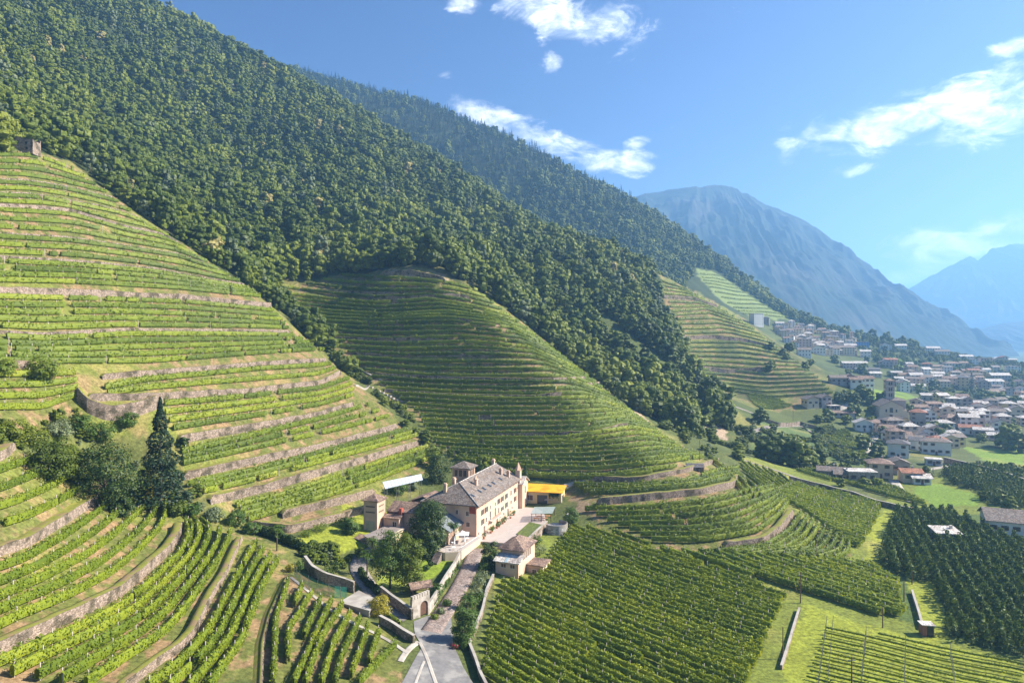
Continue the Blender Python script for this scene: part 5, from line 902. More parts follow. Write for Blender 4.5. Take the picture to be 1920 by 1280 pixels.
    c = MB(); c.box(7, 16, -2, 14, 24, 7.6); aw = c.build("rear_wing", M_VILLA, r); q = MB(); gable(q, 6.6, 14, 15.4, 24, 7.6, 1.8, .6, 'x'); q.build("rear_roof", M_ROOF['brown'], aw)
villa()
def small_tower():
    p = V2(-7.2, 27.5, 0); r = empty("garden_tower", p, RZ); tag(r, "small square tower with dark pyramid roof left of the villa", "tower"); m = MB(); m.box(0, 0, -2, 4.6, 4.4, 10.4); m.build("wall", M_VILLA, r); q = MB(); hip(q, 0, 4.6, 0, 4.4, 10.42, 1.6, .5); q.build("roof", M_ROOF['brown'], r)
    for k in range(2):
        q = MB(); q.box(-.05, .7, 6.9 + k * 1.6, .02, 3.7, 7.3 + k * 1.6); q.build("vent_slot", M_GREYV, r); q = MB(); q.box(.9, -.05, 6.9 + k * 1.6, 3.7, .02, 7.3 + k * 1.6); q.build("vent_slot", M_GREYV, r)
    q = MB(); q.box(-.06, .8, 1.6, .02, 3.6, 4.6); q.build("door_panel", plain("weathered_panel", (.42, .38, .30), .9), r)
M_GREYV = plain("vent_brown", (.20, .15, .11), .9)
small_tower()
M_PAVE = surf("court_paving", (.38, .33, .30), (.46, .40, .37), .5, .9, .1, 6, c3=(.42, .35, .32), scale2=.15); M_SETT = surf("red_setts", (.23, .175, .15), (.31, .245, .22), .6, .9, .3, 6, c3=(.27, .22, .20), scale2=.3, vor=3.0); M_ASPH = surf("asphalt", (.14, .137, .137), (.22, .21, .21), .7, .9, .1, 10, c3=(.28, .27, .255), scale2=.3); M_CONC = surf("concrete", (.34, .31, .275), (.43, .40, .36), .6, .9, .1, 7, c3=(.28, .25, .22), scale2=.2); M_GRAV = surf("cobble", (.20, .18, .165), (.32, .28, .26), .8, .95, .3, 6, vor=4.0)
def sheet(name, pts, mat, lift=.08, z=None, kind='structure', thick=0):
    """surface patch following the ground inside a photograph polygon (or level at z)"""
    if z is None: PW = hits(pts)[:, :2]
    else: PW = np.array([ZG(px, py, z)[:2] for px, py in pts])
    x0, y0 = PW.min(0); x1, y1 = PW.max(0); n = 46; out = resample(np.vstack([PW, PW[:1]]), max(60, len(pts) * 8)); c = PW.mean(0); V = [(c[0], c[1])]; rings = 14
    for k in range(1, rings + 1):
        for q in out[:-1]: V.append(tuple(c + (q - c) * k / rings))
    V = np.array(V); m = len(out) - 1; zz = (H(V[:, 0], V[:, 1]) + lift) if z is None else np.full(len(V), z); f = [(0, 1 + i, 1 + (i + 1) % m) for i in range(m)]
    for k in range(rings - 1): f += [(1 + k * m + i, 1 + (k + 1) * m + i, 1 + (k + 1) * m + (i + 1) % m, 1 + k * m + (i + 1) % m) for i in range(m)]
    o = mk(name, np.column_stack([V, zz]), f, mat, smooth=True); return tag(o, kind=kind)
def ribbon(name, px, width, mat, lift=.1, kind='structure', parent=None, zoff=0, skirt=.3):
    for W in ground_line(px, 1.5, 8):
        tx = np.gradient(W[:, 0]); ty = np.gradient(W[:, 1]); l = np.hypot(tx, ty) + 1e-9; nx, ny = -ty / l, tx / l; R = []
        for s, dz in ((-.5, -skirt), (-.5, 0), (-.25, 0), (0, 0), (.25, 0), (.5, 0), (.5, -skirt)): X = W[:, 0] + nx * s * width; Y = W[:, 1] + ny * s * width; R.append(np.stack([X, Y, H(X, Y) + lift + dz], 1))
        R = np.stack(R, 1).reshape(-1, 3); n = len(W); i = np.arange(n * 7).reshape(n, 7); f = np.stack([i[:-1, :-1], i[1:, :-1], i[1:, 1:], i[:-1, 1:]], -1).reshape(-1, 4); o = mk(name, R, f, mat, smooth=False, parent=parent)
        if not parent: tag(o, kind=kind)
# forecourt, lane and road
co = MB(); fp = [(-1, -.2), (0, -9), (7, -13.5), (15, -14.5), (23, -13.5), (31, -11), (37, -16), (42, -17), (45, -12), (43, 0)]; co.prism([tuple(V2(a, b).xy) for a, b in fp], ZC - 1.6, ZC + .06); tag(co.build("forecourt", M_PAVE), kind='structure')
ribbon("lane", [(893, 1028), (882, 1060), (870, 1085), (856, 1110), (840, 1135), (824, 1160), (808, 1185)], 4.3, M_SETT, .14)
sheet("road", [(742, 1300), (770, 1250), (792, 1212), (778, 1190), (775, 1165), (800, 1155), (845, 1150), (848, 1180), (850, 1210), (868, 1250), (900, 1300)], M_ASPH, .13)
ribbon("concrete_strip", [(787, 1205), (797, 1225), (806, 1250), (820, 1290)], .7, M_CONC, .17); ribbon("concrete_strip", [(795, 1240), (782, 1270), (775, 1295)], .5, M_CONC, .17)
ribbon("driveway", [(765, 1160), (730, 1150), (700, 1110), (680, 1085), (668, 1060), (685, 1040), (705, 1030)], 4.5, M_GRAV, .1)
ribbon("footpath", [(545, 1082), (580, 1110), (620, 1145), (665, 1170), (720, 1195), (765, 1225)], .9, M_CONC, .12); ribbon("footpath", [(750, 1240), (765, 1215), (785, 1203)], 1.2, M_CONC, .12)
ribbon("white_path", [(1050, 915), (1075, 905), (1110, 897)], 1.6, M_CONC, .15); ribbon("dirt_path", [(960, 822), (1110, 816), (1185, 798)], 1.2, plain("dirt", (.30, .21, .14), 1), .12)
ribbon("farm_track", [(1385, 860), (1450, 880), (1520, 905), (1600, 928), (1680, 948), (1740, 955)], 2.2, M_GRAV, .12)
ribbon("village_road", [(1675, 900), (1690, 925), (1712, 942)], 4, M_CONC, .15); ribbon("village_road", [(1630, 850), (1622, 838), (1640, 820), (1655, 815)], 4, M_CONC, .15); ribbon("village_road", [(1560, 770), (1590, 760), (1605, 748), (1595, 740)], 5, M_CONC, .15); ribbon("village_road", [(1740, 880), (1800, 870), (1860, 885), (1930, 905)], 3, M_CONC, .2)
for q in [[(1270, 720), (1330, 745), (1400, 770), (1450, 790)], [(1400, 812), (1440, 800), (1500, 798), (1530, 815), (1590, 850)]]: ribbon("hill_track", q, 2.5, M_GRAV, .2)
# terrace with parasols at the near end of the villa
te = MB(); tp = [(-14.5, 5.5), (-15.5, 2.5), (-13, -1.0), (0, -1.6), (-.05, 4.4), (-9, 4.4)]; te.prism([tuple(V2(a, b).xy) for a, b in tp], ZC - 4.5, ZC + .9); t_ = te.build("terrace", M_PLAS['cream']); tag(t_, "raised paved terrace at the near end of the villa", "terrace")
q = MB(); q.prism([tuple(V2(a * .985, b * .95 + .05).xy) for a, b in tp], ZC + .9, ZC + .93); q.build("paving", M_PAVE, t_)
q = MB(); pr = [V2(a, b, .93) for a, b in [(-14.4, 5.2), (-15.3, 2.4), (-12.9, -.85), (-.2, -1.45)]]
for i in range(3):
    A, B = pr[i], pr[i + 1]; q.tube([A + Vector((0, 0, 1)), B + Vector((0, 0, 1))], .05, 4); n_ = int((B - A).length / .6)
    for k in range(n_ + 1): p = A.lerp(B, k / max(1, n_)); q.tube([p, p + Vector((0, 0, 1))], .035, 4)
q.build("railing", M_WHITE, t_)
st = MB()
for k in range(9): st.prism([tuple(V2(-15.6 - k * .34 + c[0], 3.4 + c[1]).xy) for c in ((0, 0), (-.34, 0), (-.34, 1.9), (0, 1.9))], ZC - 4, ZC + .8 - k * .2)
tag(st.build("stairs", M_SETT), "brick steps leading down from the parasol terrace to the lawn", "stairs")
def parasol(p, w_, h_, label, closed=False, mat=None):
    r = empty("parasol", p); tag(r, label, "parasol", "parasols"); m = MB(); m.cyl(0, 0, 0, h_ - .1, .04, 6); m.cyl(0, 0, 0, .12, .35, 8); m.build("pole", M_METAL, r); m = MB()
    if closed: m.cyl(0, 0, .9, h_, .28, 8, r2=.05)
    else:
        s = w_ / 2; V = [(-s, -s, h_ - .9), (s, -s, h_ - .9), (s, s, h_ - .9), (-s, s, h_ - .9), (-s * .35, -s * .35, h_ - .5), (s * .35, -s * .35, h_ - .5), (s * .35, s * .35, h_ - .5), (-s * .35, s * .35, h_ - .5), (0, 0, h_ + .1)]; f = [(0, 1, 5, 4), (1, 2, 6, 5), (2, 3, 7, 6), (3, 0, 4, 7), (4, 5, 8), (5, 6, 8), (6, 7, 8), (7, 4, 8)]; n = len(V); m.add(V + [(a, b, c - .04) for a, b, c in V], f + [tuple(i + n for i in g[::-1]) for g in f] + [(1, 0, n, n + 1), (2, 1, n + 1, n + 2), (3, 2, n + 2, n + 3), (0, 3, n + 3, n)])
    m.build("canopy", mat or M_WHITE, r)
parasol(V2(-5.5, 2.0, .94), 3.6, 3.1, "open white peaked parasol on the terrace at the villa's near end"); parasol(V2(-10.5, 2.2, .94), 1, 2.9, "folded white parasol on the terrace, nearer the steps", True); parasol(V2(-8, .3, .94), 1, 2.8, "folded white parasol beside the terrace railing", True)
parasol(ZG(1029, 946, ZC + .07), 3.2, 2.9, "square beige parasol in front of the yellow-roofed building, left one", mat=plain("canvas_beige", (.62, .52, .42), .9)); parasol(ZG(1043, 945, ZC + .07), 3.2, 2.8, "square beige parasol in front of the yellow-roofed building, right one", mat=plain("canvas_sand", (.66, .57, .47), .9))
def table_set(p, label):
    r = empty("table", p, random.random()); tag(r, label, "table", "terrace tables"); m = MB(); m.cyl(0, 0, .7, .75, .5, 10); m.build("tabletop", M_WHITE, r); m = MB(); m.cyl(0, 0, 0, .7, .05, 6); m.cyl(0, 0, 0, .05, .3, 8); m.build("leg", M_METAL, r)
table_set(V2(-4, 1.2, .94), "small round white table under the open parasol"); table_set(V2(-9, 3.2, .94), "small round white table between the folded parasols"); table_set(V2(-12.5, 1.5, .94), "small round white table at the end of the terrace by the steps")
# planters along the facade
def bush_obj(name, p, r_, h_, mat, label, cat, n=260, leaf=.3, group=None, seed=0, pot=False):
    g = np.random.default_rng(seed + int(abs(p[0]) * 7 + p[1])); d = g.normal(0, 1, (n, 3)); d /= np.linalg.norm(d, axis=1)[:, None]; b = 1 + .25 * np.sin(d[:, 0] * 5 + seed) * np.cos(d[:, 1] * 4)
    C = d * np.array([r_, r_, h_ / 2]) * (g.random((n, 1)) ** .35) * b[:, None] + np.array([0, 0, h_ * .5]); V = leaf_quads(C, d + g.normal(0, .35, (n, 3)), leaf, g); r = empty(name, p); tag(r, label, cat, group)
    mk("foliage", V, np.arange(n * 4).reshape(-1, 4), mat, r)
    m = MB()
    if pot: m.cyl(0, 0, -.45, .1, .28, 10, r2=.36); m.build("pot", plain("terracotta", (.42, .19, .11), .9) if "terracotta" not in MATS else MATS["terracotta"], r)
    else: m.tube([(0, 0, -.3), (0, 0, h_ * .6)], [.06 + .02 * h_, .03], 5); m.build("stem", M_BARK, r)
    return r
for i, (a, w_, r_) in enumerate([(1.6, -1.6, .7), (7.4, -1.5, .8), (8.8, -1.4, .7), (12.5, -1.5, .6), (14.2, -1.6, .8), (17.6, -1.5, .7), (19.5, -1.5, .8), (24.3, -1.7, 1.1), (28, -1.5, .6)]): bush_obj("potted_plant", V2(a, w_, .5), r_, r_ * 2, M_GARDEN, f"{ordw(i + 1)} potted plant from the near end along the villa's sunny front", "potted plant", 130, .26, "potted plants along the facade", i, True)
# yellow-roofed building
def yellow_building():
    p = ZG(979, 945, ZC); r = empty("annex", p, math.radians(-13)); tag(r, "cream single-storey building with bright orange-yellow roof behind the forecourt", "annex"); w_, d_, h_ = 13.4, 8, 4.5
    m = MB(); m.box(0, 0, -2, w_, d_, h_); m.build("wall", M_PLAS['ochre'], r); m = MB(); m.add([(-.5, -.9, h_ + .05), (w_ + .6, -.9, h_ + .05), (w_ + .6, d_ + .3, h_ + .7), (-.5, d_ + .3, h_ + .7), (-.5, -.9, h_ + .25), (w_ + .6, -.9, h_ + .25), (w_ + .6, d_ + .3, h_ + .9), (-.5, d_ + .3, h_ + .9)], [(0, 3, 2, 1), (4, 5, 6, 7), (0, 1, 5, 4), (1, 2, 6, 5), (2, 3, 7, 6), (3, 0, 4, 7)]); m.build("roof", surf("yellow_roof", (.78, .34, .015), (.86, .44, .03), .8, .6, 0, 6, c3=(.66, .26, .01), scale2=.3), r)
    opening(r, "window", 2.6, 0, 1.6, 2.2, 1.7, -90, shutter=False, mat=M_SHUT); m = MB(); m.box(5.2, -.1, 0, 8.6, .05, 3.5); m.build("gate_door", M_GLASS, r); opening(r, "window", w_, 3.5, 1.2, 3.5, 2.0, 0, shutter=False)
    g = np.random.default_rng(9); n = 260; C = np.stack([g.uniform(9.2, 12.6, n), g.uniform(-.7, -.1, n), 4.4 - abs(g.normal(0, .8, n))], 1); mk("climbing_vine", leaf_quads(C, g.normal(0, 1, (n, 3)) + np.array([0, -1, 0]), .4, g), np.arange(n * 4).reshape(-1, 4), M_GLOSSY, r)
    m = MB(); m.tube([(w_ + .3, -.6, 0), (w_ + .3, -.6, h_)], .07, 5); m.build("post", M_WHITE, r)
yellow_building()
def pergola():
    p = Vector(ZG(997, 978, ZC)); r = empty("pergola", p, math.radians(2)); tag(r, "wooden pergola with striped translucent roof on the forecourt edge", "pergola"); w_, d_, h_ = 5.9, 6.4, 2.5; sh = 1.7
    for i, (x, y) in enumerate([(0, 0), (w_ / 2, 0), (w_, 0), (sh, d_), (w_ / 2 + sh, d_), (w_ + sh, d_)]): m = MB(); m.box(x - .08, y - .08, 0, x + .08, y + .08, h_ + (.3 if y else 0)); m.build("post", M_WOOD, r)
    m = MB(); m.tube([(-.3, 0, h_), (w_ + .3, 0, h_)], .1, 4); m.tube([(sh - .3, d_, h_ + .3), (w_ + sh + .3, d_, h_ + .3)], .1, 4); m.build("beam", M_WOOD, r)
    for k in range(9):
        m = MB(); a = k / 9; b = (k + .62) / 9; L0 = lambda f: (sh * f - .4, d_ * f * 1.06 - .2, h_ + .15 + .35 * f); x0, y0, z0 = L0(a); x1, y1, z1 = L0(b); m.add([(x0, y0, z0), (x0 + w_ + .8, y0, z0), (x1 + w_ + .8, y1, z1), (x1, y1, z1), (x0, y0, z0 - .05), (x0 + w_ + .8, y0, z0 - .05), (x1 + w_ + .8, y1, z1 - .05), (x1, y1, z1 - .05)], [(0, 1, 2, 3), (4, 7, 6, 5), (0, 4, 5, 1), (1, 5, 6, 2), (2, 6, 7, 3), (3, 7, 4, 0)]); m.build("roof_panel", plain("panel_green", (.40, .47, .44), .35, var=.1) if "panel_green" not in MATS else MATS["panel_green"], r)
    for i, (x, y) in enumerate([(1.5, 1.5), (4.2, 1.6), (2.4, 4.0), (5.2, 4.2)]): tr = empty("table", p + Vector((x, y, .06))); tag(tr, f"wooden table under the pergola, {['front left', 'front right', 'back left', 'back right'][i]}", "table", "pergola tables"); m = MB(); m.box(-.8, -.45, .7, .8, .45, .76); m.build("tabletop", plain("orange_wood", (.45, .20, .09), .7) if "orange_wood" not in MATS else MATS["orange_wood"], tr); m = MB(); m.box(-.7, -.06, 0, -.58, .06, .7); m.build("leg", M_WOOD, tr); m = MB(); m.box(.58, -.06, 0, .7, .06, .7); m.build("leg", M_WOOD, tr)
pergola()
def bastion():
    c = Vector(ZG(1043, 1000, ZC)); c = Vector((13.3, 205.5, ZC)); r = empty("bastion", c); tag(r, "round grey stone bastion holding up the corner of the forecourt", "bastion"); R = 3.5; m = MB(); m.cyl(0, 0, -6, .1, R, 40); m.build("wall", surf("bastion_stone", (.36, .34, .32), (.50, .48, .45), .8, .9, .7, 6, vor=1.6), r)
    m = MB(); n = 40
    for k in range(n):
        a0, a1 = 2 * math.pi * k / n, 2 * math.pi * (k + 1) / n
        if math.cos(a0 - math.radians(135)) > .35: continue
        V = [(rr * math.cos(a), rr * math.sin(a), zz) for zz in (.1, 1.1) for rr, a in ((R, a0), (R, a1), (R - .35, a1), (R - .35, a0))]; m.add(V, [(4, 5, 6, 7), (0, 1, 5, 4), (2, 3, 7, 6), (1, 2, 6, 5), (3, 0, 4, 7)])
    m.build("parapet", M_CONC, r)
bastion()
def seg_wall(pts, z0, z1, th, mat, label, name="garden_wall", cat="wall", cap=None, merlon=False):
    m = MB()
    for a, b in zip(pts[:-1], pts[1:]):
        a = Vector(a[:2]); b = Vector(b[:2]); d = (b - a).normalized(); n = Vector((-d.y, d.x)) * th / 2; e = d * th * .3; P = [a - n - e, b - n + e, b + n + e, a + n - e]; m.prism([tuple(p) for p in P], z0, z1)
    o = m.build(name, mat); tag(o, label, cat); 
    if cap is not None:
        m = MB()
        for a, b in zip(pts[:-1], pts[1:]):
            a = Vector(a[:2]); b = Vector(b[:2]); d = (b - a).normalized(); n = Vector((-d.y, d.x)) * (th / 2 + .08); e = d * th * .3; m.prism([tuple(p) for p in (a - n - e, b - n + e, b + n + e, a + n - e)], z1 + .003, z1 + .12)
        m.build("coping", cap, o)
    return o
seg_wall([ZG(1025, 983, ZC), ZG(996, 1010, ZC), ZG(985, 1022, ZC)], -64, ZC + 1.0, .5, M_STONE, "low parapet wall from the bastion down to the small house", cap=M_CONC)
seg_wall([ZG(1064, 970, ZC), ZG(1070, 955, ZC), ZG(1066, 940, ZC)], -62, ZC + .9, .4, M_STONE, "curved parapet behind the bastion by the shrub", cap=M_CONC)
# planted bed next to the pergola, box hedge
o = sheet("planted_bed", [(968, 1000), (993, 978), (1022, 984), (1005, 1000), (990, 1012)], plain("bed_soil", (.10, .13, .03), 1, var=.4), z=ZC + .25)
# small gate-side house
def small_house():
    p = Vector(hit(972, 1085)[0]); p.z = -62.6; rz = math.atan2(.93, .37); r = empty("small_house", p, rz); tag(r, "two-storey beige house with brown hip roof beside the flat vineyard", "house"); L_, W_ = 12.0, 6.2   # x runs back along the court, y to the left
    m = MB(); m.box(0, 0, -1.5, 3.2, W_, 5.4); m.box(3.2, 0, -1.5, L_, W_, 7.6); m.build("wall", M_VILLA, r); m = MB(); hip(m, 3.0, L_, 0, W_, 7.62, 2.2, .6); m.build("roof", M_ROOF['brown'], r)
    m = MB(); m.add([(-.6, -.5, 5.4), (3.1, -.5, 6.5), (3.1, W_ + .5, 6.5), (-.6, W_ + .5, 5.4), (-.6, -.5, 5.2), (3.1, -.5, 6.3), (3.1, W_ + .5, 6.3), (-.6, W_ + .5, 5.2)], [(0, 1, 2, 3), (4, 7, 6, 5), (0, 4, 5, 1), (1, 5, 6, 2), (2, 6, 7, 3), (3, 7, 4, 0)]); lr = m.build("lower_roof", M_ROOF['pale'], r)
    m = MB(); m.add([(-.62, 3.0, 5.43), (3.1, 3.0, 6.54), (3.1, 3.6, 6.54), (-.62, 3.6, 5.43)], [(0, 1, 2, 3)]); m.v += [(x, y, z - .02) for x, y, z in m.v]; m.f += [(4, 7, 6, 5), (0, 4, 5, 1), (1, 5, 6, 2), (2, 6, 7, 3), (3, 7, 4, 0)]; m.m = [0] * len(m.f); m.build("metal_strip", plain("strip_blue", (.30, .42, .48), .5), lr)
    opening(r, "door", 0, 4.2, 0, .9, 2.0, 180, shutter=False, mat=M_GLASS); opening(r, "window", 0, 1.6, 3.9, 1.2, .9, 180, shutter=False, mat=M_WOOD); opening(r, "window", 0, 4.0, 3.9, 1.2, .9, 180, shutter=False, mat=M_WOOD)
    for k in range(4): opening(r, "arched_window", 3.9 + k * 1.5, 0, 5.1, .9, 1.9, -90, shutter=False, mat=M_SHUT)
    m = MB(); m.box(5.5, -4.6, -1.5, 11, 0, 3.3); an = m.build("side_wing", M_VILLA, r); m = MB(); m.box(5.2, -4.9, 3.32, 11.3, -.02, 3.5); m.build("wing_roof", M_ROOF['brown'], an); opening(an, "door", 5.5, -2.2, .3, 1.0, 2.0, 180, shutter=False, mat=M_SHUT); opening(an, "window", 8, -4.6, 1.2, .9, 1.2, -90, shutter=False)
small_house()
M_LIMEW = surf("old_limewash", (.36, .31, .26), (.52, .47, .42), .9, .95, .3, 7, c3=(.26, .23, .19), scale2=.5)
# gate with battlements, roadside walls
def gatehouse():
    a = Vector(hit(774, 1160)[0]); b = Vector(hit(802, 1152)[0]); d = (b - a); L_ = d.length; rz = math.atan2(d.y, d.x); r = empty("battlemented_gate", a, rz); tag(r, "whitish battlemented gateway with dark arched door beside the lane", "gate"); H_ = 3.9
    m = MB(); x0, x1 = L_ * .5, L_ * .5 + 2.2; m.box(-.2, 0, -.6, x0, .6, H_); m.box(x1, 0, -.6, L_ + .6, .6, H_); m.box(x0, 0, 2.9, x1, .6, H_)
    n = 8; pts = [(x0 + 1.1 + 1.1 * math.cos(math.pi * k / n), 1.9 + 1.0 * math.sin(math.pi * k / n)) for k in range(n + 1)]
    for (xa, za), (xb, zb) in zip(pts[:-1], pts[1:]): m.add([(xa, 0, za), (xb, 0, zb), (xb, 0, 2.9), (xa, 0, 2.9), (xa, .6, za), (xb, .6, zb), (xb, .6, 2.9), (xa, .6, 2.9)], [(0, 1, 2, 3), (4, 7, 6, 5), (0, 4, 5, 1)])
    m.build("wall", M_LIMEW, r)
    for k in range(7): q = MB(); x = -.1 + k * (L_ + .5) / 6.6; q.box(x, -.02, H_ + .002, x + .55, .62, H_ + .75); q.build("merlon", M_LIMEW, r)
    q = MB(); q.box(x0, .25, -.1, x1, .35, 2.9); q.build("door", M_SHUT, r)
gatehouse()
def slope_wall(px, h, th, mat, label, lift=0, cat="wall", name="garden_wall", capm=None, W=None):
    W = hits(px) if W is None else W; W = resample(W, max(6, int(np.hypot(np.diff(W[:, 0]), np.diff(W[:, 1])).sum() / 1.2))); n = len(W); tx = np.gradient(W[:, 0]); ty = np.gradient(W[:, 1]); l = np.hypot(tx, ty); nx, ny = -ty / l * th / 2, tx / l * th / 2; z0 = H(W[:, 0], W[:, 1]); R = []
    for s, zz in ((-1, -.8), (-1, h), (1, h), (1, -.8)): R.append(np.stack([W[:, 0] + s * nx, W[:, 1] + s * ny, z0 + zz], 1))
    R = np.stack(R, 1).reshape(-1, 3); i = np.arange(n * 4).reshape(n, 4); f = [tuple(q) for q in np.stack([i[:-1, :-1], i[1:, :-1], i[1:, 1:], i[:-1, 1:]], -1).reshape(-1, 4)] + [tuple(i[0]), tuple(i[-1][::-1])]; o = mk(name, R, f, mat); tag(o, label, cat)
    if capm:
        R = []
        for s, zz in ((-1.35, h + .003), (-1.35, h + .11), (1.35, h + .11), (1.35, h + .003)): R.append(np.stack([W[:, 0] + s * nx, W[:, 1] + s * ny, z0 + zz], 1))
        R = np.stack(R, 1).reshape(-1, 3); mk("coping", R, f, capm, o)
    return o
slope_wall([(804, 1150), (820, 1125), (835, 1098), (850, 1075), (862, 1052)], 2.4, .4, M_LIMEW, "whitish garden wall half covered with shrubs between lawn and lane", capm=M_CONC)
slope_wall([(714, 1118), (735, 1135), (756, 1150), (773, 1162)], 2.3, .45, M_STONE, "stone wall with pale coping left of the battlemented gate", capm=M_CONC)
slope_wall([(712, 1168), (735, 1180), (757, 1195), (776, 1206)], 1.6, .5, M_STONE, "stone wall along the roadside below the golden shrub", capm=M_CONC)
slope_wall([(572, 1062), (585, 1080), (610, 1095), (650, 1106), (664, 1112)], 2.6, .5, M_STONE, "curved brown stone wall behind the green mesh fence", capm=M_CONC)
slope_wall([(925, 1085), (912, 1115), (905, 1150), (893, 1180), (880, 1215), (900, 1270), (915, 1300)], 1.2, .4, M_STONE, "low stone wall between the road shrubs and the flat vineyard", capm=M_CONC)
slope_wall([(1465, 1255), (1485, 1190), (1499, 1145)], .8, .35, M_STONE, "low pale stone wall with a pillar right of the flat vineyard", capm=M_CONC)
slope_wall([(1710, 1112), (1722, 1150), (1730, 1180)], 1.0, .5, M_CONC, "low pink and white wall leading to the tiny shed")
slope_wall([(1480, 900), (1540, 915), (1600, 930), (1640, 945), (1700, 960), (1750, 968)], 1.8, .5, M_STONE, "long dark field wall at the far end of the vineyards", capm=M_CONC)
slope_wall([(1770, 868), (1800, 875), (1860, 890), (1925, 912)], 3.0, .6, M_STONE, "long grey wall with white rail below the bright meadow", capm=M_CONC)
slope_wall([(1425, 787), (1460, 800), (1500, 797), (1530, 805)], 2.5, .5, M_STONE, "field wall under the bare pole on the way to the village", capm=None)
# green mesh fence
def mesh_fence():
    W = hits([(552, 1078), (560, 1092), (590, 1108), (625, 1120), (650, 1122)]); W = resample(W, 14); m = node_mat("green_mesh")[0]; b = m.node_tree.nodes['Principled BSDF']; b.inputs['Base Color'].default_value = (.03, .20, .14, 1); b.inputs['Alpha'].default_value = .55; b.inputs['Roughness'].default_value = .9
    r = empty("mesh_fence", W[0]); tag(r, "green windbreak mesh fence on thin posts above the footpath", "fence"); o = W[0]; V = []; h = 2.6
    for p in W: z = float(H(p[0], p[1])) - o[2]; V += [(p[0] - o[0], p[1] - o[1], z), (p[0] - o[0], p[1] - o[1], z + h)]
    mk("netting", np.array(V), [(2 * i, 2 * i + 2, 2 * i + 3, 2 * i + 1) for i in range(len(W) - 1)], m, r)
    for p in W[::2]: z = float(H(p[0], p[1])) - o[2]; q = MB(); q.tube([(p[0] - o[0], p[1] - o[1], z - .3), (p[0] - o[0], p[1] - o[1], z + h + .2)], .05, 5); q.build("post", M_METAL, r)
mesh_fence()
def flat_garage():
    p = [ZG(692, 1143, -57.0), ZG(638, 1128, -57.0), ZG(673, 1107, -57.0), ZG(707, 1124, -57.0)]; r = empty("garage", (0, 0, 0)); tag(r, "low building with pale flat concrete roof above the near vine rows", "garage"); m = MB(); m.prism([q[:2] for q in p][::-1], -64, -57.3); m.build("wall", M_PLAS['grey'], r); c = np.mean([q[:2] for q in p], 0); m = MB(); m.prism([tuple(c + (np.array(q[:2]) - c) * 1.06) for q in p][::-1], -57.297, -57.0); m.build("roof", M_CONC, r)
    a = Vector(p[0]); b = Vector(p[1]); d = (b - a).normalized(); q = MB(); x = a.lerp(b, .55); ang = math.atan2(d.y, d.x); M_ = Matrix.Translation(Vector((x.x, x.y, -59.3))) @ Matrix.Rotation(ang, 4, 'Z'); q.box(-.4, -.05, 0, .4, .1, .9, M=M_); q.build("window", M_GLASS, r)
flat_garage()
def long_shed():
    q4 = [(682, 1004), (734, 981), (761, 987), (709, 1018)]; z = -55.0; p = [ZG(x, y, z) for x, y in q4]; r = empty("long_shed", (0, 0, 0)); tag(r, "long low shed with dark ribbed roof between meadow and magnolia", "shed"); c = np.mean([q[:2] for q in p], 0); m = MB(); m.prism([tuple(c + (np.array(q[:2]) - c) * .93) for q in p][::-1], -62, z - .3); m.build("wall", M_PLAS['cream'], r)
    m = MB(); m.add([(p[0][0], p[0][1], z + .1), (p[1][0], p[1][1], z + .1), (p[2][0], p[2][1], z - .35), (p[3][0], p[3][1], z - .35)] + [(p[0][0], p[0][1], z - .1), (p[1][0], p[1][1], z - .1), (p[2][0], p[2][1], z - .55), (p[3][0], p[3][1], z - .55)], [(0, 3, 2, 1), (4, 5, 6, 7), (0, 1, 5, 4), (1, 2, 6, 5), (2, 3, 7, 6), (3, 0, 4, 7)]); m.build("roof", surf("ribbed_roof", (.20, .17, .16), (.27, .235, .22), .8, .7, .2, 5), r)
    q4 = [(655, 1006), (668, 998), (690, 1003), (690, 1014), (676, 1012)]; z = -56.2; p = [ZG(x, y, z) for x, y in q4]; r = empty("stone_shed", (0, 0, 0)); tag(r, "little stone shed with slab roof at the end of the long dark one", "shed"); c = np.mean([q[:2] for q in p], 0); m = MB(); m.prism([tuple(c + (np.array(q[:2]) - c) * .9) for q in p][::-1], -62, z - .2); m.build("wall", M_STONE, r); m = MB(); m.prism([q[:2] for q in p][::-1], z - .197, z); m.build("roof", M_ROOF['brown'], r)
long_shed()
def solar():
    z1, z0 = -44.8, -46.2; A = Vector(ZG(722, 916, z0)); B = Vector(ZG(793, 899, z0)); C = Vector(ZG(790, 888, z1)); D_ = Vector(ZG(717, 903, z1)); r = empty("glass_canopy", (0, 0, 0)); tag(r, "slanting silver glass canopy on posts at the foot of the left slope", "canopy"); nrm = (B - A).cross(D_ - A).normalized() * .12
    mt = node_mat("silver_glass")[0]; b = mt.node_tree.nodes['Principled BSDF']; b.inputs['Base Color'].default_value = (.62, .68, .75, 1); b.inputs['Roughness'].default_value = .25; b.inputs['Metallic'].default_value = .35
    for k in range(11):
        f0, f1 = k / 11 + .004, (k + 1) / 11 - .004; a, c = A.lerp(B, f0), A.lerp(B, f1); d, e = D_.lerp(C, f0), D_.lerp(C, f1); m = MB(); m.add([a, c, e, d, a - nrm, c - nrm, e - nrm, d - nrm], [(0, 1, 2, 3), (4, 7, 6, 5), (0, 4, 5, 1), (1, 5, 6, 2), (2, 6, 7, 3), (3, 7, 4, 0)]); m.build("panel", mt, r)
    for k in range(4):
        for e0, e1 in ((A, B), (D_, C)): p = e0.lerp(e1, .05 + k * .3); q = MB(); q.tube([(p.x, p.y, p.z - .15), (p.x, p.y, float(H(p.x, p.y)) - .5)], .08, 5); q.build("post", M_METAL, r)
solar()
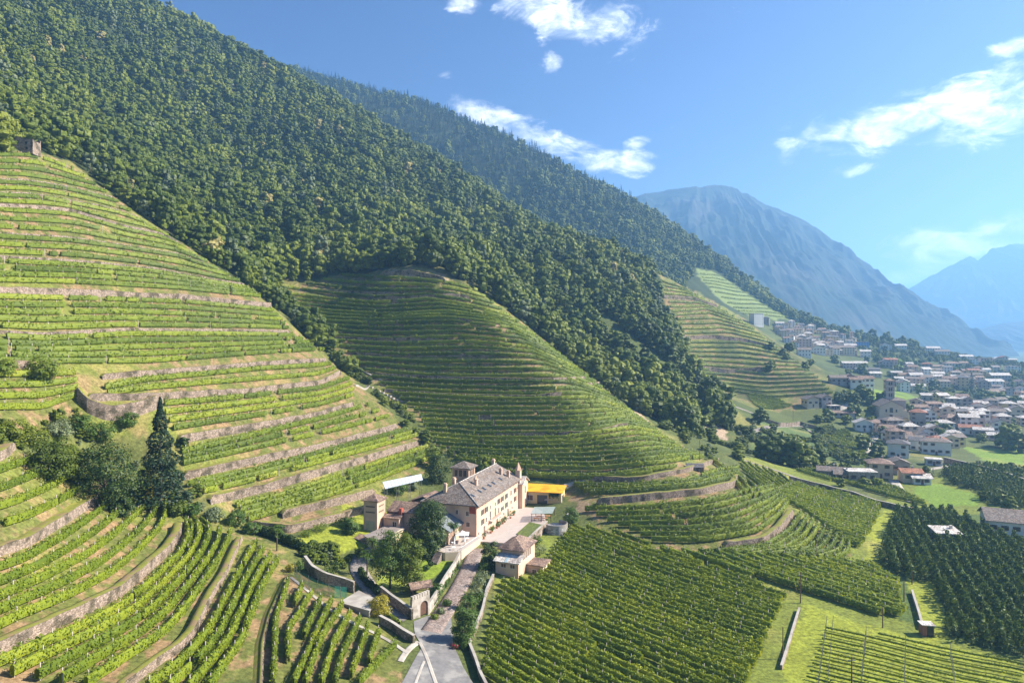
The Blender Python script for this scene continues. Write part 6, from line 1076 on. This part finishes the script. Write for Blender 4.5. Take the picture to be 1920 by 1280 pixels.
# poles and wires
def pole(px, py, h, label, arm=False, wires=None):
    p = hit(px, py)[0]; r = empty("utility_pole", p); tag(r, label, "pole", "poles and masts"); m = MB(); m.tube([(0, 0, -.4), (0, 0, h)], [.14, .09], 7); m.build("shaft", M_WOOD, r)
    if arm: m = MB(); m.box(-.7, -.05, h - .7, .7, .05, h - .58); m.build("crossarm", M_METAL, r)
    return Vector((p[0], p[1], p[2] + h))
p1 = pole(1501, 1130, 7.2, "tall wooden pole at the corner of the dense flat vineyard", True); p2 = pole(1655, 1176, 4.4, "thin pole at the bright grass edge below the pergola vineyard"); p3 = pole(1597, 1282, 5.0, "wooden pole standing among the new trellis rows", True); p4 = pole(1695, 1127, 5.0, "pole beside the pergola vineyard's right end"); p5 = pole(1468, 1234, 6.2, "pole by the low wall right of the flat vineyard"); p6 = pole(1312, 862, 8.0, "lone pole on the crest of the middle spur"); p7 = pole(516, 560, 10, "thin pole beside the gully at the top of the middle spur"); p8 = pole(1487, 790, 10, "bare stub pole above the field wall near the village"); p9 = pole(1530, 1048, 5.5, "pole at the tip of the middle spur"); p10 = pole(436, 470, 9, "thin pole against the wood right of the left slope"); p11 = pole(637, 685, 7, "pole above the gully steps"); p12 = pole(1710, 1095, 3.5, "small white mast at the near corner of the orchard")
def wire(a, b, label):
    m = MB(); m.tube([a.lerp(b, k / 10) - Vector((0, 0, 1.2 * 4 * (k / 10) * (1 - k / 10))) for k in range(11)], .014, 4); tag(m.build("wire", M_WOOD), label, "wire", "overhead wires")
wire(p3, p2, "overhead wire from the trellis pole to the thin pole"); wire(p5, p1, "overhead wire beside the low wall"); wire(p2, p4, "overhead wire along the pergola vineyard")
# trellis poles of the new plot
q0, q1 = hits([(1533, 1290), (1548, 1180)]); q2, q3 = hits([(1615, 1290), (1624, 1200)]); q4, q5 = hits([(1696, 1290), (1698, 1218)]); q6, q7 = hits([(1550, 1290), (1560, 1180)]); q8, q9 = hits([(1790, 1290), (1782, 1235)])
kk = 0
for (a, b, n_) in ((q0, q1, 12), (q6, q7, 12), (q2, q3, 9), (q4, q5, 7), (q8, q9, 5)):
    for k in range(n_):
        p = a + (b - a) * k / (n_ - 1); m = MB(); lean = .5 if a is q0 or a is q6 else 0; z = float(H(p[0], p[1])); m.tube([(0, 0, -.3), (lean * .6, 0, 3.1)], [.06, .05], 5); o = m.build("trellis_post", M_POST); o.location = (p[0], p[1], z); kk += 1
        tag(o, {0: "tall grey trellis post in the leaning double line at the left of the new plot", 1: "tall grey trellis post in the second line of the new plot", 2: "tall grey trellis post in the right-hand lines of the new plot"}[0 if lean else (1 if a is q2 else 2)], "post", "trellis posts of the new plot")
# ------------------------------------------------------------------ garden, gully and roadside plants
def big_tree(px, py, h, r_, mat, label, cat="tree", seed=1, base=.22, clumps=46, per=64, leaf=.5, name="broadleaf_tree", kind='b', group=None, z=None, spread=1.0):
    p = hit(px, py)[0] if z is None else np.array(ZG(px, py, z)); r = empty(name, p); tag(r, label, cat, group)
    if kind == 'b': LV, cs = broadleaf(seed, h, r_, base, clumps, int(per * 1.5), leaf * .85, spread, core=False)
    else: LV, cs = conifer(seed, h, r_, per, leaf, base)
    mk("crown", LV, np.arange(len(LV)).reshape(-1, 4), mat, r); m = MB(); r0 = .022 * h; m.tube([(0, 0, -.6), (.1, 0, h * .2), (0, .1, h * .45), (0, 0, h * .7)], [r0, r0 * .75, r0 * .5, r0 * .2], 8)
    if cs:
        for c in cs[::5]: m.tube([(0, 0, h * .3), (c[0] * .5, c[1] * .5, (h * .3 + c[2]) * .52), (c[0] * .9, c[1] * .9, c[2])], [r0 * .4, r0 * .25, r0 * .1], 5)
    m.build("trunk", M_BARK, r); return r
big_tree(196, 948, 14.5, 7.6, M_GLOSSY, "huge round dark tree in the gully left of the tall conifer", seed=3, clumps=60, per=90, base=.08)
big_tree(95, 898, 8.5, 5.2, M_CANOPY, "rounded green tree left of the huge dark one in the gully", seed=4, base=.08)
big_tree(128, 900, 8, 4.2, M_CANOPY, "smaller tree wedged between the two gully trees", seed=14, base=.08)
big_tree(300, 952, 29, 6.2, M_NEEDLE, "very tall dark conifer with ragged tiers in the gully", seed=5, per=5200, leaf=.75, base=.1, name="conifer_tree", kind='c')
big_tree(281, 948, 12.5, 1.7, M_GOLD, "slim golden cypress in front of the tall conifer", seed=6, per=1500, leaf=.42, base=.02, name="cypress", kind='c')
big_tree(250, 940, 5.2, 3.2, M_LIME, "lime-green bush left of the golden cypress", seed=7, base=.05, clumps=26)
big_tree(228, 965, 4, 3, M_GLOSSY, "dark bush below the huge gully tree", seed=17, base=.05, clumps=24)
big_tree(80, 712, 5.2, 4.6, M_LIME, "bright green round shrub on the wall at the left edge", "shrub", seed=8, base=.03, clumps=36, name="shrub"); big_tree(8, 700, 3.2, 3.6, M_LIME, "bright green shrub cut by the left picture edge", "shrub", seed=9, base=.03, clumps=20, name="shrub")
big_tree(344, 838, 2.6, 1.7, M_GLOSSY, "dark shrub growing on the stone wall right of the conifer", "shrub", seed=10, base=.03, clumps=16, name="shrub")
for i, (px, py, h, q, mt, lb) in enumerate([(150, 810, 4, 3.5, M_GARDEN, "scrubby bush under the crumbling stone face, left one"), (190, 825, 4.5, 3.5, M_GARDEN, "scrubby bush under the crumbling stone face, right one"), (60, 835, 4, 4, M_CANOPY, "dark thicket bush at the left below the bench vines"), (20, 820, 3.5, 4, M_CANOPY, "thicket bush at the left picture edge"), (240, 800, 3.5, 3, M_GARDEN, "bush in front of the top of the stone face"), (110, 820, 4, 3.6, M_SILVER, "greyish bush between the thickets"), (360, 965, 2.6, 2.5, M_GARDEN, "bush at the gully mouth right of the conifer"), (400, 975, 3, 2.8, M_SILVER, "grey-green bush above the saddle"), (440, 985, 3.6, 3, M_GARDEN, "leafy bush above the saddle vine rows"), (470, 1000, 2.6, 2.2, M_GARDEN, "bush beside the thin palm on the left"), (330, 965, 3, 2.4, M_CANOPY, "dark bush at the foot of the tall conifer")]): big_tree(px, py, h, q, mt, lb, "shrub", seed=70 + i, base=.03, clumps=22, per=50, name="shrub", leaf=.45)
big_tree(803, 1042, 14.2, 5.3, M_GLOSSY, "large glossy magnolia in front of the villa's near end", seed=11, clumps=85, per=110, leaf=.42, base=.06, name="magnolia_tree")
big_tree(731, 1103, 13.2, 4.4, M_GARDEN, "tall garden tree with bare trunk, left of the pair", seed=12, clumps=60, per=80, leaf=.38, base=.28)
big_tree(768, 1104, 12.6, 3.7, M_CANOPY, "willow-like garden tree, right of the pair", seed=13, clumps=60, per=80, leaf=.38, base=.12)
big_tree(917, 1064, 6.4, 2.6, M_GLOSSY, "dark pear-shaped tree beside the small house", seed=15, clumps=34, per=70, leaf=.35, base=.05)
big_tree(872, 1203, 6.6, 2.6, M_GARDEN, "big leafy roadside bush where the lane meets the road", "shrub", seed=16, clumps=44, per=80, leaf=.35, base=.02, name="shrub")
big_tree(711, 1152, 3.6, 2.8, M_GOLD, "golden-green shrub at the corner of the flat garage roof", "shrub", seed=18, clumps=26, per=80, leaf=.28, base=.1, name="shrub")
big_tree(822, 905, 9.5, 5.0, M_GLOSSY, "dark trees behind the villa beside the belvedere, front one", seed=19, clumps=44, per=60, base=.05); big_tree(812, 878, 8, 3.6, M_LIME, "bright tree behind the villa beside the belvedere, rear one", seed=20, clumps=34, per=60, base=.05); big_tree(905, 880, 5, 2.8, M_LIME, "bright bush right of the belvedere behind the roof", seed=29, clumps=24, base=.05)
big_tree(1072, 985, 5.2, 2.8, M_GARDEN, "loose tree behind the bastion", seed=21, clumps=30, per=60, leaf=.35, base=.1); big_tree(985, 905, 7.5, 1.6, M_GLOSSY, "dark cypress behind the chapel turret", seed=22, per=900, leaf=.4, kind='c', name="cypress", base=.02)
big_tree(655, 1000, 4, 2.5, M_GARDEN, "bushy tree at the meadow edge near the long shed", seed=23, clumps=24, base=.05); big_tree(745, 925, 3.6, 4.0, M_GARDEN, "spreading bush under the glass canopy", "shrub", seed=24, clumps=24, base=.05, name="shrub"); big_tree(770, 918, 3, 3, M_SILVER, "grey bush right under the glass canopy", "shrub", seed=25, clumps=20, base=.05, name="shrub")
def palm(px, py, h, label, seed=0, z=None, cr=2.2):
    p = hit(px, py)[0] if z is None else ZG(px, py, z); r = empty("palm_tree", p); tag(r, label, "palm tree"); g = np.random.default_rng(seed); m = MB(); m.tube([(0, 0, -.5), (.05, 0, h * .5), (0, 0, h)], [.2, .17, .2], 8); m.build("trunk", M_BARK, r); C = []; Nn = []
    for k in range(30):
        a = g.random() * 6.283; e = g.uniform(-.5, 1.2); L_ = cr * g.uniform(.8, 1.1)
        for t in np.linspace(.15, 1, 11):
            rr = L_ * t * math.cos(e * (1 - .2 * t)); zz = h + L_ * t * math.sin(e) - .55 * L_ * t * t
            for s in (-1, 1): C.append((math.cos(a) * rr - math.sin(a) * s * .22 * (1 - t * .4), math.sin(a) * rr + math.cos(a) * s * .22 * (1 - t * .4), zz)); Nn.append((math.cos(a) * .4, math.sin(a) * .4, 1))
    mk("fronds", leaf_quads(np.array(C), np.array(Nn) + g.normal(0, .25, (len(C), 3)), .42, g, .5), np.arange(len(C) * 4).reshape(-1, 4), M_GARDEN, r)
palm(519, 1032, 5.8, "thin palm standing alone left of the garden meadow", 1); palm(688, 1078, 5.2, "front palm of the two by the driveway", 2); palm(698, 1052, 5.6, "rear palm of the two by the driveway", 3); palm(851, 1022, 5.4, "palm beside the parasol terrace", 4, ZC); palm(820, 1122, 2.6, "low palm with golden fronds beside the thatched shelter", 5); palm(876, 1140, 2.6, "low palm among the roadside shrubs", 6)
def hedge(px, w_, h_, mat, label, seed=0, dens=150):
    W = hits(px); W = resample(W, max(5, int(np.hypot(np.diff(W[:, 0]), np.diff(W[:, 1])).sum()))); W[:, 2] = H(W[:, 0], W[:, 1]); o = vine_mesh("hedge", W, mat, dens, .3, h0=-.1, h1=h_, wid=w_ / 2, post=0, rng=np.random.default_rng(seed)); tag(o, label, "hedge")
hedge([(482, 998), (520, 1012), (560, 1030), (585, 1040)], 2.2, 2.6, M_GLOSSY, "long dark hedge shading the path below the garden meadow", 1); hedge([(676, 1072), (682, 1090), (700, 1105), (716, 1118)], 1.6, 1.6, M_GLOSSY, "clipped hedge curving inside the driveway", 2); hedge([(722, 1152), (735, 1163), (748, 1172)], 1.2, 1.0, M_LIME, "low lime hedge on the roadside wall", 3)
hedge([(1000, 986), (988, 1000), (976, 1004)], 1.0, .9, M_GARDEN, "neat hedge along the forecourt bed", 4, 110); hedge([(808, 1140), (826, 1112), (842, 1085), (856, 1060)], 1.3, 1.5, M_GARDEN, "shrubby planting behind the white lane wall", 5, 90)
sh = [(905, 1085, 2.2, 1.8, M_SILVER, "silvery shrub highest on the lane bank"), (898, 1100, 2.6, 1.9, M_SILVER, "second silvery shrub down the lane bank"), (893, 1118, 2.4, 1.8, M_SILVER, "pale shrub halfway down the lane bank"), (888, 1135, 2.2, 1.7, M_GARDEN, "green shrub in the lower lane bank"), (887, 1160, 2.4, 1.5, M_GARDEN, "green shrub just above the big roadside bush"), (872, 1215, 1.6, 1.3, M_GARDEN, "small shrub below the big roadside bush"), (908, 1070, 2.6, 1.6, M_GARDEN, "green shrub beneath the pear-shaped tree"), (900, 1125, 2.0, 1.5, M_GARDEN, "round shrub by the vineyard wall"),
      (838, 1135, 1.5, 1.2, M_GARDEN, "small lane-side bush next to the gate"), (815, 1160, 1.0, .9, M_LIME, "lime cushion plant at the foot of the gate"), (826, 1150, 1.3, 1.1, M_SILVER, "lavender-like cushion right of the gate"), (808, 1060, 1.1, .8, M_GLOSSY, "clipped ball shrub on the lawn, left"), (816, 1052, 1.1, .8, M_GLOSSY, "clipped ball shrub on the lawn, right"), (800, 1068, 1.2, 1.0, M_GARDEN, "low bush beside the ball shrubs"), (790, 1042, 1.2, 1.3, M_LIME, "pale broad-leaved plant at the magnolia foot"), (640, 985, 2.5, 2, M_LIME, "yellow-green bush in the wild garden"), (600, 995, 2.2, 2.6, M_LIME, "straw-green clump in the wild garden"), (690, 965, 1.8, 2, M_GARDEN, "bush against the small tower"), (660, 960, 1.6, 2, M_LIME, "bush left of the small tower"), (575, 1005, 1.5, 2, M_LIME, "left clump in the wild garden"),
      (1012, 1040, 3.0, 2.0, M_SILVER, "grey climber heaped on the wall behind the small house"), (1006, 1020, 2.6, 1.8, M_GARDEN, "green climber above the small house wing"), (1000, 1090, 1.4, 1.3, M_LIME, "bright bush at the small house steps"), (1015, 1062, 2.2, 1.4, M_GARDEN, "bush beside the small house wing"), (625, 1075, 3, 2.2, M_GLOSSY, "dark shrub hanging over the driveway bend"), (612, 1085, 2.6, 2, M_GARDEN, "shrub inside the green mesh"), (560, 1070, 2.4, 1.6, M_GARDEN, "shrub at the start of the green mesh"), (545, 1072, 2, 1.4, M_GOLD, "golden shrub left of the green mesh")]
for i, (px, py, h, q, mt, lb) in enumerate(sh): p = hit(px, py)[0]; bush_obj("shrub", p, q, h, mt, lb, "shrub", 420, .3, None, i)
p = hit(853, 1216)[0]; bush_obj("flower_bush", p, .75, 1.2, leafy("red_flower", [(0, (.04, .08, .02)), (.5, (.06, .10, .02)), (.62, (.40, .02, .06)), (1, (.60, .05, .12))], .9, .2), "crimson flowering bush beside the road", "flower bush", 300, .22)
def shelter():
    p = hit(787, 1112)[0]; r = empty("shelter", p, math.radians(25)); tag(r, "low dark shelter with brown tiled roof at the lawn's end", "shelter")
    for x in (-2, 2):
        for y in (-1.2, 1.2): m = MB(); m.box(x - .1, y - .1, -.3, x + .1, y + .1, 1.9); m.build("post", M_WOOD, r)
    m = MB(); gable(m, -2.2, 2.2, -1.4, 1.4, 1.9, 1.0, .5, 'x'); m.build("roof", M_ROOF['brown'], r)
shelter()
# woods and bushes in the open country
def lone(px, py, s, k, label, cat="tree", group=None, sq=1.0, name=None, hmul=1.0):
    p = hit(px, py)[0]; o = bpy.data.objects.new(name or KN[k], LIB[k]); COL.objects.link(o); o.location = (p[0], p[1], p[2] - .3); o.rotation_euler = (0, 0, RNG.random() * 6.28); o.scale = (s * sq, s * sq, s * hmul); tag(o, label, cat, group); return o
for i, (px, py, s) in enumerate([(1432, 862, 1.0), (1450, 866, 1.15), (1468, 870, 1.2), (1486, 874, 1.2), (1503, 878, 1.15), (1518, 878, 1.0), (1535, 872, .9), (1440, 850, .9), (1462, 852, 1.0), (1484, 858, 1.0), (1505, 862, .9), (1524, 864, .8)]): lone(px, py, s, i % 5, f"grove tree by the field track, {ordw(i + 1) if i < 7 else ordw(i - 6)} from left, {'front' if i < 7 else 'back'} line", sq=1.15, group="trees of the dense grove")
lone(1822, 738, 1.75, 7, "tall dark fir right of the yellow apartment block", sq=1.1)
lone(1346, 790, .8, 1, "round dark tree right of the bare slip", sq=1.1); lone(1424, 794, .85, 2, "round dark tree on the field wall near the village", sq=1.3); lone(1300, 815, .8, 3, "dark bush tree at the ravine mouth")
scr = [((1270, 830), (1400, 850), 40), ((1380, 800), (1540, 800), 18), ((1310, 800), (1400, 860), 34), ((1395, 822), (1560, 835), 26), ((1530, 800), (1600, 830), 12), ((1240, 790), (1310, 840), 20)]
n_ = 0
for (x0, y0), (x1, y1), c in scr:
    for _ in range(c // 3):
        px, py = RH.uniform(x0, x1), RH.uniform(min(y0, y1), max(y0, y1) + 18); p = hit(px, py)[0]
        if p[1] > 560 or p[1] < 225 or inpoly(np.array([p[0]]), np.array([p[1]]), WC)[0]: continue
        s = RH.uniform(.3, .62); lone(px, py, s, int(RH.choice([0, 1, 2, 3, 4, 6])), "low bush on the rough ground between the spur nose and the village", "shrub", "bushes on the rough ground", 1.3, "shrub", .8); n_ += 1
VT = [((1440, 640), (1920, 700), 42), ((1560, 700), (1920, 760), 38), ((1530, 750), (1640, 800), 16), ((1700, 760), (1920, 830), 34), ((1600, 800), (1700, 890), 14), ((1560, 890), (1700, 915), 8), ((1880, 820), (1920, 850), 6), ((1700, 880), (1920, 960), 34), ((1850, 735), (1920, 775), 14)]
placed_np = np.array(placed)
for (x0, y0), (x1, y1), c in VT:
    for _ in range(c):
        px, py = RH.uniform(x0, x1), RH.uniform(y0, y1); p = hit(px, py)[0]
        if p[1] > 1300 or np.min(np.hypot(placed_np[:, 0] - p[0], placed_np[:, 1] - p[1])) < 8.5: continue
        if inpoly(np.array([px]), np.array([py]), [(1705, 912), (1760, 903), (1840, 928), (1835, 950), (1750, 952)])[0] or inpoly(np.array([px]), np.array([py]), [(1605, 733), (1680, 726), (1735, 746), (1660, 758)])[0] or inpoly(np.array([px]), np.array([py]), [(1810, 836), (1925, 843), (1925, 874), (1850, 870)])[0]: continue
        s = RH.uniform(.5, .95) * (.55 if py > 862 else 1); k = int(RH.choice([0, 1, 2, 3, 4, 7, 8], p=[.2, .2, .2, .15, .15, .05, .05])); zone = "high village" if py < 700 else ("middle village" if py < 765 else ("lower village" if py < 860 else "gardens below the village")); side_ = "left part" if px < 1650 else ("centre" if px < 1790 else "right part"); lone(px, py, s, k, f"{'conifer' if k > 6 else 'leafy tree'} between houses in the {side_} of the {zone}" if py < 860 else f"bushy tree in the {zone}, {side_}", "tree", "trees among the village houses", 1.2)
for i, (px, py, s) in enumerate([(1850, 752, 1.1), (1862, 756, 1.2), (1874, 760, 1.1), (1840, 756, .9), (1893, 842, 1.3), (1910, 848, 1.3), (1880, 838, 1.0), (1905, 768, 1.1), (1915, 772, 1.0), (1890, 764, .9)]): lone(px, py, s, i % 5, f"{'dark tree under the three-part white house' if i < 4 else ('large dark tree right of the bright meadow' if i < 7 else 'dark tree in the clump at the right edge')}, {ordw([1, 2, 3, 4, 1, 2, 3, 1, 2, 3][i])} one", sq=1.25)
# gully vegetation between the left slope and the middle spur
for i, (px, py) in enumerate([(560, 575), (580, 610), (600, 640), (615, 660), (640, 690), (655, 705), (590, 625), (670, 700), (690, 720), (720, 760), (760, 800), (780, 812), (800, 830), (560, 590), (625, 672), (540, 552)]): lone(px, py, RH.uniform(.28, .5), i % 5, f"{ordw(i + 1)} bush of the gully between the left slope and the middle spur", "shrub", "bushes in the gully", 1.3, "shrub", .8)
# wires, steps and a small concrete footbridge in the gully
def steps(px, label):
    W = hits(px); W = resample(W, 26); m = MB()
    for k in range(len(W) - 1):
        a = Vector(W[k]); b = Vector(W[k + 1]); a.z = float(H(a.x, a.y)); d = (b - a); d.z = 0; d.normalize(); n = Vector((-d.y, d.x, 0)) * .7; e = d * ((b - a).to_2d().length * .5 + .05); m.prism([tuple((a - n - e).xy), tuple((a - n + e).xy), tuple((a + n + e).xy), tuple((a + n - e).xy)], a.z - .6, a.z + .25)
    tag(m.build("stairway", M_CONC), label, "stairway")
steps([(640, 684), (668, 690), (700, 705), (715, 712)], "upper concrete stairway climbing out of the gully"); steps([(665, 722), (690, 723), (730, 742), (760, 752)], "lower concrete stairway climbing out of the gully")
def water_tank():
    p = hit(1303, 880)[0]; r = empty("stone_kiosk", p, math.radians(-10)); tag(r, "small open stone terrace with slanting dark slab near the spur crest", "kiosk"); m = MB(); m.box(-3, -1.6, -2.0, 3, 1.6, 1.0); m.build("base", M_STONE, r); m = MB(); m.add([(-3.2, -1.8, 1.2), (3.2, -1.8, 1.2), (3.2, 1.8, 2.0), (-3.2, 1.8, 2.0), (-3.2, -1.8, 1.05), (3.2, -1.8, 1.05), (3.2, 1.8, 1.85), (-3.2, 1.8, 1.85)], [(0, 1, 2, 3), (4, 7, 6, 5), (0, 4, 5, 1), (1, 5, 6, 2), (2, 6, 7, 3), (3, 7, 4, 0)]); m.build("slab", M_ROOF['dark'], r)
water_tank()
